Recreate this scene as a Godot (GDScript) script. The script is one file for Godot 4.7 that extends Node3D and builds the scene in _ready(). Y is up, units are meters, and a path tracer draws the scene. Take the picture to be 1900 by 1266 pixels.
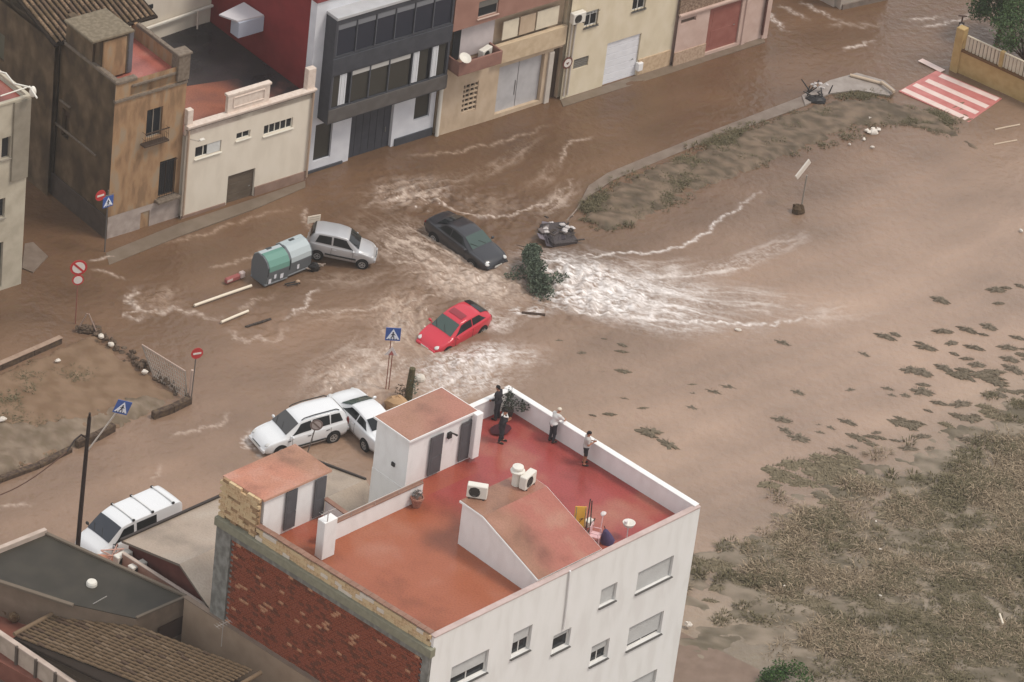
extends Node3D
# Flooded crossroads in a small town seen from a helicopter: a street of old houses, a terrace building, drifting cars, a drowned lot.

const DOWN := Vector3(0, -1, 0)
var rng := RandomNumberGenerator.new()
var mats := {}
var names := {}
var bases := {}

# ------------------------------------------------------------------ mesh builder
class MB:
	var v := PackedVector3Array()
	var n := PackedVector3Array()
	var c := PackedColorArray()
	var xf := Transform3D()
	var col := Color(1, 1, 1)
	var tint := false
	func vert(p: Vector3, m: Vector3) -> void:
		v.append(xf * p)
		n.append((xf.basis * m).normalized())
		if tint:
			c.append(col)
	func tri(a: Vector3, b: Vector3, d: Vector3) -> void:      # counter-clockwise seen from the front
		var m := (b - a).cross(d - a)
		if m.length_squared() < 1e-14:
			return
		m = m.normalized()
		vert(a, m)
		vert(d, m)
		vert(b, m)
	func quad(a: Vector3, b: Vector3, d: Vector3, e: Vector3) -> void:
		tri(a, b, d)
		tri(a, d, e)
	func stri(a: Vector3, b: Vector3, d: Vector3, na: Vector3, nb: Vector3, nd: Vector3) -> void:
		vert(a, na)
		vert(d, nd)
		vert(b, nb)
	func away(pts: Array, centre: Vector3) -> void:            # a flat convex face turned away from a centre
		var m: Vector3 = (pts[1] - pts[0]).cross(pts[2] - pts[0])
		var mid := Vector3.ZERO
		for p in pts:
			mid += p
		if m.dot(mid / pts.size() - centre) < 0.0:
			pts.reverse()
		for i in range(1, pts.size() - 1):
			tri(pts[0], pts[i], pts[i + 1])
	func box(at: Vector3, size: Vector3, bevel := 0.0, t := Transform3D()) -> void:
		var keep := xf
		xf = xf * t * Transform3D(Basis(), at)
		var h := size * 0.5
		var b := minf(bevel, minf(h.x, minf(h.y, h.z)) * 0.6)
		var q := {}
		for sx in [-1, 1]:
			for sy in [-1, 1]:
				for sz in [-1, 1]:
					var s := Vector3(sx, sy, sz)
					q[s] = [s * Vector3(h.x, h.y - b, h.z - b), s * Vector3(h.x - b, h.y, h.z - b), s * Vector3(h.x - b, h.y - b, h.z)]
		for ax in 3:
			var u := (ax + 1) % 3
			var w := (ax + 2) % 3
			for sg in [-1, 1]:
				var f := []
				for k in [[-1, -1], [1, -1], [1, 1], [-1, 1]]:
					var s := Vector3.ZERO
					s[ax] = sg
					s[u] = k[0]
					s[w] = k[1]
					f.append(q[s][ax])
				away(f, Vector3.ZERO)
			if b > 0.0:
				for k in [[-1, -1], [1, -1], [1, 1], [-1, 1]]:
					var s := Vector3.ZERO
					s[u] = k[0]
					s[w] = k[1]
					s[ax] = -1
					var s2 := s
					s2[ax] = 1
					away([q[s][u], q[s2][u], q[s2][w], q[s][w]], Vector3.ZERO)
		if b > 0.0:
			for s in q:
				away([q[s][0], q[s][1], q[s][2]], Vector3.ZERO)
		xf = keep
	func bar(a: Vector3, b: Vector3, w: float, h: float, bevel := 0.0) -> void:   # a squared beam between two points
		var x := (b - a).normalized()
		var y := Vector3.UP if absf(x.y) < 0.95 else Vector3.FORWARD
		var z := x.cross(y).normalized()
		y = z.cross(x)
		box(Vector3.ZERO, Vector3((b - a).length(), h, w), bevel, Transform3D(Basis(x, y, z), (a + b) * 0.5))
	func tube(pts: Array, r0: float, r1 := -1.0, sides := 8, caps := true) -> void:
		if r1 < 0.0:
			r1 = r0
		var rings := []
		var nr := []
		var up := Vector3.UP
		for i in pts.size():
			var d: Vector3 = (pts[mini(i + 1, pts.size() - 1)] - pts[maxi(i - 1, 0)]).normalized()
			if absf(d.dot(up)) > 0.95:
				up = Vector3.RIGHT
			var s := d.cross(up).normalized()
			up = s.cross(d).normalized()
			var r := lerpf(r0, r1, float(i) / maxi(pts.size() - 1, 1))
			var ring := []
			var nn := []
			for k in sides:
				var a := TAU * k / sides
				var o := s * cos(a) + up * sin(a)
				nn.append(o)
				ring.append(pts[i] + o * r)
			rings.append(ring)
			nr.append(nn)
		for i in range(pts.size() - 1):
			for k in sides:
				var j := (k + 1) % sides
				stri(rings[i][k], rings[i + 1][j], rings[i][j], nr[i][k], nr[i + 1][j], nr[i][j])
				stri(rings[i][k], rings[i + 1][k], rings[i + 1][j], nr[i][k], nr[i + 1][k], nr[i + 1][j])
		if caps and pts.size() > 1:
			away(rings[0].duplicate(), pts[1])
			away(rings[-1].duplicate(), pts[-2])
	func lathe(prof: Array, sides := 16, t := Transform3D()) -> void:   # (radius, height) from bottom to top
		var keep := xf
		xf = xf * t
		for i in range(prof.size() - 1):
			var a: Vector2 = prof[i]
			var b: Vector2 = prof[i + 1]
			var m := Vector2(b.y - a.y, a.x - b.x).normalized()
			for k in sides:
				var p := TAU * k / sides
				var q := TAU * (k + 1) / sides
				var cp := Vector3(cos(p), 0, -sin(p))
				var cq := Vector3(cos(q), 0, -sin(q))
				var np := Vector3(cp.x * m.x, m.y, cp.z * m.x)
				var nq := Vector3(cq.x * m.x, m.y, cq.z * m.x)
				var A := cp * a.x + Vector3(0, a.y, 0)
				var B := cq * a.x + Vector3(0, a.y, 0)
				var C := cq * b.x + Vector3(0, b.y, 0)
				var D := cp * b.x + Vector3(0, b.y, 0)
				if a.x > 1e-5:
					stri(A, B, C, np, nq, nq)
				if b.x > 1e-5:
					stri(A, C, D, np, nq, np)
		xf = keep
	func ext(poly: Array, t: Transform3D, depth: float) -> void:      # polygon in t's xy plane, thickness along +z
		var keep := xf
		xf = xf * t
		var pp := PackedVector2Array(poly)
		if Geometry2D.is_polygon_clockwise(pp):
			pp.reverse()
		var area := 0.0
		for i in pp.size():
			area += pp[i].cross(pp[(i + 1) % pp.size()])
		if area < 0.0:
			pp.reverse()
		var id := Geometry2D.triangulate_polygon(pp)
		for i in range(0, id.size(), 3):
			var a := pp[id[i]]
			var b := pp[id[i + 1]]
			var d := pp[id[i + 2]]
			if (b - a).cross(d - a) < 0.0:
				var s := b
				b = d
				d = s
			tri(Vector3(a.x, a.y, depth), Vector3(b.x, b.y, depth), Vector3(d.x, d.y, depth))
			tri(Vector3(a.x, a.y, 0), Vector3(d.x, d.y, 0), Vector3(b.x, b.y, 0))
		for i in pp.size():
			var a := pp[i]
			var b := pp[(i + 1) % pp.size()]
			quad(Vector3(a.x, a.y, 0), Vector3(b.x, b.y, 0), Vector3(b.x, b.y, depth), Vector3(a.x, a.y, depth))
		xf = keep
	func slab(poly: Array, y0: float, y1: float) -> void:            # polygon of (x, z) raised from y0 to y1
		var p := []
		for q in poly:
			p.append(Vector2(q.x, -q.y))
		ext(p, Transform3D(Basis(Vector3(1, 0, 0), Vector3(0, 0, -1), Vector3(0, 1, 0)), Vector3(0, y0, 0)), y1 - y0)
	func ball(at: Vector3, r: Vector3, nu := 10, nv := 7, rough := 0.0, rg: RandomNumberGenerator = null) -> void:
		var g := []
		for j in nv + 1:
			var row := []
			var f := PI * j / nv
			for i in nu:
				var a := TAU * i / nu
				var k := 1.0 + (rg.randf_range(-rough, rough) if rg else 0.0)
				row.append(at + Vector3(sin(f) * cos(a), cos(f), sin(f) * sin(a)) * r * k)
			g.append(row)
		for j in nv:
			for i in nu:
				var i2 := (i + 1) % nu
				var P: Array = [g[j][i], g[j][i2], g[j + 1][i2], g[j + 1][i]]
				if rough > 0.0:
					tri(P[0], P[1], P[2])
					tri(P[0], P[2], P[3])
				else:
					var N := []
					for p in P:
						N.append((p - at) / (r * r))
					stri(P[0], P[1], P[2], N[0], N[1], N[2])
					stri(P[0], P[2], P[3], N[0], N[2], N[3])
	func wall(o: Vector3, ux: Vector3, uy: Vector3, w: float, h: float, holes: Array, depth := 0.15) -> void:   # a face with real openings
		var xs := [0.0, w]
		var ys := [0.0, h]
		for r: Rect2 in holes:
			for x in [r.position.x, r.end.x]:
				if x > 0.001 and x < w - 0.001:
					xs.append(x)
			for y in [r.position.y, r.end.y]:
				if y > 0.001 and y < h - 0.001:
					ys.append(y)
		xs.sort()
		ys.sort()
		var m := ux.cross(uy)
		for i in range(xs.size() - 1):
			for j in range(ys.size() - 1):
				if xs[i + 1] - xs[i] < 0.001 or ys[j + 1] - ys[j] < 0.001:
					continue
				var mid := Vector2((xs[i] + xs[i + 1]) / 2.0, (ys[j] + ys[j + 1]) / 2.0)
				var open := false
				for r: Rect2 in holes:
					if r.has_point(mid):
						open = true
				if open:
					continue
				quad(o + ux * xs[i] + uy * ys[j], o + ux * xs[i + 1] + uy * ys[j], o + ux * xs[i + 1] + uy * ys[j + 1], o + ux * xs[i] + uy * ys[j + 1])
		for r: Rect2 in holes:
			var a := o + ux * maxf(r.position.x, 0.0) + uy * maxf(r.position.y, 0.0)
			var b := o + ux * minf(r.end.x, w) + uy * maxf(r.position.y, 0.0)
			var d := o + ux * minf(r.end.x, w) + uy * minf(r.end.y, h)
			var e := o + ux * maxf(r.position.x, 0.0) + uy * minf(r.end.y, h)
			var z := m * -depth
			for k in [[a, b], [b, d], [d, e], [e, a]]:
				quad(k[0], k[0] + z, k[1] + z, k[1])
	func mesh() -> ArrayMesh:
		var a := []
		a.resize(Mesh.ARRAY_MAX)
		a[Mesh.ARRAY_VERTEX] = v
		a[Mesh.ARRAY_NORMAL] = n
		if tint:
			a[Mesh.ARRAY_COLOR] = c
		var am := ArrayMesh.new()
		am.add_surface_from_arrays(Mesh.PRIMITIVE_TRIANGLES, a)
		return am

# ------------------------------------------------------------------ scene helpers
func numbered(called: String) -> String:
	if not names.has(called):
		names[called] = 0
		return called
	names[called] += 1
	return "%s_%03d" % [called, names[called]]

func tag(o: Node, label: String, category: String, group := "", kind := "") -> Node:
	if label:
		o.set_meta("label", label)
	if category:
		o.set_meta("category", category)
	if group:
		o.set_meta("group", group)
	if kind:
		o.set_meta("kind", kind)
	return o

func thing(called: String, label: String, category: String, at: Transform3D, group := "") -> Node3D:
	var o := Node3D.new()
	o.name = numbered(called)
	add_child(o)
	o.transform = at
	tag(o, label, category, group)
	return o

func part(called: String, b: MB, m: Material, parent: Node = null) -> MeshInstance3D:
	return put(called, b.mesh(), m, parent)

func put(called: String, mesh: Mesh, m: Material, parent: Node = null, at := Transform3D()) -> MeshInstance3D:
	var o := MeshInstance3D.new()
	o.mesh = mesh
	o.material_override = m
	if parent == null:
		o.name = numbered(called)
		add_child(o)
	else:
		o.name = called
		parent.add_child(o, true)
	o.transform = at
	return o

func structure(called: String, b: MB, m: Material) -> MeshInstance3D:
	var o := part(called, b, m)
	o.set_meta("kind", "structure")
	return o

func copy(o: Node3D, at: Transform3D, label: String) -> Node3D:
	var r: Node3D = o.duplicate()
	r.name = numbered(str(o.name).rstrip("0123456789").trim_suffix("_"))
	add_child(r)
	r.transform = at
	if label:
		r.set_meta("label", label)
	return r

# a frame along a street front: x along the fronts, z towards the street, moved to (s, d)
func frame(origin: Vector3, turn: float, s := 0.0, d := 0.0) -> Transform3D:
	var b := Basis(Vector3.UP, deg_to_rad(turn))
	return Transform3D(b, origin + b * Vector3(s, 0, d))

# a builder that takes frame coordinates and stores them from the base of the thing in hand
var base := Vector3.ZERO
func mb() -> MB:
	var b := MB.new()
	b.xf.origin = -base
	return b

func built(called: String, label: String, category: String, origin: Vector3, turn: float, s: float, d: float, y := 0.0, group := "") -> Node3D:
	base = Vector3(s, y, d)
	var t := frame(origin, turn, s, d)
	t.origin.y = y
	return thing(called, label, category, t, group)

func yaw_to(a: Vector3, b: Vector3) -> float:                   # turn that brings +x onto a -> b
	return -atan2(b.z - a.z, b.x - a.x)

# ------------------------------------------------------------------ materials
func noise(seed_: int, freq: float, oct := 4, kind := FastNoiseLite.TYPE_SIMPLEX_SMOOTH) -> FastNoiseLite:
	var f := FastNoiseLite.new()
	f.seed = seed_
	f.frequency = freq
	f.noise_type = kind
	f.fractal_type = FastNoiseLite.FRACTAL_FBM
	f.fractal_octaves = oct
	return f

# cols: hex strings from darkest patch to lightest; scale: texture repeats per metre
func mat(key: String, cols: Array, rough := 0.85, scale := Vector3(0.3, 0.3, 0.3), freq := 0.012, bump := 0.0, world := false) -> StandardMaterial3D:
	if mats.has(key):
		return mats[key]
	var m := StandardMaterial3D.new()
	m.resource_name = key
	m.roughness = rough
	m.metallic_specular = 0.4
	if cols.size() == 1:
		m.albedo_color = Color(cols[0])
	elif cols.size() == 2:                       # small things share a few neutral textures
		m.albedo_color = Color(cols[1])
		var k := snappedf(clampf(Color(cols[0]).get_luminance() / Color(cols[1]).get_luminance(), 0.5, 0.95), 0.15)
		var gm := mat("neutral_%d" % int(k * 100), [Color(k, k, k).to_html(false), "f0f0f0", "ffffff"], 0.8)
		m.albedo_texture = gm.albedo_texture
		m.uv1_triplanar = true
		m.uv1_scale = scale
	else:
		var g := Gradient.new()
		var off := PackedFloat32Array()
		var cc := PackedColorArray()
		var calm := 0.45 if cols.size() == 3 and scale.x < 0.9 and bump == 0.0 else 1.0       # plain renders are nearly even
		for i in cols.size():
			off.append(lerpf(0.22, 0.78, float(i) / (cols.size() - 1)))
			cc.append(Color(cols[1]).lerp(Color(cols[i]), calm))
		g.offsets = off
		g.colors = cc
		var t := NoiseTexture2D.new()
		t.width = 320
		t.height = 320
		t.seamless = true
		t.seamless_blend_skirt = 0.25
		t.normalize = true
		t.noise = noise(hash(key) % 9999, freq, 6)
		t.color_ramp = g
		m.albedo_texture = t
		m.uv1_triplanar = true
		m.uv1_world_triplanar = world
		m.uv1_scale = scale
		if bump > 0.0:
			m.heightmap_enabled = true
			m.heightmap_scale = bump
			m.heightmap_texture = t
	mats[key] = m
	return m

func flat(key: String, hex: String, rough := 0.6, metal := 0.0) -> StandardMaterial3D:
	if mats.has(key):
		return mats[key]
	var m := mat(key, [hex], rough)
	m.metallic = metal
	return m

func paint(key: String, hex: String) -> StandardMaterial3D:
	var m := flat(key, hex, 0.35)
	m.clearcoat_enabled = true
	m.clearcoat = 0.7
	m.clearcoat_roughness = 0.08
	return m

# ------------------------------------------------------------------ scene
func _ready() -> void:
	rng.seed = 20240917
	var cam := Camera3D.new()
	cam.name = "camera"
	cam.transform = Transform3D(Vector3(0.99233, 0.10366, -0.06732), Vector3(-0.12360, 0.83224, -0.54046), Vector3(0.00000, 0.54464, 0.83867), Vector3(0.000, 114.661, 176.562))
	cam.fov = 9.0539
	cam.near = 1.0
	cam.far = 4000.0
	add_child(cam)
	cam.current = true
	var env := Environment.new()
	env.background_mode = Environment.BG_SKY
	var sm := ProceduralSkyMaterial.new()
	sm.sky_top_color = Color(0.80, 0.82, 0.85)
	sm.sky_horizon_color = Color(0.90, 0.89, 0.88)
	sm.sky_curve = 0.3
	sm.ground_bottom_color = Color(0.30, 0.25, 0.21)
	sm.ground_horizon_color = Color(0.55, 0.50, 0.46)
	var sky := Sky.new()
	sky.sky_material = sm
	env.sky = sky
	env.tonemap_mode = Environment.TONE_MAPPER_LINEAR
	env.tonemap_exposure = 1.36
	env.sdfgi_enabled = true
	env.ssao_enabled = true
	env.ssil_enabled = true
	env.fog_enabled = true
	env.fog_density = 0.0002
	env.fog_light_color = Color(0.86, 0.84, 0.82)
	var we := WorldEnvironment.new()
	we.name = "world"
	we.environment = env
	add_child(we)
	var sun := DirectionalLight3D.new()
	sun.name = "sun"
	sun.light_energy = 0.5
	sun.light_angular_distance = 15.0
	sun.light_color = Color(1.0, 0.97, 0.93)
	sun.shadow_enabled = true
	sun.basis = Basis.looking_at(Vector3(-0.50, -0.85, -0.05))
	add_child(sun)
	flood()
	lots()
	terrace_building()
	annex()
	near_roofs()
	modern_house()
	cornice_house()
	brown_house()
	corner_house()
	pink_house()
	garage_house()
	stone_house()
	far_corner()
	vehicles()
	bins()
	street_things()
	debris()
	people()

# ------------------------------------------------------------------ water
const CELL := 0.08
const X0 := -36.0
const Z0 := -48.0
const NX := 875
const NZ := 1075
var hgt := PackedFloat32Array()
var foam := PackedFloat32Array()
var white := PackedFloat32Array()
var n_lace: FastNoiseLite
var n_fine: FastNoiseLite

# foam along a path of world (x, z) points. kind 0: a crest, 1: a lacy band, 2: churn
func stroke(pts: Array, w: float, amount: float, pale: float, kind := 1, stretch := 2.5) -> void:
	var run := 0.0
	var total := 0.0
	for i in range(pts.size() - 1):
		total += pts[i].distance_to(pts[i + 1])
	for i in range(pts.size() - 1):
		var a: Vector2 = pts[i]
		var b: Vector2 = pts[i + 1]
		var d := b - a
		var l := maxf(d.length(), 0.01)
		var t := d / l
		var r := w * 1.6
		var x0 := maxi(0, int((minf(a.x, b.x) - r - X0) / CELL))
		var x1 := mini(NX - 1, int((maxf(a.x, b.x) + r - X0) / CELL))
		var z0 := maxi(0, int((minf(a.y, b.y) - r - Z0) / CELL))
		var z1 := mini(NZ - 1, int((maxf(a.y, b.y) + r - Z0) / CELL))
		for zi in range(z0, z1 + 1):
			for xi in range(x0, x1 + 1):
				var p := Vector2(X0 + xi * CELL, Z0 + zi * CELL)
				var q := p - a
				var u := q.dot(t)
				if u < -r or u > l + r:
					continue
				var uc := clampf(u, 0.0, l)
				var dist := (q - t * uc).length()
				if dist > r:
					continue
				var side := q.x * t.y - q.y * t.x
				var al := run + u
				var fade := clampf(minf((run + uc) / (0.15 * total + 0.05), (total - run - uc) / (0.3 * total + 0.05)), 0.0, 1.0)
				fade = 0.25 + 0.75 * fade
				var val := 0.0
				if kind == 0:
					var wob := n_lace.get_noise_2d(al * 1.6, 40.0 + w * 90.0) * w * 2.2
					var e := (side - wob) / w if u > 0.0 and u < l else dist / w
					val = exp(-e * e * 2.5) * (0.55 + 0.9 * n_fine.get_noise_2d(al * 2.0, side * 3.0))
				else:
					var env := 1.0 - pow(dist / r, 2.0)
					var k1 := n_lace.get_noise_2d(al / stretch + side * 0.15, side * 1.3 + 17.0)
					var k2 := n_fine.get_noise_2d(al / stretch * 1.7, side * 1.9)
					var ridge := 1.0 - absf(k1) * 3.2
					var ridge2 := 1.0 - absf(k2) * 3.0
					if kind == 1:
						var vein := 1.0 - absf(n_fine.get_noise_2d(al / stretch * 2.6 + 33.0, side * 3.1 + k1 * 2.0)) * 4.0
						val = smoothstep(0.45, 1.0, ridge) * 0.7 + smoothstep(0.5, 1.0, ridge2) * 0.4 + smoothstep(0.3, 1.0, vein) * 0.35
						val *= env
					else:
						var k3 := n_fine.get_noise_2d(al / stretch * 2.4 + 60.0, side * 4.2)
						var vein := 1.0 - absf(n_fine.get_noise_2d(al / stretch * 2.2 + 13.0, side * 3.4 + k1 * 2.5)) * 3.6
						val = env * clampf(-0.12 + maxf(vein, 0.0) * 0.5 + ridge * 0.28 + ridge2 * 0.34 + k3 * 1.1, 0.0, 1.0)
				val *= amount * fade
				var id := zi * NX + xi
				if val > foam[id]:
					foam[id] = minf(val, 1.0)
					white[id] = pale
		run += l

# slow swells and torn water: raises the surface round a point
func swell(at: Vector2, rad: float, up: float) -> void:
	var x0 := maxi(0, int((at.x - rad - X0) / CELL))
	var x1 := mini(NX - 1, int((at.x + rad - X0) / CELL))
	var z0 := maxi(0, int((at.y - rad - Z0) / CELL))
	var z1 := mini(NZ - 1, int((at.y + rad - Z0) / CELL))
	for zi in range(z0, z1 + 1):
		for xi in range(x0, x1 + 1):
			var p := Vector2(X0 + xi * CELL, Z0 + zi * CELL)
			var k := 1.0 - p.distance_to(at) / rad
			if k > 0.0:
				k = smoothstep(0.0, 1.0, k)
				hgt[zi * NX + xi] += up * k * (n_lace.get_noise_2d(p.x * 1.4, p.y * 1.4) + 0.7 * n_fine.get_noise_2d(p.x, p.y))

func mud(x: float, z: float) -> Color:                        # suspended clay: thick and dark in the street, pale and thin over the lot
	var right := smoothstep(-4.0, 16.0, x * 0.85 + z * 0.55)
	var near := smoothstep(-12.0, 15.0, z + 0.55 * x + 6.0)
	var c := Color(0.142, 0.081, 0.047).lerp(Color(0.262, 0.170, 0.116), near)
	c = c.lerp(Color(0.312, 0.214, 0.155), right)
	var a := Vector2(Vector3(9.43, 0, 12.94).x, Vector3(9.43, 0, 12.94).z)
	var d := (Vector2(Vector3(25.4, 0, -6.46).x, Vector3(25.4, 0, -6.46).z) - a).normalized()
	return c.lerp(Color(0.225, 0.178, 0.128), smoothstep(-1.0, 9.0, d.cross(Vector2(x, z) - a)))          # silt and rotting reeds in the field

func flood() -> void:
	n_lace = noise(5, 0.55, 3)
	n_fine = noise(11, 1.5, 3)
	hgt.resize(NX * NZ)
	foam.resize(NX * NZ)
	white.resize(NX * NZ)
	# upstream crest and the lace behind it
	stroke([Vector2(-8.41, -10.72), Vector2(-7.12, -11.67), Vector2(-5.72, -12.49), Vector2(-4.57, -12.07), Vector2(-3.55, -11.46), Vector2(-2.15, -11.26), Vector2(-0.67, -11.94), Vector2(0.73, -13.08), Vector2(1.54, -14.57), Vector2(2.07, -16.07)], 0.17, 1.1, 0.35, 0)
	stroke([Vector2(0.55, -12.44), Vector2(1.45, -13.73), Vector2(2.05, -15.35)], 0.5, 0.6, 0.3, 1)
	stroke([Vector2(-8.01, -11.67), Vector2(-6.68, -12.32), Vector2(-5.36, -13.17), Vector2(-4.29, -13.81)], 1.0, 0.75, 0.3, 1)
	stroke([Vector2(-3.62, -12.35), Vector2(-2.23, -12.42), Vector2(-0.61, -13.08)], 0.8, 0.3, 0.2, 1)
	stroke([Vector2(-8.1, -12.62), Vector2(-7.06, -13.42), Vector2(-5.44, -14.08), Vector2(-3.81, -14.75), Vector2(-2.51, -16.17)], 0.5, 0.35, 0.25, 1)
	# the torrent between the dark and the red car
	stroke([Vector2(-7.32, -8.81), Vector2(-5.72, -7.78), Vector2(-4.11, -6.45), Vector2(-2.8, -5.38), Vector2(-1.13, -4.75), Vector2(0.64, -4.51)], 1.5, 0.85, 0.28, 1)
	stroke([Vector2(-4.71, -5.54), Vector2(-3.04, -4.92), Vector2(-1.39, -4.54), Vector2(0.79, -4.29)], 1.3, 0.9, 0.3, 2)
	stroke([Vector2(-3.63, -5.54), Vector2(-1.69, -4.98), Vector2(-0.04, -4.6)], 0.9, 0.9, 0.35, 2)
	stroke([Vector2(-6.76, -5.98), Vector2(-5.55, -5.81), Vector2(-4.46, -5.8), Vector2(-3.37, -5.7)], 0.22, 0.9, 0.3, 0)
	stroke([Vector2(-5.79, -4.83), Vector2(-4.43, -5.35), Vector2(-3.04, -4.92)], 0.16, 0.8, 0.25, 0)
	stroke([Vector2(-6.85, -8.14), Vector2(-6.11, -7.53), Vector2(-5.11, -6.99)], 0.4, 0.7, 0.3, 1)
	stroke([Vector2(-10.87, 0.05), Vector2(-9.34, -0.6), Vector2(-7.79, -1.05), Vector2(-6.24, -1.56), Vector2(-5, -2.64), Vector2(-3.73, -3.49), Vector2(-2.71, -4.23)], 0.17, 0.9, 0.3, 0)
	stroke([Vector2(-10.31, 0.27), Vector2(-8.28, -0.55), Vector2(-6.21, -1.17)], 0.6, 0.3, 0.2, 1)
	stroke([Vector2(-5.05, -3.18), Vector2(-5.66, -1.55), Vector2(-5.5, 0.14), Vector2(-4.66, 1.31), Vector2(-3.67, 1.76)], 1.2, 0.7, 0.2, 1)
	stroke([Vector2(-5.6, -1.81), Vector2(-5.58, -0.09), Vector2(-4.81, 1.05)], 0.6, 0.7, 0.35, 2)
	stroke([Vector2(-2.98, -4.17), Vector2(-2.2, -4.6), Vector2(-1.22, -4.08), Vector2(-0.24, -3.55)], 0.9, 0.6, 0.4, 1)
	# white water where the street falls into the lot
	stroke([Vector2(0.46, -7.27), Vector2(1.97, -7.11), Vector2(3.91, -6.54), Vector2(5.85, -5.72), Vector2(7.79, -4.66)], 1.3, 1.05, 1.0, 2, 3.5)
	stroke([Vector2(0.99, -5.35), Vector2(2.64, -4.97), Vector2(4.55, -4.66), Vector2(6.73, -4.16)], 1.2, 1.25, 1.0, 2, 3.5)
	stroke([Vector2(1.73, -6.54), Vector2(4.48, -5.91), Vector2(7.77, -5.16), Vector2(9.93, -5.15)], 2.2, 0.9, 0.9, 1, 4.0)
	stroke([Vector2(0.96, -8.01), Vector2(2.44, -8.56), Vector2(4.33, -9.06), Vector2(5.96, -9.6), Vector2(7.31, -10.24), Vector2(8.65, -11.4), Vector2(9.44, -12.8), Vector2(10.24, -14.44), Vector2(11.19, -15.92), Vector2(11.92, -17.19)], 0.15, 1.0, 0.8, 0)
	stroke([Vector2(1.13, -7.43), Vector2(3.32, -7.43), Vector2(5.78, -7.39), Vector2(8.21, -8.06), Vector2(10.1, -9.02), Vector2(11.99, -10.77), Vector2(14.04, -13.1)], 0.5, 0.75, 0.7, 1, 4.0)
	stroke([Vector2(4.94, -7.81), Vector2(7.12, -7.91), Vector2(9.01, -8.76)], 0.9, 0.6, 0.7, 1, 4.0)
	stroke([Vector2(0.84, -3.55), Vector2(2.72, -3.49), Vector2(4.61, -3.42), Vector2(6.49, -3.46), Vector2(8.9, -3.67), Vector2(11.58, -4.08), Vector2(12.92, -4.59), Vector2(15.07, -5.69)], 0.2, 1.2, 0.85, 0)
	stroke([Vector2(3.8, -3.48), Vector2(6.48, -3.7), Vector2(9.16, -4.02)], 0.6, 0.8, 0.9, 1, 4.0)
	stroke([Vector2(5.84, -5.97), Vector2(8.55, -6.09), Vector2(11.8, -6.34), Vector2(14.53, -6.22)], 1.1, 0.45, 0.7, 1, 4.0)
	stroke([Vector2(13.17, -5.9), Vector2(15.34, -5.9), Vector2(17.24, -6.59)], 0.8, 0.3, 0.6, 1, 3.0)
	# churn below the red car
	stroke([Vector2(0.2, 1.02), Vector2(-1.2, 1.68), Vector2(-2.45, 2.58), Vector2(-3.68, 3.58), Vector2(-4.39, 4.45)], 0.9, 0.95, 0.95, 2, 2.0)
	stroke([Vector2(-0.2, 2.79), Vector2(-1.84, 3.64), Vector2(-3.07, 4.62), Vector2(-3.5, 5.66)], 1.1, 0.75, 0.9, 2, 2.0)
	stroke([Vector2(1.39, 0.99), Vector2(0.09, 1.29), Vector2(-1.69, 2.17)], 0.7, 0.7, 0.8, 1)
	stroke([Vector2(-1.56, -3.24), Vector2(-2, -1.9), Vector2(-0.9, -1.41), Vector2(-0.16, -2.32)], 0.7, 0.8, 0.6, 1)
	stroke([Vector2(-0.45, -2.75), Vector2(0.88, -2.81), Vector2(1.67, -3.09)], 0.35, 1.0, 0.9, 2)
	# the sheet running past the crossing sign
	stroke([Vector2(-5.47, -0.36), Vector2(-5.81, 1.67), Vector2(-6.59, 3.19), Vector2(-7.77, 4.5), Vector2(-8.56, 5.62), Vector2(-8.95, 6.88), Vector2(-9.12, 7.7)], 0.24, 0.9, 0.35, 0)
	stroke([Vector2(-5.68, 1.64), Vector2(-6.54, 3.75), Vector2(-7.68, 5.42), Vector2(-8.32, 6.74)], 1.6, 0.65, 0.4, 1)
	stroke([Vector2(-5.68, 4.5), Vector2(-6.7, 4.73), Vector2(-7.63, 5.88)], 1.2, 0.5, 0.5, 1)
	# left crossing
	stroke([Vector2(-18.59, -0.53), Vector2(-18.57, 0.7), Vector2(-18.43, 2.04), Vector2(-18.01, 1.65)], 0.3, 1.0, 0.4, 0)
	stroke([Vector2(-18.4, 1.15), Vector2(-17.08, 1.14), Vector2(-15.78, 1.04), Vector2(-14.19, 1.06)], 0.28, 0.8, 0.35, 0)
	stroke([Vector2(-18.35, 0.4), Vector2(-17.28, -0.34), Vector2(-16.59, -1.15)], 0.4, 0.4, 0.2, 1)
	stroke([Vector2(-18.2, 1.6), Vector2(-17.15, 0.62), Vector2(-16.09, 0.62)], 0.5, 0.35, 0.15, 1)
	stroke([Vector2(-20.94, -1.73), Vector2(-19.98, -1.55), Vector2(-19.14, -1.25)], 0.16, 0.7, 0.3, 0)
	stroke([Vector2(-21.2, -2.53), Vector2(-20.58, -2.88), Vector2(-19.71, -3.34)], 0.14, 0.9, 0.4, 0)
	stroke([Vector2(-9.77, -2.59), Vector2(-10.18, -1.49), Vector2(-10.6, -0.4), Vector2(-11.13, 0.55)], 0.18, 1.0, 0.45, 0)
	stroke([Vector2(-13.66, 2.11), Vector2(-12.92, 2.81), Vector2(-11.89, 2.67), Vector2(-10.72, 1.34)], 0.3, 0.6, 0.3, 0)
	stroke([Vector2(-13.46, 0.5), Vector2(-12.83, -0.88), Vector2(-11.85, -1.6)], 0.25, 0.5, 0.25, 0)
	stroke([Vector2(-11.43, -9.94), Vector2(-11.29, -9.18), Vector2(-10.96, -8.2), Vector2(-10.64, -7.76)], 0.2, 0.7, 0.3, 0)
	# faint flow lines in the streets
	stroke([Vector2(-6.46, -16.2), Vector2(-4.02, -17.46), Vector2(-1.85, -18.84), Vector2(0.71, -21.35)], 0.2, 0.6, 0.15, 0)
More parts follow.
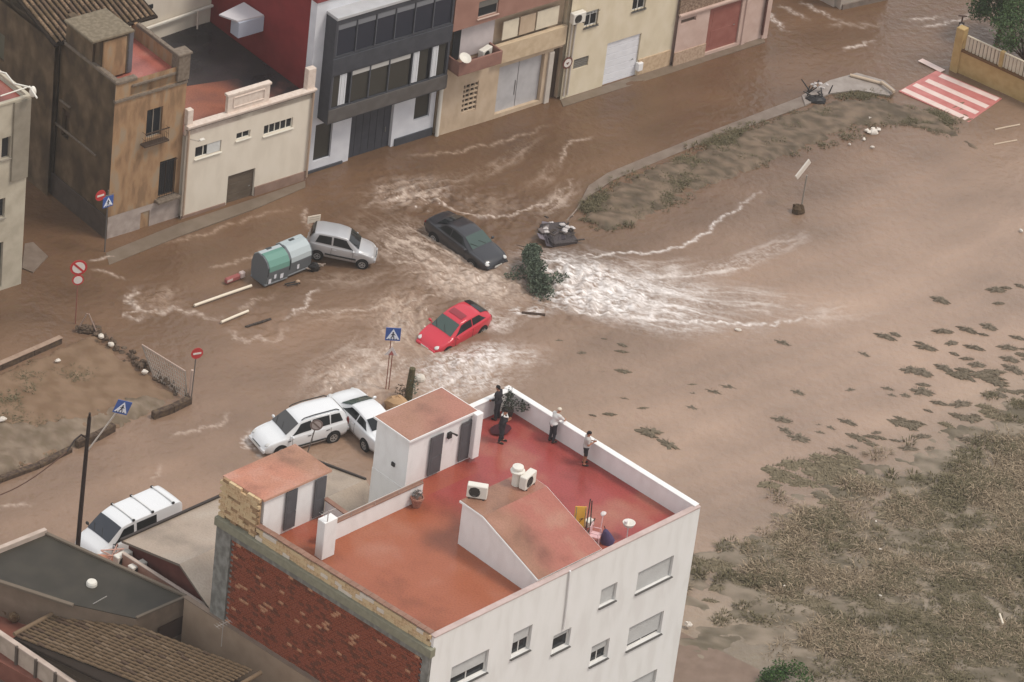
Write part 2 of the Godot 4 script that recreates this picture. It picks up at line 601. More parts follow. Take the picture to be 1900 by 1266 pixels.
	stroke([Vector2(2.91, -20.58), Vector2(1.8, -19.91), Vector2(1.36, -18.51), Vector2(1.39, -17.12)], 0.16, 0.75, 0.3, 0)
	stroke([Vector2(-2.98, -14.95), Vector2(-1.44, -16.98), Vector2(0.06, -20.16)], 0.4, 0.35, 0.2, 1)
	stroke([Vector2(1.08, -17.6), Vector2(0.62, -15.82), Vector2(-0.15, -14.54)], 0.4, 0.3, 0.2, 1)
	stroke([Vector2(-17.88, -4.74), Vector2(-15.45, -6.87), Vector2(-13.48, -8.65), Vector2(-11.96, -9.81)], 0.2, 0.5, 0.15, 0)
	stroke([Vector2(-15.24, -3.07), Vector2(-14.03, -4.12), Vector2(-12.86, -5.67)], 0.2, 0.6, 0.2, 0)
	stroke([Vector2(-10.74, -3.62), Vector2(-8.32, -3.68), Vector2(-6.57, -5.11)], 0.6, 0.3, 0.2, 1)
	stroke([Vector2(-15.17, 11.78), Vector2(-14.21, 11.02), Vector2(-13.28, 10.37), Vector2(-12.78, 9.25)], 0.2, 0.7, 0.3, 0)
	stroke([Vector2(-15.49, 15.51), Vector2(-15.41, 14.84), Vector2(-15.32, 14.03)], 0.15, 0.5, 0.3, 0)
	stroke([Vector2(-21.99, 19.07), Vector2(-21.32, 18.63), Vector2(-20.63, 18.39)], 0.2, 0.6, 0.3, 0)
	stroke([Vector2(11.85, -37.08), Vector2(12.42, -35.96), Vector2(13.1, -35.07)], 0.25, 0.9, 0.7, 0)
	stroke([Vector2(12.69, -37.93), Vector2(13.62, -37.09), Vector2(14.23, -36.62)], 0.25, 0.6, 0.6, 0)
	stroke([Vector2(13.9, -38.63), Vector2(14.83, -37.72), Vector2(16.05, -37.03)], 0.25, 0.7, 0.6, 0)
	stroke([Vector2(16.3, -33.53), Vector2(17.21, -34.32), Vector2(17.93, -35.13)], 0.2, 1.0, 0.5, 0)
	stroke([Vector2(15.45, -36.12), Vector2(17.27, -36.84), Vector2(18.49, -37.4)], 0.35, 0.4, 0.4, 0)
	stroke([Vector2(20.77, -37.24), Vector2(22.16, -38.23), Vector2(23.56, -39.61)], 0.2, 0.8, 0.5, 0)
	stroke([Vector2(20.02, -37.99), Vector2(20.94, -38.48), Vector2(21.86, -38.91)], 0.2, 0.7, 0.5, 0)
	# bow waves and wakes of the cars
	stroke([Vector2(-11.59, 10.44), Vector2(-11.56, 11.56), Vector2(-11.01, 12.33), Vector2(-10.5, 12.44)], 0.3, 0.9, 0.6, 0)
	stroke([Vector2(-7.39, -5.17), Vector2(-7.19, -5.98), Vector2(-7.24, -7)], 0.2, 0.4, 0.3, 0)
	stroke([Vector2(-4.13, 1.28), Vector2(-3.43, 1.85), Vector2(-2.5, 1.88)], 0.3, 0.8, 0.5, 0)
	for k in [[[Vector2(-3.04, -4.92)], 4.5, 0.2], [[Vector2(-5.38, -0.87)], 3.5, 0.2], [[Vector2(2.06, -5.6)], 5.0, 0.2], [[Vector2(5.06, -5.28)], 6.0, 0.1], [[Vector2(-2.14, 3.23)], 3.5, 0.18], [[Vector2(-7.17, 5.31)], 4.0, 0.2], [[Vector2(-5.87, -12.62)], 4.0, 0.2], [[Vector2(-1.65, -12.02)], 4.5, 0.15], [[Vector2(-17.7, 0.5)], 3.0, 0.15], [[Vector2(-12.32, 1.22)], 3.0, 0.12]]:
		swell(k[0][0], k[1], k[2])
	var n_big := noise(3, 0.05, 3)
	var n_mid := noise(21, 0.32, 3)
	var n_tint := noise(8, 0.06, 4)
	var st := Basis(Vector3.UP, deg_to_rad(42.7))
	for zi in NZ:
		for xi in NX:
			var x := X0 + xi * CELL
			var z := Z0 + zi * CELL
			var al := x * st.x.x + z * st.x.z
			var ac := x * st.z.x + z * st.z.z
			hgt[zi * NX + xi] += foam[zi * NX + xi] * 0.035 + n_big.get_noise_2d(x, z) * 0.10 + n_mid.get_noise_2d(al * 0.3, ac * 1.2) * 0.03 + n_fine.get_noise_2d(al * 0.35, ac) * 0.014
	# the visible field as one fine sheet, the rest out to the horizon as a coarse one
	var q := [Vector2(-32.5, -29), Vector2(28.5, -46), Vector2(27.5, 26), Vector2(-22, 37)]
	var idx := PackedInt32Array()
	idx.resize(NX * NZ)
	idx.fill(-1)
	var V := PackedVector3Array()
	var N := PackedVector3Array()
	var C := PackedColorArray()
	var T := PackedInt32Array()
	for zi in range(1, NZ - 1):
		for xi in range(1, NX - 1):
			var p := Vector2(X0 + xi * CELL, Z0 + zi * CELL)
			if (q[1] - q[0]).cross(p - q[0]) < 0.0 or (q[2] - q[1]).cross(p - q[1]) < 0.0 or (q[3] - q[2]).cross(p - q[2]) < 0.0 or (q[0] - q[3]).cross(p - q[3]) < 0.0:
				continue
			var id := zi * NX + xi
			idx[id] = V.size()
			V.append(Vector3(p.x, hgt[id], p.y))
			N.append(Vector3(hgt[id - 1] - hgt[id + 1], 2.0 * CELL, hgt[id - NX] - hgt[id + NX]).normalized())
			var m := mud(p.x, p.y)
			var al := p.x * st.x.x + p.y * st.x.z
			var ac := p.x * st.z.x + p.y * st.z.z
			var g := 1.0 + 0.24 * n_tint.get_noise_2d(p.x, p.y) + 0.12 * n_mid.get_noise_2d(p.x * 0.3 + 9.0, p.y * 0.8) + 0.16 * n_mid.get_noise_2d(al * 0.12, ac * 0.9)
			var w := white[id]
			var fc := Color(0.50, 0.345, 0.235).lerp(Color(0.86, 0.80, 0.76), w)
			C.append(Color(m.r * g, m.g * g, m.b * g).lerp(fc, clampf(foam[id], 0.0, 1.0)))
	for zi in range(1, NZ - 2):
		for xi in range(1, NX - 2):
			var a := idx[zi * NX + xi]
			var b := idx[zi * NX + xi + 1]
			var c := idx[(zi + 1) * NX + xi + 1]
			var d := idx[(zi + 1) * NX + xi]
			if a >= 0 and b >= 0 and c >= 0 and d >= 0:
				T.append_array(PackedInt32Array([a, b, c, a, c, d]))
	var arr := []
	arr.resize(Mesh.ARRAY_MAX)
	arr[Mesh.ARRAY_VERTEX] = V
	arr[Mesh.ARRAY_NORMAL] = N
	arr[Mesh.ARRAY_COLOR] = C
	arr[Mesh.ARRAY_INDEX] = T
	var am := ArrayMesh.new()
	am.add_surface_from_arrays(Mesh.PRIMITIVE_TRIANGLES, arr)
	var wm := StandardMaterial3D.new()
	wm.resource_name = "muddy_water"
	wm.vertex_color_use_as_albedo = true
	wm.roughness = 0.24
	wm.metallic_specular = 0.4
	var nt := NoiseTexture2D.new()
	nt.width = 512
	nt.height = 512
	nt.seamless = true
	nt.as_normal_map = true
	nt.bump_strength = 5.0
	nt.noise = noise(77, 0.012, 5)
	wm.normal_enabled = true
	wm.normal_scale = 1.2
	wm.normal_texture = nt
	wm.uv1_triplanar = true
	wm.uv1_world_triplanar = true
	wm.uv1_scale = Vector3(0.21, 0.21, 0.21)
	var o := put("flood_water", am, wm)
	o.set_meta("kind", "structure")
	# the same flood beyond what the fine sheet covers
	var far := MB.new()
	far.tint = true
	for k in [[-1500, 1500, -1500, -46], [-1500, 1500, 37, 1500], [-1500, -32.5, -46, 37], [28.5, 1500, -46, 37], [-32.5, 28.5, -46, 37]]:
		far.col = mud(clampf(k[0], -30.0, 30.0), clampf(k[2], -40.0, 30.0))
		far.quad(Vector3(k[0], -0.35, k[3]), Vector3(k[1], -0.35, k[3]), Vector3(k[1], -0.35, k[2]), Vector3(k[0], -0.35, k[2]))
	structure("flood_water", far, wm)

# ------------------------------------------------------------------ ground that stands out of the water
func inside(p: Vector2, poly: Array) -> float:                   # distance to the edge, negative outside
	var d := 1e9
	for i in poly.size():
		var q := Geometry2D.get_closest_point_to_segment(p, poly[i], poly[(i + 1) % poly.size()])
		d = minf(d, p.distance_to(q))
	return d if Geometry2D.is_point_in_polygon(p, PackedVector2Array(poly)) else -d

func bank(called: String, poly: Array, cell: float, y: float, amp: float, edge: float, c1: Color, c2: Color, seed_: int, freq: float, m: Material, long := 1.0) -> MeshInstance3D:
	var f := noise(seed_, freq, 4)
	var f2 := noise(seed_ + 1, freq * 3.0, 3)
	var lo := Vector2(1e9, 1e9)
	var hi := -lo
	for p: Vector2 in poly:
		lo = lo.min(p)
		hi = hi.max(p)
	var nx := int((hi.x - lo.x) / cell) + 2
	var nz := int((hi.y - lo.y) / cell) + 2
	var hh := PackedFloat32Array()
	hh.resize(nx * nz)
	for j in nz:
		for i in nx:
			var p := lo + Vector2(i, j) * cell
			var e := inside(p, poly) + f2.get_noise_2d(p.x, p.y) * edge * 0.5
			var k := smoothstep(-0.1, edge, e)
			hh[j * nx + i] = lerpf(-0.4, y + amp * f.get_noise_2d(p.x / long, p.y) + amp * 0.4 * f2.get_noise_2d(p.x / long, p.y), k)
	var st := SurfaceTool.new()
	st.begin(Mesh.PRIMITIVE_TRIANGLES)
	for j in nz:
		for i in nx:
			var p := lo + Vector2(i, j) * cell
			var g := clampf(0.5 + 1.0 * f2.get_noise_2d(p.x / long + 50.0, p.y) + 0.7 * f.get_noise_2d(p.x / long, p.y + 30.0), 0.0, 1.0)
			var i0 := maxi(i - 1, 0)
			var i1 := mini(i + 1, nx - 1)
			var j0 := maxi(j - 1, 0)
			var j1 := mini(j + 1, nz - 1)
			st.set_color(c1.lerp(c2, g))
			st.set_normal(Vector3(hh[j * nx + i0] - hh[j * nx + i1], 2.0 * cell, hh[j0 * nx + i] - hh[j1 * nx + i]).normalized())
			st.add_vertex(Vector3(p.x, hh[j * nx + i], p.y))
	for j in range(nz - 1):
		for i in range(nx - 1):
			var a := j * nx + i
			if maxf(maxf(hh[a], hh[a + 1]), maxf(hh[a + nx], hh[a + nx + 1])) < -0.3:
				continue
			for k in [a, a + 1, a + nx + 1, a, a + nx + 1, a + nx]:
				st.add_index(k)
	var o := put(called, st.commit(), m)
	o.set_meta("kind", "structure")
	return o

func tuft(seed_: int, blades: int, height: float, spread: float, c1: Color, c2: Color, oval := 1.0) -> ArrayMesh:
	var r := RandomNumberGenerator.new()
	r.seed = seed_
	var b := MB.new()
	b.tint = true
	if oval > 1.0:                                   # matted blades lie as one low mound
		b.col = c1.lerp(c2, 0.3)
		var f := noise(seed_, 2.2, 3)
		var nu := 26
		var ring := []
		for k in 5:
			var row := []
			for i in nu:
				var an := TAU * i / nu
				var e: float = spread * (1.0 + 0.9 * f.get_noise_2d(cos(an) * 0.6 + seed_, sin(an) * 0.6)) * [1.15, 0.95, 0.7, 0.4, 0.12][k]
				row.append(Vector3(cos(an) * e * oval, height * (float([-0.6, 0.0, 0.4, 0.62, 0.7][k]) + 0.5 * f.get_noise_2d(cos(an) * e * 5.0, sin(an) * e * 5.0 + 9.0)), sin(an) * e))
			ring.append(row)
		for k in 4:
			for i in nu:
				var i2 := (i + 1) % nu
				b.col = c1.lerp(c2, clampf(0.35 + 0.6 * f.get_noise_2d(i * 0.5, k * 1.0) + r.randf_range(-0.15, 0.2), 0.0, 1.0))
				b.quad(ring[k][i2], ring[k][i], ring[k + 1][i], ring[k + 1][i2])
	for i in blades:
		var a := r.randf() * TAU
		var o := Vector3(cos(a) * oval, 0, sin(a)) * spread * sqrt(r.randf()) * (0.6 if oval == 1.0 else 1.0)
		var lean := Vector3(cos(a), 0, sin(a)) * spread * r.randf_range(0.3, 1.0) * (1.0 if oval == 1.0 else 0.5)
		var h := height * r.randf_range(0.45, 1.0)
		var w := Vector3(-sin(a), 0, cos(a)).rotated(Vector3.UP, r.randf_range(-1, 1)) * height * r.randf_range(0.05, 0.11)
		var mid := o + lean * 0.45 + Vector3(0, h * 0.7, 0)
		var tip := o + lean * 1.1 + Vector3(0, h * r.randf_range(0.6, 1.0), 0)
		b.col = c1.lerp(c2, r.randf())
		b.quad(o - w + Vector3(0, -0.1, 0), o + w + Vector3(0, -0.1, 0), mid + w * 0.8, mid - w * 0.8)
		b.tri(mid - w * 0.8, mid + w * 0.8, tip)
	return b.mesh()

func leafy() -> StandardMaterial3D:
	var m := flat("leaf_cloth", "ffffff", 0.75)
	m.vertex_color_use_as_albedo = true
	m.cull_mode = BaseMaterial3D.CULL_DISABLED
	return m

func strew(called: String, label: String, category: String, mesh: Mesh, at: Array) -> void:
	var mm := MultiMesh.new()
	mm.transform_format = MultiMesh.TRANSFORM_3D
	mm.mesh = mesh
	mm.instance_count = at.size()
	for i in at.size():
		mm.set_instance_transform(i, at[i])
	var o := MultiMeshInstance3D.new()
	o.name = numbered(called)
	o.multimesh = mm
	o.material_override = leafy()
	add_child(o)
	tag(o, label, category, "", "stuff")

func rubbly(poly: Array, count: int, r: RandomNumberGenerator, n: FastNoiseLite, cut: float, s0: float, s1: float, fade := 0.0) -> Array:
	var out := []
	var lo := Vector2(1e9, 1e9)
	var hi := -lo
	for p: Vector2 in poly:
		lo = lo.min(p)
		hi = hi.max(p)
	var pp := PackedVector2Array(poly)
	var tries := 0
	while out.size() < count and tries < count * 12:
		tries += 1
		var p := Vector2(r.randf_range(lo.x, hi.x), r.randf_range(lo.y, hi.y))
		if not Geometry2D.is_point_in_polygon(p, pp) or n.get_noise_2d(p.x * 0.7, p.y) < cut + r.randf_range(-0.25, 0.25) + (0.8 * clampf(1.0 - inside(p, poly) / fade, 0.0, 1.0) if fade > 0.0 else 0.0):
			continue
		var s := r.randf_range(s0, s1)
		out.append(Transform3D(Basis(Vector3.UP, r.randf() * TAU).scaled(Vector3(s, s * r.randf_range(0.6, 1.2), s)), Vector3(p.x, 0.0, p.y)))
	return out

func strip(called: String, poly: Array, y: float, m: Material) -> void:
	var b := MB.new()
	b.slab(poly, -0.3, y)
	structure(called, b, m)

func lots() -> void:
	var r := RandomNumberGenerator.new()
	r.seed = 71
	var soil := flat("wet_soil", "ffffff", 0.7)
	soil.vertex_color_use_as_albedo = true
	# the walled lot on the left
	bank("muddy_lot", [Vector2(-25.19, 9.14), Vector2(-22.56, 6.44), Vector2(-20.27, 3.63), Vector2(-19.7, 3.98), Vector2(-17.3, 6.19), Vector2(-14.84, 8.52), Vector2(-15.9, 9.81), Vector2(-18.24, 12.9), Vector2(-21.08, 15.56), Vector2(-23.58, 18.35)], 0.16, 0.10, 0.08, 0.6, Color(0.165, 0.100, 0.057), Color(0.225, 0.145, 0.090), 31, 0.35, soil)
	bank("silt_flat", [Vector2(-24.77, 11.56), Vector2(-21.69, 11.78), Vector2(-19.59, 10.64), Vector2(-17.82, 8.87), Vector2(-16.39, 8.08), Vector2(-15.03, 8.7), Vector2(-15.88, 9.94), Vector2(-18.22, 13.07), Vector2(-21.06, 15.72), Vector2(-23.55, 18.51)], 0.16, 0.24, 0.14, 0.8, Color(0.145, 0.103, 0.066), Color(0.235, 0.175, 0.124), 35, 0.4, soil)
	var n := noise(90, 0.35, 2)
	var olive := tuft(3, 26, 0.24, 0.36, Color(0.095, 0.08, 0.042), Color(0.225, 0.185, 0.105))
	var brown := tuft(4, 26, 0.22, 0.38, Color(0.19, 0.14, 0.085), Color(0.36, 0.275, 0.185))
	var sedge := tuft(6, 30, 0.26, 0.42, Color(0.075, 0.062, 0.035), Color(0.17, 0.135, 0.08))
	strew("grass", "patches of drowned grass and weeds in the walled lot on the left", "grass", olive, rubbly([Vector2(-24.47, 10.36), Vector2(-22.7, 10.28), Vector2(-21.97, 12.29), Vector2(-23.98, 13.19)], 120, r, n, -2.0, 0.6, 1.2) + rubbly([Vector2(-21.59, 7.35), Vector2(-20.67, 6.95), Vector2(-19.35, 6.84), Vector2(-19.19, 7.55), Vector2(-20.23, 8.16), Vector2(-21.37, 8.23)], 60, r, n, -2.0, 0.4, 0.9) + rubbly([Vector2(-23.98, 13.19), Vector2(-19.76, 9.53), Vector2(-18.2, 11.46), Vector2(-20.24, 14.58), Vector2(-23.32, 17)], 120, r, n, 0.1, 0.4, 0.9) + rubbly([Vector2(-24.34, 9.64), Vector2(-22.24, 6.84), Vector2(-21.1, 7.52), Vector2(-23.4, 12.16)], 110, r, n, 0.1, 0.4, 0.9))
	# verge between the street kerb and the drowned lot
	bank("grass_verge", [Vector2(2.27, -12.43), Vector2(3.97, -16.36), Vector2(5.86, -18.65), Vector2(8.62, -21.42), Vector2(11.44, -24.41), Vector2(14.03, -27.11), Vector2(15.2, -28.11), Vector2(17.85, -29.13), Vector2(20.22, -28.66), Vector2(21.97, -27.62), Vector2(23.11, -25.85), Vector2(24.52, -23.9), Vector2(23.92, -23.18), Vector2(21.92, -24.87), Vector2(19.6, -25.57), Vector2(17.26, -24.7), Vector2(14.37, -21.7), Vector2(11.55, -18.76), Vector2(9.62, -16.63), Vector2(7.72, -14.16), Vector2(5.86, -11.95), Vector2(3.84, -10.67)], 0.16, 0.13, 0.17, 0.9, Color(0.085, 0.062, 0.039), Color(0.185, 0.13, 0.088), 44, 0.5, soil, 1.6)
	n = noise(91, 0.3, 3)
	strew("grass", "matted weeds along the street kerb at the edge of the flooded lot", "grass", olive, rubbly([Vector2(2.48, -12.74), Vector2(3.98, -16.2), Vector2(8.63, -21.25), Vector2(11.44, -24.24), Vector2(12.6, -24.3), Vector2(9.52, -19.94), Vector2(6.8, -16.23), Vector2(4.14, -12.87)], 330, r, n, 0.05, 0.5, 1.3) + rubbly([Vector2(2.49, -12.48), Vector2(3.99, -16.09), Vector2(8.63, -21.14), Vector2(14.03, -26.52), Vector2(19.92, -28.28), Vector2(19.89, -25.93), Vector2(14.37, -21.98), Vector2(9.6, -17.18), Vector2(5.83, -12.48), Vector2(3.69, -10.9)], 380, r, noise(94, 0.5, 3), 0.1, 0.35, 1.0) + rubbly([Vector2(3.87, -12.81), Vector2(7.32, -17.45), Vector2(8.73, -17.8), Vector2(6.08, -13.34), Vector2(4.25, -10.77)], 130, r, n, 0.1, 0.5, 1.1) + rubbly([Vector2(16.67, -27.47), Vector2(19.91, -27.99), Vector2(22.81, -25.78), Vector2(21.34, -24.72), Vector2(18.43, -25.28)], 110, r, n, 0.05, 0.4, 0.9) + rubbly([Vector2(14.9, -27.8), Vector2(17.85, -29.25), Vector2(20.22, -28.77), Vector2(22.55, -27.17), Vector2(22.24, -26.51), Vector2(19.91, -27.69), Vector2(17.26, -28.21)], 130, r, n, -0.1, 0.5, 1.0))
	# the field on the right: wet ground, then the reeds that stand in it
	bank("wet_field", [Vector2(4.81, 16.08), Vector2(9.43, 12.94), Vector2(12.62, 8.72), Vector2(15.16, 5.9), Vector2(18.28, 3.36), Vector2(21.48, -0.19), Vector2(25.35, -4.95), Vector2(27.88, -7.03), Vector2(30.91, -7.72), Vector2(28.96, 28.62), Vector2(5.7, 33.21)], 0.16, 0.03, 0.22, 3.5, Color(0.115, 0.092, 0.06), Color(0.245, 0.193, 0.142), 52, 0.32, soil, 1.8)
	n = noise(92, 0.25, 4)
	var field := [Vector2(5.53, 15.5), Vector2(9.42, 12.51), Vector2(12.61, 8.27), Vector2(15.16, 5.67), Vector2(18.28, 3.36), Vector2(21.48, 0.29), Vector2(25.34, -4.46), Vector2(27.85, -6.52), Vector2(30.36, -7.59), Vector2(28.55, 27.58), Vector2(10.01, 31.26), Vector2(12.91, 24.59), Vector2(9.23, 21.97), Vector2(5.88, 22.66)]
	var mat_of := tuft(14, 34, 0.16, 0.3, Color(0.11, 0.09, 0.055), Color(0.24, 0.19, 0.12), 1.9)
	var low := tuft(15, 24, 0.11, 0.22, Color(0.105, 0.085, 0.056), Color(0.235, 0.182, 0.125), 2.1)
	var along := func(a: Array) -> Array:
		for i in a.size():
			a[i].basis = Basis(UY, r.randf_range(-0.35, 0.35) - 0.1).scaled(Vector3(1, 1, r.randf_range(0.7, 1.5)) * r.randf_range(0.4, 1.2))
		return a
	strew("reeds", "brown reeds and rough grass filling the waterlogged field on the right", "reeds", brown, rubbly(field, 2500, r, n, 0.08, 0.4, 1.4, 5.0))
	strew("grass", "olive weeds scattered through the waterlogged field on the right", "grass", olive, rubbly(field, 1800, r, noise(93, 0.4, 3), 0.08, 0.5, 1.4, 5.0) + rubbly([Vector2(19.7, 16.72), Vector2(27.12, 10.89), Vector2(26.56, 24.16), Vector2(17.22, 26.04)], 450, r, n, -0.2, 0.7, 1.5))
	strew("sedge", "dark flattened sedge lying in long clumps across the waterlogged field on the right", "grass", mat_of, along.call(rubbly(field, 900, r, noise(95, 0.5, 3), 0.08, 0.5, 1.4, 8.0) + rubbly([Vector2(12.51, 9.64), Vector2(13.12, 7.8), Vector2(14.65, 6.92), Vector2(17.23, 6.36), Vector2(16.46, 8.33), Vector2(14.17, 9.5)], 60, r, n, -0.2, 0.7, 1.3)))
	strew("drowned_grass", "small flat drowned tufts thickening towards the field on the lower right", "grass", low, along.call(rubbly([Vector2(16.18, 2.42), Vector2(18.32, -3.35), Vector2(21.6, -6.59), Vector2(25.57, -11.6), Vector2(28.14, -13.25), Vector2(27.59, -0.12), Vector2(21.42, 3.13), Vector2(17.23, 6.36)], 330, r, noise(97, 0.3, 3), 0.15, 0.4, 1.0, 6.0) + rubbly([Vector2(12.6, 7.37), Vector2(16.18, 2.42), Vector2(27.83, -6.02), Vector2(27.54, 0.83), Vector2(17.23, 6.36)], 260, r, noise(98, 0.35, 3), 0.05, 0.4, 1.0, 3.0) + rubbly([Vector2(2.37, -0.2), Vector2(7.66, -0.92), Vector2(9.35, 2.06), Vector2(9.01, 7.71), Vector2(5.61, 6.63)], 9, r, noise(99, 0.3, 3), 0.1, 0.3, 0.6)))
	# single clumps that break the surface
	var clump := tuft(9, 60, 0.15, 0.3, Color(0.10, 0.08, 0.055), Color(0.23, 0.178, 0.125), 2.0)
	var first: MeshInstance3D = null
	for p: Vector2 in [Vector2(9.31, 0.78), Vector2(10.73, 1.75), Vector2(9.02, 2.66), Vector2(10.04, 2.34), Vector2(8.98, 3.89), Vector2(14.1, 1.42), Vector2(16.68, 0.61), Vector2(17.35, -2.74), Vector2(13.3, -2.84), Vector2(13.35, 3.99), Vector2(13.54, 4.88), Vector2(14.2, 5.38), Vector2(15.15, 4.01), Vector2(15.7, 4.12), Vector2(16.53, 3.47), Vector2(15.2, 4.65), Vector2(18.43, -4.61), Vector2(18.92, -4.97), Vector2(20.16, -4.46), Vector2(20.45, -4.08), Vector2(21.76, -4.83), Vector2(21.34, -5.83), Vector2(22.6, -6.22)] + [Vector2(23.38, -5.99), Vector2(21.87, -3.86), Vector2(22.49, -3.56), Vector2(22.91, -4.65), Vector2(19.67, -1.85), Vector2(20.23, -1.78), Vector2(21.34, -2.42), Vector2(23.01, -3.09), Vector2(23.29, -2.52), Vector2(22.66, -1.7), Vector2(20.27, -0.68), Vector2(20.21, -0.04), Vector2(18.51, 0.1), Vector2(18.69, 0.63), Vector2(19.35, 0.48), Vector2(21.04, 0.77), Vector2(22.08, 0.63), Vector2(23.99, -0.65), Vector2(24.81, -3.06), Vector2(24.6, -5.03)] + [Vector2(24.65, -3.96), Vector2(23.67, -6.76), Vector2(22.8, 1.42), Vector2(24.13, 1.17), Vector2(20.48, 1.56), Vector2(17.94, 4.04), Vector2(18.85, 4.53), Vector2(20.16, 3.88), Vector2(23.33, 3.36), Vector2(22.38, 3.66), Vector2(19.49, 5.08), Vector2(20.51, 4.81), Vector2(16.09, 6.01), Vector2(16.77, 5.55), Vector2(22.47, 4.57), Vector2(24.91, 0.43), Vector2(25.12, -6.04), Vector2(24.23, -9.12), Vector2(24.66, -10.72), Vector2(24.15, -10.39)] + [Vector2(25.41, -11.05), Vector2(9.9, -11.43), Vector2(10.97, -11.79), Vector2(13.39, -11.52), Vector2(21.25, -8.74), Vector2(0.96, -0.37), Vector2(1.29, -0.64), Vector2(2.27, -0.57), Vector2(4.45, -1.26), Vector2(5.4, -0.89), Vector2(3.46, 0.28), Vector2(5.74, 3.82), Vector2(4.59, 1.71), Vector2(6.99, 2.36), Vector2(4.27, 5.55)]:
		var s := r.randf_range(0.35, 0.9) * (1.0 if p.x * 0.85 + p.y * 0.55 > 9.0 else 0.5)
		var t := Transform3D(Basis(Vector3.UP, r.randf_range(-0.5, 0.4)).scaled(Vector3(s, s, s * r.randf_range(0.7, 1.4))), Vector3(p.x, -0.02, p.y))
		if first == null:
			first = put("grass_clump", clump, leafy(), null, t)
			tag(first, "small dark clump of grass sticking out of the flat muddy water on the right", "grass", "grass clumps standing in the flooded lot")
		else:
			copy(first, t, "")
	# pavements that just break the surface
	var kerb := mat("wet_pavement", ["6a5b50", "796a5e", "877a6f"], 0.4)
	strip("pavement", [Vector2(2.37, -12.66), Vector2(2.95, -15.51), Vector2(3.88, -17.06), Vector2(8.6, -22.15), Vector2(13.96, -27.68), Vector2(14.15, -26.67), Vector2(8.63, -21.25), Vector2(4.14, -16.35), Vector2(2.95, -14.31)], 0.06, kerb)
	strip("pavement", [Vector2(13.96, -27.68), Vector2(15.48, -29.74), Vector2(16.97, -30.95), Vector2(18.45, -30.48), Vector2(19.1, -29.57), Vector2(18.74, -28.88), Vector2(16.97, -29.03), Vector2(15.49, -28.3), Vector2(14.15, -26.67)], 0.12, mat("washed_pavement", ["83776e", "958a82", "a59b92"], 0.5))
	strip("pavement", [Vector2(-20.49, -3.36), Vector2(-17.36, -6.89), Vector2(-13.69, -10.41), Vector2(-11.54, -12.54), Vector2(-11.47, -11.91), Vector2(-13.57, -9.43), Vector2(-17.2, -5.68), Vector2(-20.18, -2.31)], 0.03, mat("dim_pavement", ["6a5b4c", "76685a", "7f7164"], 0.4))
	strip("pavement", [Vector2(0.98, -24.08), Vector2(6.74, -29.45), Vector2(11.69, -34.09), Vector2(11.86, -33.32), Vector2(6.92, -28.65), Vector2(1.17, -23.42)], 0.03, mats["dim_pavement"])
	strip("pavement", [Vector2(-24.52, -3.17), Vector2(-24.15, -3.41), Vector2(-23.23, -2.3), Vector2(-23.71, -0.68), Vector2(-24.29, -0.95)], 0.1, kerb)
	strip("pavement", [Vector2(9.04, 22.05), Vector2(12.61, 24.1), Vector2(13.43, 26.81), Vector2(7.32, 28.04)], 0.1, mat("brown_path", ["6e5a4c", "7a6657", "857063"], 0.5))
	# the raised crossing
	strip("crossing_ramp", [Vector2(19.28, -29.61), Vector2(21.4, -32.44), Vector2(24.99, -30.21), Vector2(23.08, -27.13)], 0.05, mat("red_paving", ["a8605a", "b8706a", "c47e76"], 0.45))
	var stripe := mat("road_paint", ["cbb0a6", "d8c0b6", "e0cac1"], 0.5)
	for k in [[Vector2(21.6, -31.94), Vector2(24.74, -30.03)], [Vector2(20.84, -31.21), Vector2(24.16, -29.05)], [Vector2(20.15, -30.55), Vector2(23.57, -28.25)], [Vector2(19.52, -29.85), Vector2(23, -27.46)], [Vector2(20.51, -33.44), Vector2(21.76, -32.47)]]:
		var b := MB.new()
		b.bar(Vector3(k[0].x, 0.05, k[0].y), Vector3(k[1].x, 0.05, k[1].y), 0.42, 0.02)
		structure("road_marking", b, stripe)

# ------------------------------------------------------------------ building pieces
const UX := Vector3(1, 0, 0)
const UY := Vector3(0, 1, 0)
const UZ := Vector3(0, 0, 1)

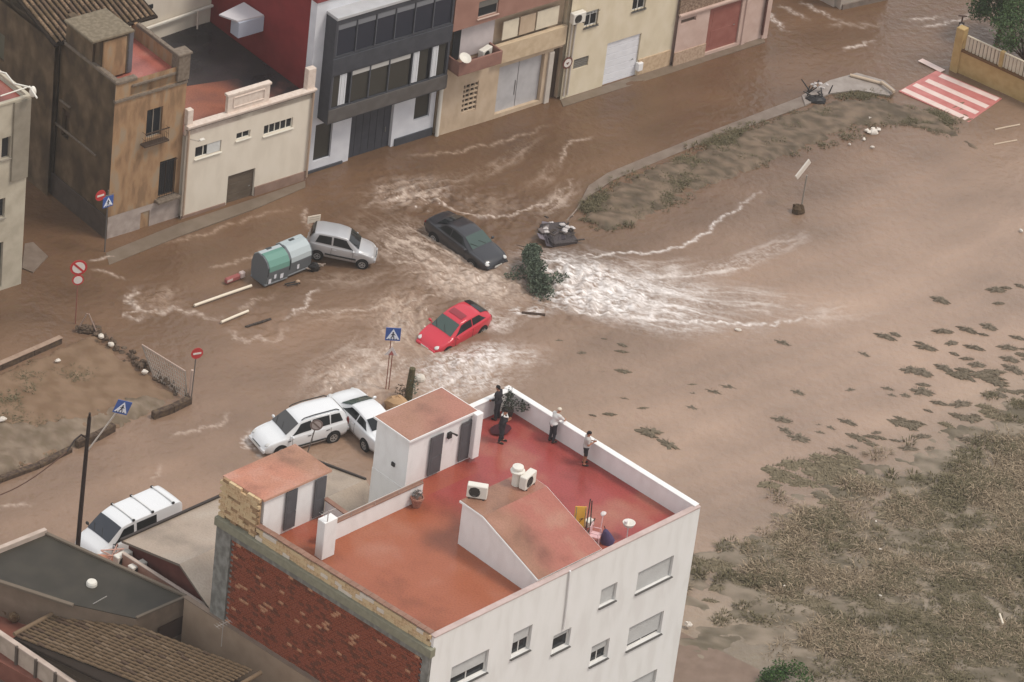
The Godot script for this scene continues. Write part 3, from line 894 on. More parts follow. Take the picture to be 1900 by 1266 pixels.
# a window in a front wall (z = z0): p is its lower left corner; o: panes, blind (0..1 from the top), blind_mat, sill, bars, frame
func window(parent: Node, p: Vector3, w: float, h: float, depth := 0.16, o := {}) -> MeshInstance3D:
	var fm: Material = o.get("frame", flat("white_frame", "dcd8d2", 0.5))
	var z := p.z - depth + 0.05
	var f := mb()
	var t := 0.05
	var n: int = o.get("panes", 2)
	f.box(Vector3(p.x + w / 2, p.y + t / 2, z), Vector3(w - 0.004, t, 0.06), 0.008)
	f.box(Vector3(p.x + w / 2, p.y + h - t / 2, z), Vector3(w - 0.004, t, 0.06), 0.008)
	for i in n + 1:
		f.box(Vector3(p.x + t / 2 + (w - t) * i / n, p.y + h / 2, z), Vector3(t, h - 2 * t, 0.056), 0.008)
	var win := part(o.get("called", "window"), f, fm, parent)
	for i in n:
		var g := mb()
		var pw := (w - t) / n
		g.box(Vector3(p.x + t / 2 + pw * (i + 0.5), p.y + h / 2, z - 0.01), Vector3(pw - t, h - 2 * t, 0.012))
		part("pane", g, o.get("glass", flat("dark_glass", "23262a", 0.08)), win)
	var bl: float = o.get("blind", 0.0)
	if bl > 0.0:
		var b := mb()
		var bm: Material = o.get("blind_mat", flat("white_shutter", "c9c8c4", 0.6))
		var x0: float = p.x + w * float(o.get("blind_from", 0.0)) + 0.03
		var x1: float = p.x + w * float(o.get("blind_to", 1.0)) - 0.03
		var rows := int(bl * h / 0.09) + 1
		for k in rows:
			b.box(Vector3((x0 + x1) / 2, p.y + h - 0.02 - bl * (h - 0.04) * (k + 0.5) / rows, z + 0.055), Vector3(x1 - x0, bl * (h - 0.04) / rows - 0.006, 0.03), 0.008)
		part("shutter", b, bm, win)
	if o.get("sill", true):
		var s := mb()
		s.box(Vector3(p.x + w / 2, p.y - 0.03, p.z + 0.02 - depth / 2), Vector3(w + 0.1, 0.05, depth + 0.14), 0.01)
		part("sill", s, o.get("sill_mat", fm), win)
	if o.get("bars", 0) > 0:
		var g := mb()
		var k: int = o.bars
		for i in k:
			g.tube([Vector3(p.x + w * (i + 0.5) / k, p.y + 0.01, p.z + 0.06), Vector3(p.x + w * (i + 0.5) / k, p.y + h - 0.01, p.z + 0.06)], 0.012, -1, 5)
		for y in [0.06, h - 0.06]:
			g.box(Vector3(p.x + w / 2, p.y + y, p.z + 0.06), Vector3(w + 0.06, 0.025, 0.012))
		part("grille", g, flat("iron", "2c2a2a", 0.6), win)
	return win

func door(parent: Node, p: Vector3, w: float, h: float, m: Material, depth := 0.1, ribs := 0, called := "door") -> MeshInstance3D:
	var b := mb()
	var z := p.z - depth
	if ribs > 0:
		for i in ribs:
			b.box(Vector3(p.x + w / 2, p.y + h * (i + 0.5) / ribs, z), Vector3(w - 0.01, h / ribs - 0.018, 0.05), 0.01)
		b.box(Vector3(p.x + w / 2, p.y + h / 2, z - 0.03), Vector3(w - 0.02, h - 0.02, 0.02))
	else:
		b.box(Vector3(p.x + w / 2, p.y + h / 2, z), Vector3(w - 0.006, h - 0.006, 0.05), 0.006)
		for k in 2:
			b.box(Vector3(p.x + w / 2, p.y + h * (0.27 + 0.46 * k), z + 0.028), Vector3(w * 0.7, h * 0.36, 0.012), 0.005)
	var o := part(called, b, m, parent)
	var k := mb()
	k.tube([Vector3(p.x + w * 0.86, p.y + h * 0.46, z + 0.03), Vector3(p.x + w * 0.86, p.y + h * 0.46, z + 0.09), Vector3(p.x + w * 0.8, p.y + h * 0.46, z + 0.09)], 0.018, -1, 5)
	part("handle", k, flat("steel", "8d8c8a", 0.35, 0.8), o)
	return o

# a floor or roof sheet with its own stains: corners a, b, c, d seen from above, counter-clockwise from the front left
func stained(a: Vector3, b: Vector3, c: Vector3, d: Vector3, cell: float, cols: Array, seed_: int, freq := 0.25) -> MB:
	var g := mb()
	g.tint = true
	var f := noise(seed_, freq, 5)
	var f2 := noise(seed_ + 5, freq * 0.35, 3)
	var nu := maxi(2, int((b - a).length() / cell))
	var nv := maxi(2, int((d - a).length() / cell))
	var at := func(i: int, j: int) -> Vector3:
		return a.lerp(b, float(i) / nu).lerp(d.lerp(c, float(i) / nu), float(j) / nv)
	var paint_at := func(p: Vector3, u: float) -> Color:
		var k := clampf(u + 0.55 * f2.get_noise_2d(p.x, p.z), 0.0, 1.0)
		var m: Color = cols[0].lerp(cols[1], smoothstep(0.25, 0.75, k))
		var s := f.get_noise_2d(p.x, p.z)
		m = m.lerp(cols[2], clampf(s * 1.5 - 0.15, 0.0, 0.85))
		var fine := f.get_noise_2d(p.x * 5.0 + 31.0, p.z * 3.0)
		return m.lerp(m * 0.62, clampf(-s * 1.5 - 0.1 + fine * 0.35, 0.0, 1.0))
	for i in nu:
		for j in nv:
			var q := [[i, j], [i + 1, j], [i + 1, j + 1], [i, j + 1]]
			var P := []
			var K := []
			for e in q:
				var p: Vector3 = at.call(e[0], e[1])
				P.append(p)
				K.append(paint_at.call(p, float(e[0]) / nu))
			var m := (b - a).cross(d - a).normalized()
			for t in [[0, 2, 1], [0, 3, 2]]:
				for e in t:
					g.col = K[e]
					g.vert(P[e], m)
	return g

func stain_mat() -> StandardMaterial3D:
	if mats.has("stained"):
		return mats["stained"]
	var m := mat("stained", ["d0d0d0", "f0f0f0", "ffffff"], 0.24, Vector3(0.7, 0.7, 0.7), 0.04)
	m.vertex_color_use_as_albedo = true
	return m

func many(called: String, mesh: Mesh, m: Material, at: Array, parent: Node) -> void:      # 300 pieces that can be picked up, the rest as one part
	for i in mini(at.size(), 300):
		put(called, mesh, m if m else at[i][1], parent, at[i] if m else at[i][0])
	if at.size() > 300:
		var mm := MultiMesh.new()
		mm.transform_format = MultiMesh.TRANSFORM_3D
		mm.mesh = mesh
		mm.instance_count = at.size() - 300
		for i in range(300, at.size()):
			mm.set_instance_transform(i - 300, at[i] if m else at[i][0])
		var o := MultiMeshInstance3D.new()
		o.name = called
		o.multimesh = mm
		o.material_override = m if m else at[300][1]
		parent.add_child(o, true)
		o.set_meta("kind", "stuff")

func brick_mesh(w: float, h: float, t: float) -> ArrayMesh:
	var b := MB.new()
	b.box(Vector3.ZERO, Vector3(w, h, t), 0.008)
	return b.mesh()

# ------------------------------------------------------------------ the white building with the red terrace
func terrace_building() -> void:
	var O := Vector3(-1.63, 0, 37.72)
	var A := 47.6
	var o := built("apartment_building", "white apartment building with red roof terrace, raw brick side wall and stair sheds", "building", O, A, 8.0, -5.0)
	var white := mat("white_render", ["d6d3ce", "e3e1dd", "e9e7e4"], 0.85, Vector3(0.3, 0.08, 0.3), 0.012)
	var clean := mat("white_wash", ["dad6d2", "e5e2df", "ebe9e6"], 0.8, Vector3(0.4, 0.2, 0.4), 0.012)
	var grey := mat("grey_cement", ["6c6a64", "7d7b75", "8b8a84"], 0.9, Vector3(0.35, 0.25, 0.35), 0.02, 1.0)
	# body and its street-side face with openings
	var b := mb()
	b.slab([Vector2(0.05, -0.35), Vector2(15.45, -0.35), Vector2(14.97, -11.3), Vector2(7.0, -11.35), Vector2(7.0, -8.4), Vector2(2.9, -8.4), Vector2(2.9, -12.0), Vector2(-0.98, -12.0)], -1.0, 8.9)
	var body := part("wall", b, white, o)
	var wins := [[12.08, 6.78, 2.17, 1.12, 1.0, 2], [9.86, 7.02, 0.96, 0.95, 0.96, 1], [12.03, 3.75, 2.12, 1.24, 0.86, 2], [9.77, 3.94, 1.08, 1.06, 0.45, 2], [7.23, 5.74, 1.05, 0.97, 0.3, 1], [4.74, 6.65, 1.09, 1.32, 0.5, 2], [1.25, 6.6, 2.12, 1.2, 0.6, 2], [12.6, 0.7, 1.7, 1.05, 0.7, 2], [9.8, 0.9, 1.1, 1.05, 0.5, 2], [4.75, 3.6, 1.09, 1.3, 0.6, 2], [1.25, 3.5, 2.12, 1.2, 0.6, 2]]
	var holes := []
	for w in wins:
		holes.append(Rect2(w[0], w[1] + 1.0, w[2], w[3]))
	var f := mb()
	f.wall(Vector3(0, -1, 0), UX, UY, 15.5, 10.85, holes, 0.34)
	part("wall", f, white, o)
	var r := mb()
	r.quad(Vector3(15.5, -1, 0), Vector3(15.0, -1, -11.3), Vector3(15.0, 9.85, -11.3), Vector3(15.5, 9.85, 0))
	part("wall", r, white, o)
	for w in wins:
		window(o, Vector3(w[0], w[1], 0.0), w[2], w[3], 0.24, {"panes": w[5], "blind": w[4], "sill_mat": flat("dark_sill", "55524f", 0.7), "blind_mat": mat("blind_slats", ["b4b3b0", "c4c3c0"], 0.6)})
	# parapets and copings
	var p := mb()
	p.box(Vector3(7.76, 9.36, -0.12), Vector3(15.5, 0.98, 0.22))
	part("parapet", p, clean, o)
	p = mb()
	p.bar(Vector3(0.0, 9.9, -0.11), Vector3(15.52, 9.9, -0.11), 0.28, 0.09, 0.02)
	part("coping", p, mat("dusty_coping", ["a8938c", "bba69f", "c9b6b0"], 0.8), o)
	p = mb()
	p.ext([Vector2(15.5, -0.24), Vector2(15.0, -11.3), Vector2(14.78, -11.3), Vector2(15.28, -0.24)].map(func(q): return Vector2(q.x, -q.y)), Transform3D(Basis(UX, -UZ, UY), Vector3(0, 8.88, 0)), 1.06)
	part("parapet", p, clean, o)
	p = mb()
	p.bar(Vector3(15.39, 9.97, -0.1), Vector3(14.89, 9.97, -11.38), 0.3, 0.07, 0.02)
	part("coping", p, clean, o)
	p = mb()
	p.box(Vector3(12.8, 9.4, -11.2), Vector3(3.9, 1.0, 0.2))
	p.bar(Vector3(10.85, 9.93, -11.2), Vector3(14.98, 9.93, -11.2), 0.28, 0.07, 0.02)
	part("parapet", p, clean, o)
	# terrace floor
	var tile_red := [Color(0.38, 0.115, 0.056), Color(0.36, 0.070, 0.060), Color(0.44, 0.19, 0.125)]
	var orange := Color(0.37, 0.095, 0.058)
	part("terrace_floor", stained(Vector3(-0.1, 9.0, -0.1), Vector3(15.3, 9.0, -0.1), Vector3(14.95, 9.0, -8.3), Vector3(-0.7, 9.0, -8.3), 0.14, tile_red, 12, 0.22), stain_mat(), o)
	part("terrace_floor", stained(Vector3(7.02, 9.0, -8.3), Vector3(14.95, 9.0, -8.3), Vector3(14.85, 9.0, -11.3), Vector3(7.02, 9.0, -11.3), 0.14, [orange, tile_red[1], tile_red[2]], 12, 0.22), stain_mat(), o)
	part("terrace_floor", stained(Vector3(-0.7, 9.0, -8.3), Vector3(2.85, 9.0, -8.3), Vector3(2.85, 9.0, -9.9), Vector3(-0.85, 9.0, -9.9), 0.14, [tile_red[0], orange, tile_red[2]], 12, 0.22), stain_mat(), o)
	# light well parapet with brown cap, and its rail
	p = mb()
	p.box(Vector3(4.95, 9.42, -8.31), Vector3(4.1, 0.86, 0.18))
	p.box(Vector3(2.82, 9.42, -9.05), Vector3(0.16, 0.86, 1.3))
	part("parapet", p, clean, o)
	p = mb()
	p.bar(Vector3(1.3, 9.89, -8.31), Vector3(7.0, 9.89, -8.31), 0.26, 0.07, 0.015)
	p.bar(Vector3(2.82, 9.892, -9.8), Vector3(2.82, 9.892, -8.45), 0.24, 0.07, 0.015)
	part("coping", p, mat("brown_tile", ["7a5a4a", "8b6857", "987565"], 0.6), o)
	p = mb()
	p.box(Vector3(2.1, 9.42, -8.29), Vector3(1.6, 0.86, 0.16))
	part("parapet", p, clean, o)
	var rail := mb()
	rail.tube([Vector3(1.2, 10.15, -8.2), Vector3(7.0, 10.15, -8.2)], 0.022, -1, 6)
	for i in 5:
		rail.tube([Vector3(1.5 + i * 1.35, 9.9, -8.2), Vector3(1.5 + i * 1.35, 10.15, -8.2)], 0.015, -1, 5)
	part("rail", rail, flat("pale_metal", "b9b2ab", 0.4, 0.5), o)
	var colm := mb()
	colm.box(Vector3(0.92, 9, -7.45) + Vector3(0.05, 0.95, -0.22), Vector3(0.72, 1.9, 0.45), 0.02)
	part("pillar", colm, clean, o)
	# raw brick side: a wall a few degrees off square
	var q0 := Vector3(-1.12, 0, -12.0)
	var q1 := Vector3(0.0, 0, -0.02)
	var ux := (q1 - q0).normalized()
	var out := ux.cross(UY)
	var L := (q1 - q0).length()
	var side := Transform3D(Basis(ux, UY, out), q0 + out * 0.02 - base)
	b = mb()
	b.xf = side
	b.box(Vector3(0.42, 4.1, -0.02), Vector3(0.84, 10.2, 0.2), 0.01)
	b.box(Vector3(L - 0.2, 4.0, -0.02), Vector3(0.4, 10.0, 0.2), 0.01)
	b.box(Vector3(L / 2, 8.78, -0.03), Vector3(L - 0.02, 0.34, 0.17), 0.01)
	b.box(Vector3(L / 2, 3.75, -0.06), Vector3(L - 1.25, 9.6, 0.06))
	part("concrete_frame", b, grey, o)
	b = mb()
	b.xf = side
	b.box(Vector3(L / 2 + 0.02, 9.16, 0.04), Vector3(L + 0.16, 0.42, 0.3), 0.015)
	part("ledge", b, mat("ledge_cement", ["777468", "86836f", "93907f"], 0.85, Vector3(0.4, 0.4, 0.4), 0.02), o)
	var infill := b.mesh()
	var brick := brick_mesh(0.262, 0.128, 0.07)
	var tones := [mat("brick_a", ["6d3423", "84452f", "94553d"], 0.9, Vector3(2, 2, 2)), mat("brick_b", ["7a3a28", "8f4c36"], 0.9, Vector3(2, 2, 2)), mat("brick_c", ["5c2e22", "70402e"], 0.9, Vector3(2, 2, 2)), mat("brick_pale", ["9f6c50", "b08062", "be9574"], 0.9, Vector3(2, 2, 2))]
	var nb := noise(61, 0.7, 2)
	var by := [[], [], [], []]
	var all := 0
	for row in 42:
		for k in 40:
			var u := 0.86 + 0.14 + k * 0.272 + (0.136 if row % 2 else 0.0)
			var v := 8.52 - row * 0.138
			if u > L - 0.55:
				continue
			var g := nb.get_noise_2d(u * 1.0, v * 1.6)
			var t := 3 if (g > 0.36 and rng.randf() < 0.28) or rng.randf() < 0.006 else (0 if rng.randf() < 0.45 else (1 if rng.randf() < 0.6 else 2))
			var tr := side * Transform3D(Basis(UZ, rng.randf_range(-0.02, 0.02)), Vector3(u, v, rng.randf_range(-0.03, 0.0) + (0.012 if t == 3 else 0.0)))
			by[t].append([tr, row])
			all += 1
	var left := 300
	for t in [3, 1, 0, 2]:                       # the pale ones stand out most, then row by row from the top
		by[t].sort_custom(func(a, c): return a[1] < c[1])
		var some := mini(by[t].size(), 110 if t == 3 else left / 2 if t != 2 else left)
		some = mini(some, left)
		left -= some
		for i in some:
			put("brick", brick, tones[t], body, by[t][i][0])
		var rest: Array = by[t].slice(some).map(func(e): return e[0])
		if rest.size():
			var mm := MultiMesh.new()
			mm.transform_format = MultiMesh.TRANSFORM_3D
			mm.mesh = brick
			mm.instance_count = rest.size()
			for i in rest.size():
				mm.set_instance_transform(i, rest[i])
			var mi := MultiMeshInstance3D.new()
			mi.name = "brickwork"
			mi.multimesh = mm
			mi.material_override = tones[t]
			body.add_child(mi, true)
			mi.set_meta("kind", "stuff")
	# crumbling block parapet on that side with a tile cap
	var cream := [mat("block_a", ["a88a66", "bd9f7a", "cbb08c"], 0.9, Vector3(1.5, 1.5, 1.5)), mat("block_b", ["c2a67f", "d2b890"], 0.9, Vector3(1.5, 1.5, 1.5)), mat("block_c", ["8a6c4e", "a38463"], 0.9, Vector3(1.5, 1.5, 1.5)), mat("block_white", ["cdbfae", "d8ccbc"], 0.9)]
	var block := brick_mesh(0.385, 0.175, 0.16)
	b = mb()
	b.xf = side
	b.box(Vector3(L / 2 + 1.1, 9.6, -0.11), Vector3(L - 2.3, 0.5, 0.1))
	var low := part("parapet", b, cream[2], o)
	for row in 3:
		for k in 25:
			var u := 2.35 + k * 0.39 + (0.19 if row % 2 else 0.0)
			if u > L - 0.15:
				continue
			put("brick", block, cream[[0, 1, 1, 3, 0][rng.randi() % 5]], low, side * Transform3D(Basis(), Vector3(u, 9.46 + row * 0.18, -0.02 + rng.randf_range(-0.04, 0.0))))
	b = mb()
	b.xf = side
	for k in 26:
		b.box(Vector3(2.3 + k * 0.375, 10.0, -0.1 + rng.randf_range(-0.012, 0.012)), Vector3(0.365, 0.06, 0.28), 0.012)
	part("coping", b, mats["brown_tile"], o)
	# shed at the left back corner: block side wall, white front, two grey doors
	b = mb()
	b.slab([Vector2(-0.62, -9.85), Vector2(2.85, -9.85), Vector2(2.85, -11.98), Vector2(-0.85, -11.98)], 9.0, 11.22)
	var shed := part("shed", b, clean, o)
	block = brick_mesh(0.345, 0.165, 0.14)
	b = mb()
	b.xf = side
	b.box(Vector3(1.12, 10.25, -0.12), Vector3(2.1, 1.95, 0.08))
	part("mortar", b, cream[2], shed)
	for row in 12:
		for k in 7:
			var u := 0.14 + k * 0.352 + (0.12 if row % 2 else 0.0)
			if u > 2.05 or (row in [0, 11] and rng.randf() < 0.25) or rng.randf() < 0.04:
				continue
			put("brick", block, cream[[0, 1, 1, 0, 2][rng.randi() % 5]], shed, side * Transform3D(Basis(), Vector3(u, 9.46 + row * 0.163, -0.03 + rng.randf_range(-0.035, 0.01))))
	b = mb()
	b.xf.origin -= Vector3(0, 0, 0)
	b.slab([Vector2(-0.78, -9.72), Vector2(2.98, -9.72), Vector2(2.98, -12.06), Vector2(-1.02, -12.06)], 11.22, 11.32)
	part("roof", b, mat("shed_edge", ["b5876f", "c79a83"], 0.8), shed)
	part("roof", stained(Vector3(-0.78, 11.325, -9.72), Vector3(2.98, 11.325, -9.72), Vector3(2.98, 11.325, -12.06), Vector3(-1.02, 11.325, -12.06), 0.12, [Color(0.52, 0.22, 0.14), Color(0.40, 0.20, 0.125), Color(0.56, 0.32, 0.24)], 18, 0.5), stain_mat(), shed)
	var dm := mat("grey_door", ["4d4c4f", "5a595c"], 0.6)
	door(shed, Vector3(0.52, 9.18, -9.8), 0.62, 1.95, dm, -0.03)
	door(shed, Vector3(2.14, 9.14, -9.8), 0.62, 1.95, dm, -0.03)
	# taller shed beside the light well
	b = mb()
	b.slab([Vector2(7.02, -9.3), Vector2(10.8, -9.3), Vector2(10.72, -11.3), Vector2(7.02, -11.34)], 4.2, 11.4)
	var tall := part("stair_shed", b, clean, o)
	b = mb()
	b.slab([Vector2(6.9, -9.18), Vector2(10.92, -9.18), Vector2(10.84, -11.44), Vector2(6.9, -11.48)], 11.4, 11.5)
	part("roof", b, clean, tall)
	part("roof", stained(Vector3(6.94, 11.504, -9.22), Vector3(10.88, 11.504, -9.22), Vector3(10.8, 11.504, -11.4), Vector3(6.94, 11.504, -11.44), 0.12, [Color(0.38, 0.19, 0.125), Color(0.43, 0.185, 0.13), Color(0.47, 0.25, 0.18)], 23, 0.4), stain_mat(), tall)
	door(tall, Vector3(8.22, 9.12, -9.25), 0.74, 2.0, dm, -0.03)
	door(tall, Vector3(10.02, 9.15, -9.25), 0.74, 2.0, dm, -0.03)
	b = mb()
	var lp := Vector3(9.36, 10.8, -9.25)
	b.box(lp, Vector3(0.22, 0.3, 0.14), 0.02)
	b.tube([lp + Vector3(0.1, 0.1, 0.05), lp + Vector3(0.35, -0.08, 0.12)], 0.03, 0.05, 6)
	part("wall_lamp", b, flat("iron", "2c2a2a", 0.6), tall)
	b = mb()
	b.box(Vector3(6.99, 9.75, -10.11), Vector3(0.08, 0.2, 0.2), 0.02)
	part("vent", b, flat("iron", "2c2a2a", 0.6), tall)
	b = mb()
	b.box(Vector3(10.71, 10.34, -9.2) + Vector3(0.1, 0.0, 0.1), Vector3(0.4, 2.3, 0.3), 0.02)
	part("pillar", b, clean, tall)
	# stair head whose slab slopes down to the front edge
	b = mb()
	b.ext([Vector2(-5.0, 9.0), Vector2(-0.26, 9.0), Vector2(-0.26, 9.95), Vector2(-3.75, 11.1), Vector2(-5.0, 11.1)], Transform3D(Basis(UZ, UY, -UX), Vector3(9.7, 0, 0)), 3.6)
	var stair := part("stair_head", b, clean, o)
	b = mb()
	b.ext([Vector2(-5.1, 11.1), Vector2(-3.75, 11.1), Vector2(-0.26, 9.95), Vector2(-0.2, 10.02), Vector2(-3.7, 11.19), Vector2(-5.1, 11.19)], Transform3D(Basis(UZ, UY, -UX), Vector3(9.75, 0, 0)), 3.75)
	part("roof", b, clean, stair)
	part("roof", stained(Vector3(6.04, 11.212, -3.7), Vector3(9.72, 11.212, -3.7), Vector3(9.72, 11.212, -5.08), Vector3(6.04, 11.212, -5.08), 0.12, [Color(0.33, 0.17, 0.11), Color(0.40, 0.17, 0.12), Color(0.45, 0.24, 0.17)], 28, 0.4), stain_mat(), stair)
	part("roof", stained(Vector3(6.04, 10.045, -0.2), Vector3(9.72, 10.045, -0.2), Vector3(9.72, 11.212, -3.7), Vector3(6.04, 11.212, -3.7), 0.12, [Color(0.34, 0.17, 0.11), Color(0.42, 0.15, 0.11), Color(0.46, 0.24, 0.17)], 29, 0.4), stain_mat(), stair)
	b = mb()
	b.tube([Vector3(7.64, 9.96, 0.06), Vector3(7.72, 8.25, 0.06), Vector3(7.74, 6.89, 0.06)], 0.045, -1, 6)
	part("downpipe", b, clean, o)

# ------------------------------------------------------------------ low buildings in front of it
func annex() -> void:
	var O := Vector3(-1.63, 0, 37.72)
	var A := 47.6
	var o := built("annex", "low gabled annex with pale concrete roof and dark red end wall by the white van", "building", O, A, 3.0, -15.5)
	var red := mat("oxblood_wall", ["4d241d", "5c2e26", "693a31"], 0.85, Vector3(0.3, 0.3, 0.3), 0.015)
	var b := mb()
	b.ext([Vector2(-18.3, -1), Vector2(-12.75, -1), Vector2(-12.75, 3.85), Vector2(-14.7, 4.85), Vector2(-18.3, 3.9)], Transform3D(Basis(UZ, UY, -UX), Vector3(9.9, 0, 0)), 10.3)
	part("wall", b, red, o)
	var cols := [Color(0.44, 0.345, 0.265), Color(0.42, 0.33, 0.25), Color(0.52, 0.435, 0.35)]
	b = mb()
	b.ext([Vector2(-18.5, 3.86), Vector2(-14.7, 4.87), Vector2(-12.6, 3.8), Vector2(-12.6, 3.9), Vector2(-14.7, 4.99), Vector2(-18.5, 3.97)], Transform3D(Basis(UZ, UY, -UX), Vector3(10.1, 0, 0)), 10.75)
	var roof := part("roof", b, mat("roof_edge", ["6b5f54", "7b6f63"], 0.8), o)
	part("roof_sheet", stained(Vector3(-0.65, 4.995, -14.7), Vector3(10.1, 4.995, -14.7), Vector3(10.1, 3.975, -18.5), Vector3(-0.65, 3.975, -18.5), 0.2, cols, 41, 0.3), stain_mat(), roof)
	part("roof_sheet", stained(Vector3(-0.65, 3.905, -12.6), Vector3(10.1, 3.905, -12.6), Vector3(10.1, 4.995, -14.7), Vector3(-0.65, 4.995, -14.7), 0.2, cols, 42, 0.3), stain_mat(), roof)
	b = mb()
	b.bar(Vector3(-0.7, 4.02, -18.5), Vector3(10.12, 4.02, -18.5), 0.12, 0.12)
	b.bar(Vector3(10.1, 5.02, -14.7), Vector3(10.1, 4.02, -18.5), 0.1, 0.1)
	part("gutter", b, flat("dark_gutter", "38302c", 0.6), roof)
	b = mb()
	b.slab([Vector2(2.9, -8.4), Vector2(7.02, -8.4), Vector2(7.02, -12.6), Vector2(2.9, -12.6)], -1.0, 3.88)
	part("flat_roof", b, mat("pale_screed", ["9a8774", "a99683", "b7a693"], 0.85), o)

func near_roofs() -> void:
	var O := Vector3(-1.63, 0, 37.72)
	var A := 47.6
	var beige := mat("beige_render", ["84705d", "937e6a", "9f8b77"], 0.9, Vector3(0.2, 0.2, 0.2), 0.012)
	# plain wall in front of the brick side
	var o := built("boundary_wall", "long plain beige party wall under the raw brick wall of the white building", "wall", O, A, -1.1, -9.0)
	var b := mb()
	b.slab([Vector2(-1.42, -13.4), Vector2(-1.2, -13.4), Vector2(-0.08, -0.5), Vector2(0.5, 5.0), Vector2(0.2, 5.0), Vector2(-0.32, -0.5)], -1.0, 4.3)
	part("wall", b, beige, o)
	b = mb()
	b.slab([Vector2(-1.45, -13.45), Vector2(-1.2, -13.45), Vector2(-0.08, -0.5), Vector2(0.5, 5.0), Vector2(0.17, 5.0), Vector2(-0.35, -0.5)], 4.3, 4.36)
	part("coping", b, mat("beige_cap", ["7a6858", "887565"], 0.9), o)
	# olive flat roof house
	o = built("flat_roof_house", "low beige house with a wet dark olive flat roof beside the lamp post", "house", O, A, -4.0, -17.5)
	var outline := [Vector2(-5.2, -21.15), Vector2(-2.92, -21.0), Vector2(-0.98, -13.76), Vector2(-3.71, -13.81), Vector2(-5.25, -16.13), Vector2(-6.68, -19.26), Vector2(-8.6, -23.4), Vector2(-6.9, -24.2)]
	b = mb()
	b.slab(outline, -1.0, 3.96)
	part("wall", b, mat("drab_wall", ["6f5f50", "7d6c5c", "8a7968"], 0.9, Vector3(0.25, 0.25, 0.25), 0.015), o)
	b = mb()
	b.slab(outline, 3.96, 4.0)
	var m := mat("olive_roof", ["2e2a21", "37322a", "423c31"], 0.6, Vector3(0.16, 0.16, 0.16), 0.012)
	part("roof", b, m, o)
	b = mb()
	b.bar(Vector3(-7.66, 4.1, -20.98), Vector3(-3, 4.1, -20.81), 0.22, 0.3, 0.02)
	part("parapet", b, mat("pale_cap", ["a39184", "b5a396", "c3b2a6"], 0.8), o)
	b = mb()
	b.bar(Vector3(-3.05, 4.05, -20.74), Vector3(-1.03, 4.05, -13.71), 0.16, 0.12, 0.02)
	b.bar(Vector3(-1.03, 4.05, -13.71), Vector3(-3.73, 4.05, -13.79), 0.14, 0.1, 0.02)
	part("kerb", b, mat("drab_cap", ["62564a", "726557"], 0.85), o)
	b = mb()
	b.bar(Vector3(-6.92, 4.06, -19.34), Vector3(-5.35, 4.06, -16.01), 0.2, 0.13, 0.02)
	part("kerb", b, mats["drab_cap"], o)
	b = mb()
	b.lathe([Vector2(0.24, 0.0), Vector2(0.24, 0.12), Vector2(0.2, 0.2), Vector2(0.0, 0.22)], 14, Transform3D(Basis(), Vector3(-3.75, 4, -16.74) - Vector3(0, 0.0, 0)))
	part("roof_vent", b, flat("white_plastic", "d8d2c6", 0.5), o)
	b = mb()
	b.tube([Vector3(-4.54, 4, -15.66), Vector3(-4.18, 4.5, -15.24)], 0.025, -1, 5)
	part("pipe", b, flat("pale_metal", "b9b2ab", 0.4, 0.5), o)
	# its yard front with a dark doorway
	b = mb()
	b.bar(Vector3(-2.5, 2.55, -13.7), Vector3(-0.82, 2.58, -13.7), 0.05, 0.9)
	part("doorway", b, mat("dark_door", ["3a2a24", "463229"], 0.7), o)
	b = mb()
	b.slab([Vector2(-3.6, -13.8), Vector2(-1.2, -13.7), Vector2(0.2, 4.0), Vector2(-2.4, 4.0)], -0.5, 1.2)
	part("yard", b, beige, o)
	# the roofed lower terrace on the far left
	o = built("lower_terrace", "narrow reddish terrace below the olive roof at the left edge", "terrace", O, A, -7.5, -17.5)
	b = mb()
	b.slab([Vector2(-9.6, -22.0), Vector2(-7.7, -22.4), Vector2(-5.3, -16.1), Vector2(-4.6, -14.5), Vector2(-8.2, -14.5)], -1.0, 2.1)
	part("floor", b, mat("reddish_floor", ["6b4034", "7c4d40", "8b5c4e"], 0.5, Vector3(0.3, 0.3, 0.3)), o)
	b = mb()
	for k in 5:
		b.ball(Vector3(-6.07, 2.25, -18.82) + Vector3(rng.randf_range(-0.5, 0.5), rng.randf_range(-0.05, 0.15), rng.randf_range(-0.4, 0.4)), Vector3(0.3, 0.22, 0.25), 7, 5, 0.2, rng)
	part("clutter", b, mat("junk", ["4a3527", "6b5237", "7b6a52"], 0.9, Vector3(2, 2, 2)), o)
	# tiled roof house
	var a0 := Vector3(-4.24, 3, -17.12)
	var a1 := Vector3(-7.82, 3, -16.83)
	var up := (Vector3(-2.42, 4.6, -7.36) - a0).normalized()
	var ea := (a1 - a0).normalized()
	o = built("tile_roof_house", "old house with rows of weathered brown barrel tiles in the lower left corner", "house", O, A, -5.0, -12.0)
	var nn := up.cross(ea).normalized()
	if nn.y < 0.0:
		nn = -nn
	var wd := (a1 - a0).length()
	var len := (Vector3(-2.42, 4.6, -7.36) - a0).length()
	b = mb()
	b.xf = Transform3D(Basis(ea, nn, ea.cross(nn)), -base)
	b.xf.origin = a0 - base
	var zs := signf((ea.cross(nn)).dot(up))
	b.box(Vector3(wd / 2, -0.1, zs * len / 2), Vector3(wd + 0.1, 0.12, len))
	var deck := part("roof", b, mat("roof_deck", ["231a13", "2e231a"], 0.95), o)
	var tile := MB.new()
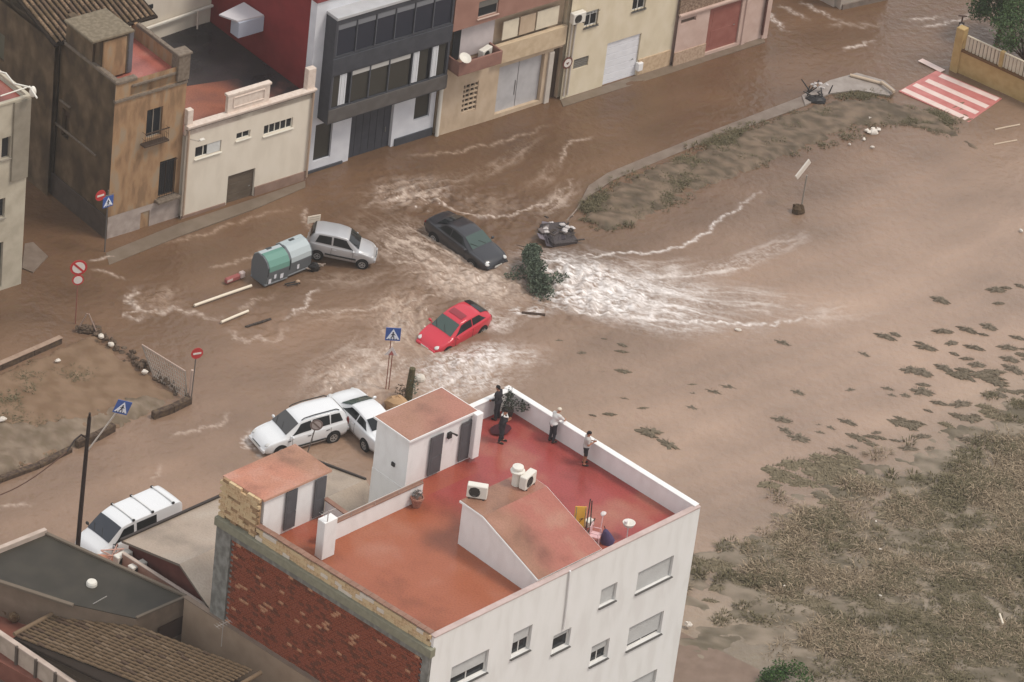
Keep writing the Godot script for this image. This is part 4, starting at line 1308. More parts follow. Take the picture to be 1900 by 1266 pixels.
	for k in 8:
		var t0 := PI * k / 8.0
		var t1 := PI * (k + 1) / 8.0
		var p0 := Vector3(cos(t0) * 0.082, sin(t0) * 0.09, 0)
		var p1 := Vector3(cos(t1) * 0.082, sin(t1) * 0.09, 0)
		var c0 := Vector3(p0.x * 0.8, p0.y * 0.82, 0.5)
		var c1 := Vector3(p1.x * 0.8, p1.y * 0.82, 0.5)
		tile.quad(p1, p0, c0, c1)
		tile.quad(p0, p1, p1 * 0.8, p0 * 0.8)
	var tm := tile.mesh()
	var tt := [mat("tile_a", ["54432f", "65523d", "765f48"], 0.9, Vector3(2, 2, 2)), mat("tile_b", ["4b3a2c", "5d4939"], 0.9, Vector3(2, 2, 2)), mat("tile_c", ["6a5642", "7b6650"], 0.9, Vector3(2, 2, 2))]
	var rows := 17
	var pieces := []
	var fb := Transform3D(Basis(ea, nn, up * 1.0), a0 - base)
	for j in int(len / 0.42):
		for i in rows:
			pieces.append(fb * Transform3D(Basis(UX, 0.07) * Basis(UY, rng.randf_range(-0.03, 0.03)), Vector3(0.1 + i * wd / rows, 0.02 + rng.randf_range(-0.008, 0.012), j * 0.42)))
	for i in mini(300, pieces.size()):
		put("roof_tile", tm, tt[0] if rng.randf() < 0.78 else tt[1 + rng.randi() % 2], deck, pieces[i])
	var mm := MultiMesh.new()
	mm.transform_format = MultiMesh.TRANSFORM_3D
	mm.mesh = tm
	mm.instance_count = pieces.size() - 300
	for i in range(300, pieces.size()):
		mm.set_instance_transform(i - 300, pieces[i])
	var mi := MultiMeshInstance3D.new()
	mi.name = "roof_tiling"
	mi.multimesh = mm
	mi.material_override = tt[0]
	deck.add_child(mi, true)
	mi.set_meta("kind", "stuff")
	b = mb()
	b.slab([Vector2(a0.x, a0.z), Vector2(a1.x, a1.z), Vector2(a1.x + up.x * len, a1.z + up.z * len), Vector2(a0.x + up.x * len, a0.z + up.z * len)], -1.0, 2.7)
	part("wall", b, beige, o)
	b = mb()
	for k in 18:
		b.tube([a0 + (a1 - a0) * 0.0 + up * (len + 0.05) + ea * (wd * k / 18.0), a0 + up * (len + 0.05) + ea * (wd * (k + 1.02) / 18.0)], 0.1, 0.085, 8)
	part("ridge", b, tt[2], o)
	b = mb()
	b.tube([a0 + Vector3(0, 0.12, 0), a1 + Vector3(0, 0.12, 0)], 0.1, -1, 8)
	part("eave", b, tt[2], o)
	# white wall with posts along the left verge
	o = built("verge_wall", "pale low wall with grey posts along the left side of the tiled roof", "wall", O, A, -8.0, -15.0)
	var w0 := Vector3(-8.3, 3, -19.35)
	var w1 := Vector3(-7.63, 3, -11.13)
	b = mb()
	b.bar(w0 - Vector3(0, 0.5, 0), w1 - Vector3(0, 0.5, 0), 0.18, 1.0, 0.02)
	part("wall", b, mat("pale_wall", ["9c8c7e", "b0a090", "beae9f"], 0.85, Vector3(0.4, 0.4, 0.4)), o)
	b = mb()
	b.bar(w0, w1, 0.26, 0.1, 0.02)
	part("coping", b, mats["pale_cap"], o)
	for k in 7:
		b = mb()
		var p := w0.lerp(w1, (k + 0.7) / 7.0)
		b.box(p + Vector3(-0.14, -0.52, 0.0), Vector3(0.12, 1.15, 0.12), 0.01)
		part("post", b, flat("grey_post", "574d45", 0.8), o)
	b = mb()
	b.slab([Vector2(w0.x, w0.z), Vector2(w1.x, w1.z), Vector2(w1.x - 4.0, w1.z + 1.0), Vector2(w0.x - 4.0, w0.z)], -1.0, 1.2)
	part("lower_roof", b, mat("dim_floor", ["5b4a3d", "69574a"], 0.6), o)
	# narrow court between the olive roof and the annex
	o = built("court_wall", "pinkish low wall beside the dark red gable with air conditioners behind it", "wall", O, A, -0.2, -16.0)
	b = mb()
	b.bar(Vector3(-1.02, 3.8, -17.96) - Vector3(0, 1.9, 0), Vector3(-0.53, 3.8, -12.63) - Vector3(0, 1.9, 0), 0.14, 3.8, 0.02)
	part("wall", b, mat("pink_wall", ["9c7a6a", "b08c7b", "bd9b8a"], 0.85), o)
	b = mb()
	b.bar(Vector3(-1.04, 3.83, -17.93), Vector3(-0.56, 3.83, -12.6), 0.18, 0.07, 0.02)
	part("coping", b, mats["pale_cap"], o)
	b = mb()
	b.slab([Vector2(-2.75, -20.6), Vector2(-0.75, -18.9), Vector2(-0.6, -13.6), Vector2(-0.95, -13.6)], -1.0, 3.0)
	part("floor", b, mat("orange_floor", ["a5654a", "b87a5e", "c58d73"], 0.6), o)
	for k in [Vector3(-0.91, 3, -18.06), Vector3(-0.87, 3, -17.12)]:
		ac_unit(k + Vector3(0, 0, 0), O, A, "white air conditioner in the court beside the dark red gable, %s" % ("left one" if k.x < Vector3(-0.89, 3, -17.57).x else "right one"), 0.0, "air conditioners in the court")
	var cr := built("pink_trestle", "pale pink folded frame leaning in the court by the nose of the white van", "trestle", O, A, Vector3(-1.19, 3, -18.45).x, Vector3(-1.19, 3, -18.45).z, 3.0)
	b = MB.new()
	for k in 2:
		b.tube([Vector3(-0.5, 0.02, -0.2 + k * 0.4), Vector3(0.45, 0.75, 0.2 - k * 0.4)], 0.03, -1, 5)
		b.tube([Vector3(0.5, 0.02, -0.2 + k * 0.4), Vector3(-0.45, 0.75, 0.2 - k * 0.4)], 0.03, -1, 5)
	b.tube([Vector3(-0.45, 0.75, -0.25), Vector3(0.45, 0.75, 0.25)], 0.03, -1, 5)
	part("frame", b, flat("pink_metal", "c79a8a", 0.5), cr)
	# aerial on the party wall
	aerial(Vector3(-2.37, 4.36, -9.87), O, A, "thin television aerial above the beige party wall", 1.3)

func ac_unit(at: Vector3, O: Vector3, A: float, label: String, turn: float, group := "") -> Node3D:
	var keep := base
	var o := built("air_conditioner", label, "air conditioner", O, A, at.x, at.z, at.y, group)
	o.rotate_y(turn)
	var b := MB.new()
	b.box(Vector3(0, 0.36, 0), Vector3(0.86, 0.62, 0.34), 0.03)
	part("casing", b, flat("ac_white", "d9d3c8", 0.5), o)
	b = MB.new()
	b.lathe([Vector2(0.24, 0), Vector2(0.24, 0.02), Vector2(0.2, 0.02)], 18, Transform3D(Basis(UX, PI / 2), Vector3(-0.1, 0.36, 0.171)))
	b.box(Vector3(-0.1, 0.36, 0.172), Vector3(0.38, 0.38, 0.008), 0.0)
	part("fan_grille", b, flat("dark_grille", "35322f", 0.6), o)
	b = MB.new()
	for x in [-0.3, 0.3]:
		b.box(Vector3(x, 0.025, 0), Vector3(0.06, 0.05, 0.4), 0.01)
	part("foot", b, flat("iron", "2c2a2a", 0.6), o)
	base = keep
	return o

func aerial(at: Vector3, O: Vector3, A: float, label: String, h: float) -> void:
	var o := built("aerial", label, "aerial", O, A, at.x, at.z, at.y)
	var b := MB.new()
	b.tube([Vector3.ZERO, Vector3(0, h, 0)], 0.022, -1, 5)
	part("mast", b, flat("pale_metal", "b9b2ab", 0.4, 0.5), o)
	b = MB.new()
	b.tube([Vector3(-0.4, h * 0.92, 0), Vector3(0.4, h * 0.92, 0)], 0.012, -1, 5)
	for k in 6:
		b.tube([Vector3(-0.35 + k * 0.14, h * 0.92, -0.18), Vector3(-0.35 + k * 0.14, h * 0.92, 0.18)], 0.009, -1, 4)
	part("rods", b, flat("pale_metal", "b9b2ab", 0.4, 0.5), o)

# ------------------------------------------------------------------ the street of houses
func modern_house() -> void:
	var O := Vector3(-11.77, 0, -13.09)
	var A := 42.7
	var o := built("modern_house", "modern white house with a dark grey two storey bay and red gable wall", "building", O, A, 4.2, 0.0)
	var white := mat("modern_white", ["c3c3c8", "d0d0d4", "dadadd"], 0.8, Vector3(0.2, 0.2, 0.2), 0.012)
	var dark := mat("slate_panel", ["36373c", "404147", "4a4b50"], 0.6, Vector3(0.3, 0.3, 0.3), 0.012)
	var red := mat("red_gable", ["6d1e20", "7c2728", "872f2f"], 0.85, Vector3(0.15, 0.15, 0.15), 0.012)
	var b := mb()
	b.slab([Vector2(0.0, -0.5), Vector2(8.5, -0.5), Vector2(8.5, -11), Vector2(0.0, -11)], -1, 10.2)
	part("wall", b, red, o)
	b = mb()
	b.wall(Vector3(0, -1, 0), UX, UY, 8.5, 11.4, [Rect2(2.95, 0.5, 2.78, 3.12), Rect2(7.12, 2.2, 1.05, 1.6), Rect2(0.62, 1.6, 1.12, 2.2)], 0.3)
	b.box(Vector3(0.11, 4.7, -0.26), Vector3(0.218, 11.4, 0.5))
	b.box(Vector3(8.39, 4.7, -0.26), Vector3(0.218, 11.4, 0.5))
	part("wall", b, white, o)
	b = mb()
	b.box(Vector3(4.25, 10.3, -5.5), Vector3(8.7, 0.35, 11.2), 0.04)
	part("roof", b, mat("wine_roof", ["7d3338", "8b3f42"], 0.7), o)
	# garage door of boards, dark windows, plinth
	var door_m := mat("anthracite", ["33343b", "3c3d44", "44454c"], 0.55)
	b = mb()
	for k in 6:
		b.box(Vector3(2.95 + 2.78 * (k + 0.5) / 6, 1.06, -0.22), Vector3(2.78 / 6 - 0.015, 3.1, 0.06), 0.01)
	var g := part("garage_door", b, door_m, o)
	b = mb()
	b.box(Vector3(5.4, 1.1, -0.16), Vector3(0.05, 0.3, 0.05), 0.01)
	part("handle", b, flat("steel", "8d8c8a", 0.35, 0.8), g)
	var gl := flat("smoked_glass", "3a3833", 0.12)
	var df := flat("dark_frame", "2f3035", 0.5)
	window(o, Vector3(7.12, 1.2, 0), 1.05, 1.6, 0.2, {"frame": df, "glass": gl, "panes": 1, "sill": false})
	window(o, Vector3(0.62, 0.6, 0), 1.12, 2.2, 0.2, {"frame": df, "glass": gl, "panes": 1, "sill": false})
	b = mb()
	for e in [[7.2, 0.0], [1.3, -0.3]]:
		b = mb()
		b.box(Vector3(e[0], e[1], 0.04), Vector3(2.5, 0.9, 0.09), 0.01)
		part("plinth", b, dark, o)
	b = mb()
	b.tube([Vector3(8.62, -0.4, 0.25), Vector3(8.62, 3.3, 0.25)], 0.11, -1, 10)
	part("downpipe", b, flat("white_plastic", "d8d2c6", 0.5), o)
	# the bay: a frame of slabs with two bands of windows
	var z := 0.85
	b = mb()
	b.box(Vector3(4.5, 9.42, 0.42), Vector3(7.7, 0.18, 0.98), 0.02)
	part("canopy", b, mat("bay_roof", ["b0afb0", "bdbcbd"], 0.6), o)
	var bay := mb()
	bay.wall(Vector3(0.65, 3.25, z), UX, UY, 7.7, 6.08, [Rect2(0.12, 3.95, 7.46, 1.85), Rect2(0.14, 0.9, 7.42, 1.9)], 0.16)
	bay.quad(Vector3(0.65, 3.25, 0.0), Vector3(0.65, 3.25, z), Vector3(0.65, 9.33, z), Vector3(0.65, 9.33, 0.0))
	bay.quad(Vector3(8.35, 3.25, z), Vector3(8.35, 3.25, 0.0), Vector3(8.35, 9.33, 0.0), Vector3(8.35, 9.33, z))
	bay.quad(Vector3(0.65, 3.25, 0.0), Vector3(8.35, 3.25, 0.0), Vector3(8.35, 3.25, z), Vector3(0.65, 3.25, z))
	bay.box(Vector3(4.5, 6.2, 0.3), Vector3(7.6, 6.0, 0.55))
	var bm := part("bay", bay, dark, o)
	b = mb()
	b.box(Vector3(4.5, 3.72, z + 0.03), Vector3(7.74, 0.78, 0.06), 0.01)
	part("band", b, mat("taupe_band", ["4d4844", "585350", "635e5a"], 0.7), bm)
	b = mb()
	b.box(Vector3(4.5, 6.62, z + 0.03), Vector3(7.74, 0.95, 0.06), 0.01)
	part("band", b, dark, bm)
	for k in 6:
		var w := mb()
		var x := 0.82 + 1.245 * k
		w.box(Vector3(x + 0.6, 8.12, z - 0.09), Vector3(1.17, 1.8, 0.03))
		var f := part("pane", w, flat("bay_glass", "2c2f3a", 0.1), bm)
		w = mb()
		w.box(Vector3(x + 0.6, 8.86, z - 0.05), Vector3(1.12, 0.3, 0.02), 0.005)
		part("blind", w, flat("bay_blind", "77787c", 0.7), f)
		w = mb()
		w.box(Vector3(x - 0.02, 8.12, z - 0.03), Vector3(0.06, 1.84, 0.07), 0.008)
		part("mullion", w, flat("mullion_grey", "53555b", 0.5), bm)
	# lower band: door panels at the ends, three windows in the middle
	var lower := [[0.80, 1.74, "curtain"], [2.0, 3.18, "win"], [3.2, 4.42, "win"], [4.45, 5.82, "win"], [5.95, 7.0, "curtain"], [7.2, 8.15, "curtain"]]
	for e in lower:
		var w := mb()
		w.box(Vector3((e[0] + e[1]) / 2, 5.1, z - 0.1), Vector3(e[1] - e[0] - 0.05, 1.84, 0.03))
		var f := part("pane", w, gl, bm)
		w = mb()
		if e[2] == "win":
			w.box(Vector3((e[0] + e[1]) / 2, 5.9, z - 0.05), Vector3(e[1] - e[0] - 0.08, 0.26, 0.03), 0.005)
			part("blind", w, flat("pale_blind", "b5b2ad", 0.7), f)
		else:
			var cx: float = e[1] - 0.26 if e[0] < 1.0 else e[0] + 0.22
			for q in 4:
				w.box(Vector3(cx - 0.17 + q * 0.11, 5.1, z - 0.07 + 0.012 * (q % 2)), Vector3(0.105, 1.8, 0.03), 0.01)
			part("curtain", w, flat("white_curtain", "cfd0d2", 0.85), f)
		w = mb()
		w.box(Vector3(e[0] - 0.03, 5.1, z - 0.03), Vector3(0.06, 1.88, 0.08), 0.008)
		part("mullion", w, flat("mullion_grey", "53555b", 0.5), bm)

func cornice_house() -> void:
	var O := Vector3(-11.77, 0, -13.09)
	var A := 42.7
	var o := built("cornice_house", "low cream house with stepped white cornice, red flat roof and brown garage door", "house", O, A, -4.0, 0.4)
	var cream := mat("cream_render", ["d0c5b4", "dacfbe", "dfd5c5"], 0.85, Vector3(0.25, 0.1, 0.25), 0.014)
	var trim := mat("cream_trim", ["c6b3a4", "d6c5b7", "dfd1c5"], 0.8, Vector3(0.5, 0.5, 0.5), 0.02)
	var z := 0.4
	var wins := [[-7.3, 3.32, 1.6, 0.67, 3, 0.45, 1.0], [-4.78, 3.66, 0.87, 0.42, 2, 0.0, 0.0], [-3.06, 3.43, 1.82, 0.6, 5, 0.0, 0.0]]
	var holes := [Rect2(-5.1 + 7.95, 0.8, 1.7, 1.86)]
	for w in wins:
		holes.append(Rect2(w[0] + 7.95, w[1] + 1.0, w[2], w[3]))
	var b := mb()
	b.wall(Vector3(-7.95, -1, z), UX, UY, 7.9, 6.3, holes, 0.25)
	part("wall", b, cream, o)
	b = mb()
	b.slab([Vector2(-7.95, z - 0.26), Vector2(-0.05, z - 0.26), Vector2(-0.05, -8.6), Vector2(-7.95, -8.6)], -1, 4.75)
	part("wall", b, cream, o)
	var terracotta := Color(0.36, 0.135, 0.085)
	var bitumen := Color(0.040, 0.036, 0.039)
	part("roof", stained(Vector3(-7.95, 4.78, z - 0.2), Vector3(-0.05, 4.78, z - 0.2), Vector3(-0.05, 4.78, -2.6), Vector3(-7.95, 4.78, -4.4), 0.1, [terracotta, bitumen, Color(0.22, 0.10, 0.075)], 55, 0.3), stain_mat(), o)
	part("roof", stained(Vector3(-7.95, 4.772, -4.1), Vector3(-0.05, 4.772, -2.3), Vector3(-0.05, 4.772, -8.6), Vector3(-7.95, 4.772, -8.6), 0.12, [Color(0.055, 0.045, 0.046), bitumen, Color(0.075, 0.06, 0.06)], 56, 0.25), stain_mat(), o)
	# parapet: low wall, raised middle with a framed panel, end piers
	b = mb()
	b.box(Vector3(-4.0, 5.15, z - 0.1), Vector3(7.9, 0.62, 0.2))
	b.box(Vector3(-4.2, 5.95, z - 0.08), Vector3(2.6, 1.0, 0.22), 0.015)
	b.box(Vector3(-4.2, 6.5, z - 0.08), Vector3(2.75, 0.14, 0.3), 0.02)
	b.box(Vector3(-7.78, 5.85, z - 0.1), Vector3(0.34, 0.95, 0.3), 0.02)
	b.box(Vector3(-0.3, 6.0, z - 0.1), Vector3(0.5, 1.25, 0.34), 0.02)
	part("parapet", b, trim, o)
	b = mb()
	for e in [[-4.2, 6.28, 1.9, 0.06], [-4.2, 5.72, 1.9, 0.06]]:
		b.box(Vector3(e[0], e[1], z + 0.05), Vector3(e[2], e[3], 0.05), 0.01)
	b.box(Vector3(-5.15, 6.0, z + 0.05), Vector3(0.06, 0.5, 0.05), 0.01)
	b.box(Vector3(-3.25, 6.0, z + 0.05), Vector3(0.06, 0.5, 0.05), 0.01)
	part("panel_frame", b, trim, o)
	b = mb()
	b.box(Vector3(-4.0, 5.42, z + 0.08), Vector3(8.0, 0.1, 0.3), 0.02)
	b.box(Vector3(-4.0, 5.3, z + 0.05), Vector3(7.95, 0.12, 0.2), 0.02)
	part("cornice", b, trim, o)
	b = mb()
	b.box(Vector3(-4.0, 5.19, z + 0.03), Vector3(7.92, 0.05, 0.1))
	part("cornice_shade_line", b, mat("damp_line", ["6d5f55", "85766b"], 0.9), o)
	for w in wins:
		window(o, Vector3(w[0], w[1], z), w[2], w[3], 0.16, {"panes": w[4], "blind": 0.98 if w[5] > 0.0 else 0.0, "blind_from": w[5], "blind_to": w[6] if w[6] > 0.0 else 1.0, "bars": 0, "frame": flat("cream_frame", "dcd6c8", 0.5)})
	door(o, Vector3(-5.1, -0.2, z), 1.7, 1.86, mat("brown_garage", ["514539", "5f5245", "6b5e50"], 0.7), 0.14, 6, "garage_door")
	b = mb()
	b.box(Vector3(-6.55, -0.15, z + 0.03), Vector3(2.75, 0.6, 0.06), 0.01)
	part("plinth", b, mat("rosy_plinth", ["7c6355", "8d7365", "9b8274"], 0.85), o)
	b = mb()
	b.box(Vector3(-1.72, 0.15, z + 0.03), Vector3(3.3, 0.75, 0.06), 0.01)
	part("plinth", b, mat("rosy_plinth", ["7c6355", "8d7365", "9b8274"], 0.85), o)
	b = mb()
	b.tube([Vector3(-0.12, 5.2, z + 0.1), Vector3(-0.12, 0.2, z + 0.1)], 0.06, -1, 8)
	part("downpipe", b, mat("pipe_tan", ["a8917d", "b89f8a"], 0.6), o)
	b = mb()
	b.tube([Vector3(-7.85, 5.2, z + 0.1), Vector3(-7.85, 0.2, z + 0.1)], 0.06, -1, 8)
	part("downpipe", b, mats["pipe_tan"], o)
	b = mb()
	b.tube([Vector3(-7.72, 4.64, 0.45), Vector3(-7.67, 4.85, 1.1), Vector3(-7.7, 5.05, 1.3)], 0.03, -1, 5)
	b.box(Vector3(-7.67, 5.07, 1.35), Vector3(0.3, 0.1, 0.16), 0.03)
	part("lamp_arm", b, flat("white_plastic", "d8d2c6", 0.5), o)
	# cream house behind the terrace with its white gutter, and a white sheet over a hatch
	var h := built("rear_house", "pale cream house behind the dark wet roof terrace at the top edge", "house", O, A, -3.5, -9.0)
	b = mb()
	b.slab([Vector2(-7.6, -8.1), Vector2(0.0, -8.7), Vector2(0.0, -14), Vector2(-7.6, -14)], -1, 9.2)
	part("wall", b, cream, h)
	b = mb()
	b.bar(Vector3(-7.2, 5.75, -7.95), Vector3(0.0, 5.75, -8.55), 0.14, 0.14, 0.02)
	part("gutter", b, flat("white_plastic", "d8d2c6", 0.5), h)
	b = mb()
	b.box(Vector3(-5.9, 5.1, -7.9), Vector3(3.1, 0.9, 0.3), 0.02)
	b.box(Vector3(-4.3, 4.95, -7.85), Vector3(0.2, 0.9, 0.5), 0.02)
	part("low_wall", b, trim, h)
	b = mb()
	b.box(Vector3(-4.6, 7.08, -8.05), Vector3(0.75, 0.24, 0.1), 0.02)
	part("slot_window", b, flat("dark_glass", "23262a", 0.08), h)
	b = mb()
	b.tube([Vector3(-1.12, 5.84, -8.3), Vector3(-1.1, 4.72, -8.3)], 0.05, -1, 6)
	part("downpipe", b, trim, h)
	b = mb()
	b.tube([Vector3(-6.02, 7.92, -8), Vector3(-5.93, 6.64, -8)], 0.09, -1, 6)
	part("flue", b, flat("pale_metal", "b9b2ab", 0.4, 0.5), h)
	var c := built("roof_hatch", "white sheet metal hood over a hatch at the back of the dark roof terrace", "roof hood", O, A, 0.0, -7.0, 4.8)
	b = mb()
	var q := [Vector3(-2.07, 7.4, -5.29), Vector3(-1.63, 7.4, -4.29), Vector3(-0.07, 7.4, -4.15), Vector3(-0.18, 7.4, -5.74)]
	b.ext([Vector2(q[0].x, -q[0].z), Vector2(q[1].x, -q[1].z), Vector2(q[2].x, -q[2].z), Vector2(q[3].x, -q[3].z)], Transform3D(Basis(UX, -UZ, UY), Vector3(0, 7.3, 0)), 0.09)
	b.xf.origin.y = -4.8
	part("hood", b, flat("sheet_white", "c4bfc0", 0.6), c)
	b = mb()
	b.xf.origin.y = -4.8
	b.box(Vector3((q[1].x + q[2].x) / 2 + 0.05, 6.85, (q[1].z + q[2].z) / 2 - 0.3), Vector3(1.6, 0.9, 0.7), 0.02)
	part("upstand", b, flat("sheet_blue", "b3b8c4", 0.6), c)

func brown_house() -> void:
	var O := Vector3(-11.77, 0, -13.09)
	var A := 42.7
	var o := built("old_house", "tall weathered ochre house with stained side wall on the alley corner", "house", O, A, -10.2, -3.0)
	var ochre := mat("ochre_render", ["876b50", "98785a", "a38362", "9b8770"], 0.9, Vector3(0.3, 0.1, 0.3), 0.014, 1.0)
	var stain := mat("stained_render", ["4d3f31", "594a39", "645340", "725f4b"], 0.92, Vector3(0.15, 0.1, 0.15), 0.016, 1.0)
	var cap := mat("old_cap", ["5f5244", "74675a", "877a6c"], 0.9, Vector3(0.6, 0.6, 0.6), 0.02)
	var b := mb()
	b.wall(Vector3(-12.25, -1, 0.15), UX, UY, 4.3, 9.9, [Rect2(2.0, 6.2, 0.95, 1.65), Rect2(3.0, 2.5, 1.0, 2.1)], 0.28)
	part("wall", b, ochre, o)
	b = mb()
	b.wall(Vector3(-12.25, -1, -4.6), UZ, UY, 4.75, 10.05, [Rect2(0.4, 4.75, 0.65, 1.6)], 0.25)
	b.slab([Vector2(-11.95, -0.16), Vector2(-7.95, -0.16), Vector2(-7.95, -9.6), Vector2(-11.95, -9.6)], -1, 8.1)
	part("wall", b, stain, o)
	b = mb()
	b.box(Vector3(-12.1, 5.7, -3.85), Vector3(0.04, 1.6, 0.62))
	part("window", b, mat("brown_shutter", ["3f2f24", "4e3c2f"], 0.8), o)
	b = mb()
	b.box(Vector3(-12.3, 4.2, -2.9), Vector3(0.1, 0.12, 3.6), 0.02)
	b.box(Vector3(-12.3, 5.7, -3.95), Vector3(0.12, 0.1, 0.9), 0.02)
	part("ledge", b, cap, o)
	# front: balcony window, barred window, stone base with openings
	window(o, Vector3(-10.25, 5.2, 0.15), 0.95, 1.65, 0.2, {"frame": flat("grey_frame", "8c8377", 0.6), "panes": 2, "sill": false})
	b = mb()
	for k in 13:
		b.tube([Vector3(-10.5 + k * 0.115, 5.0, 0.5), Vector3(-10.5 + k * 0.115, 5.72, 0.5)], 0.012, -1, 4)
	b.box(Vector3(-9.8, 5.74, 0.5), Vector3(1.45, 0.05, 0.05))
	b.box(Vector3(-9.8, 5.0, 0.32), Vector3(1.5, 0.1, 0.42), 0.02)
	for k in 3:
		b.tube([Vector3(-10.5, 5.0 + 0.36 * k, 0.2), Vector3(-10.5, 5.0 + 0.36 * k, 0.5)], 0.012, -1, 4)
		b.tube([Vector3(-9.1, 5.0 + 0.36 * k, 0.2), Vector3(-9.1, 5.0 + 0.36 * k, 0.5)], 0.012, -1, 4)
	part("balcony", b, mat("old_iron", ["3a2e27", "4c3c31"], 0.8), o)
	window(o, Vector3(-9.25, 1.5, 0.15), 1.0, 2.1, 0.2, {"frame": mats["brown_shutter"], "panes": 2, "bars": 7, "sill_mat": cap})
	b = mb()
	b.box(Vector3(-8.75, 1.38, 0.3), Vector3(1.4, 0.16, 0.4), 0.03)
	part("sill", b, cap, o)
	b = mb()
	b.box(Vector3(-10.1, 7.9, 0.13), Vector3(4.35, 0.16, 0.2), 0.02)
	part("cornice", b, cap, o)
	b = mb()
	b.wall(Vector3(-12.27, -1, 0.2), UX, UY, 4.34, 2.3, [Rect2(2.0, 0.6, 0.55, 1.35)], 0.2)
	part("base_course", b, mat("base_stone", ["8d8078", "a5978e", "bcaea5"], 0.9, Vector3(0.3, 0.3, 0.3), 0.012), o)
	b = mb()
	b.box(Vector3(-10.0, 0.25, 0.06), Vector3(0.55, 1.35, 0.05))
	part("cellar_door", b, mat("dark_door", ["3a2a24", "463229"], 0.7), o)
	b = mb()
	b.box(Vector3(-12.31, 0.3, -2.3), Vector3(0.07, 2.0, 4.9), 0.01)
	part("base_course", b, mat("wet_base", ["443a34", "524740", "5f544c"], 0.7), o)
	# roof terrace: floor, parapets, pier
	part("terrace_floor", stained(Vector3(-11.9, 8.2, 0.0), Vector3(-8.1, 8.2, 0.0), Vector3(-8.1, 8.2, -5.0), Vector3(-11.9, 8.2, -5.0), 0.14, [Color(0.46, 0.15, 0.11), Color(0.42, 0.13, 0.10), Color(0.52, 0.24, 0.18)], 71, 0.4), stain_mat(), o)
	b = mb()
	b.box(Vector3(-12.12, 8.95, -2.2), Vector3(0.34, 0.18, 4.8), 0.04)
	b.box(Vector3(-11.6, 8.93, 0.05), Vector3(1.2, 0.2, 0.36), 0.04)
	b.box(Vector3(-9.7, 8.55, 0.08), Vector3(3.2, 0.16, 0.24), 0.03)
	b.box(Vector3(-8.02, 9.0, -2.0), Vector3(0.24, 0.2, 4.2), 0.03)
	part("coping", b, cap, o)
	b = mb()
	b.box(Vector3(-9.7, 8.3, 0.06), Vector3(3.3, 0.5, 0.18))
	b.box(Vector3(-8.03, 8.45, -2.2), Vector3(0.2, 1.1, 4.6))
	part("parapet", b, ochre, o)
	b = mb()
	b.box(Vector3(-8.28, 8.8, 0.0), Vector3(0.72, 1.45, 0.6), 0.03)
	b.box(Vector3(-8.28, 9.58, 0.0), Vector3(0.86, 0.14, 0.72), 0.03)
	part("pier", b, cap, o)
	# stair head box
	b = mb()
	b.box(Vector3(-12.0, 9.6, -3.15), Vector3(0.4, 2.0, 2.3))
	b.box(Vector3(-11.25, 9.5, -2.2), Vector3(1.6, 2.4, 1.6))
	part("stair_head", b, stain, o)
	b = mb()
	b.box(Vector3(-11.6, 10.72, -2.4), Vector3(2.5, 0.16, 2.5), 0.04)
	part("stair_head_roof", b, mat("mossy_cement", ["5c5243", "766a58", "8d806c"], 0.9, Vector3(0.5, 0.5, 0.5), 0.02), o)
	b = mb()
	b.box(Vector3(-11.35, 9.4, -1.36), Vector3(1.35, 2.1, 0.1), 0.02)
	part("stair_head_front", b, ochre, o)
	b = mb()
	b.box(Vector3(-10.38, 9.4, -1.9), Vector3(0.35, 2.3, 1.0), 0.02)
	part("stair_head_door", b, mat("blue_grey", ["5c5a5e", "6c6a6e"], 0.7), o)
	var ac := ac_unit(Vector3(-10.47, 8.2, -2.91), O, A, "old beige air conditioner in the front corner of the ochre house's roof", -0.6)
	var d := built("satellite_dish", "small white satellite dish on the roof corner of the ochre house", "satellite dish", O, A, Vector3(-9.97, 8.2, -2.75).x, Vector3(-9.97, 8.2, -2.75).z, 8.2)
	b = MB.new()
	b.tube([Vector3.ZERO, Vector3(0, 0.75, 0)], 0.025, -1, 5)
	part("mast", b, flat("pale_metal", "b9b2ab", 0.4, 0.5), d)
	b = MB.new()
	b.lathe([Vector2(0.0, 0.0), Vector2(0.14, 0.02), Vector2(0.3, 0.1), Vector2(0.29, 0.11), Vector2(0.14, 0.035), Vector2(0.0, 0.015)], 16, Transform3D(Basis(UX, 0.6) * Basis(UZ, -0.3), Vector3(0, 0.72, 0.05)))
	part("dish", b, flat("white_plastic", "d8d2c6", 0.5), d)
	# long tiled roof behind, along the alley
	var t := built("tiled_house", "old house with a brown barrel tile roof above the alley at the top left corner", "house", O, A, -11.0, -12.0)
	b = mb()
	b.wall(Vector3(-12.6, -1, -20.0), UZ, UY, 15.4, 9.9, [Rect2(10.3, 6.6, 0.7, 1.5)], 0.2)
	b.slab([Vector2(-12.3, -4.7), Vector2(-6.5, -8.5), Vector2(-6.5, -20), Vector2(-12.3, -20)], -1, 8.9)
	part("wall", b, stain, t)
	b = mb()
	b.box(Vector3(-12.45, 6.35, -9.35), Vector3(0.06, 1.5, 0.7))
	part("shutter", b, mat("green_shutter", ["5a5648", "6a6656"], 0.8), t)
	var deck := mb()
	var pitch := 0.26
	deck.xf = Transform3D(Basis(UX, pitch), Vector3(-12.75, 8.95, -4.4) - base)
	deck.box(Vector3(3.0, 0.0, -5.5), Vector3(6.2, 0.14, 11.2), 0.02)
	var dk := part("roof", deck, mat("roof_deck", ["3c2d22", "4a382b"], 0.9), t)
	var tile := MB.new()
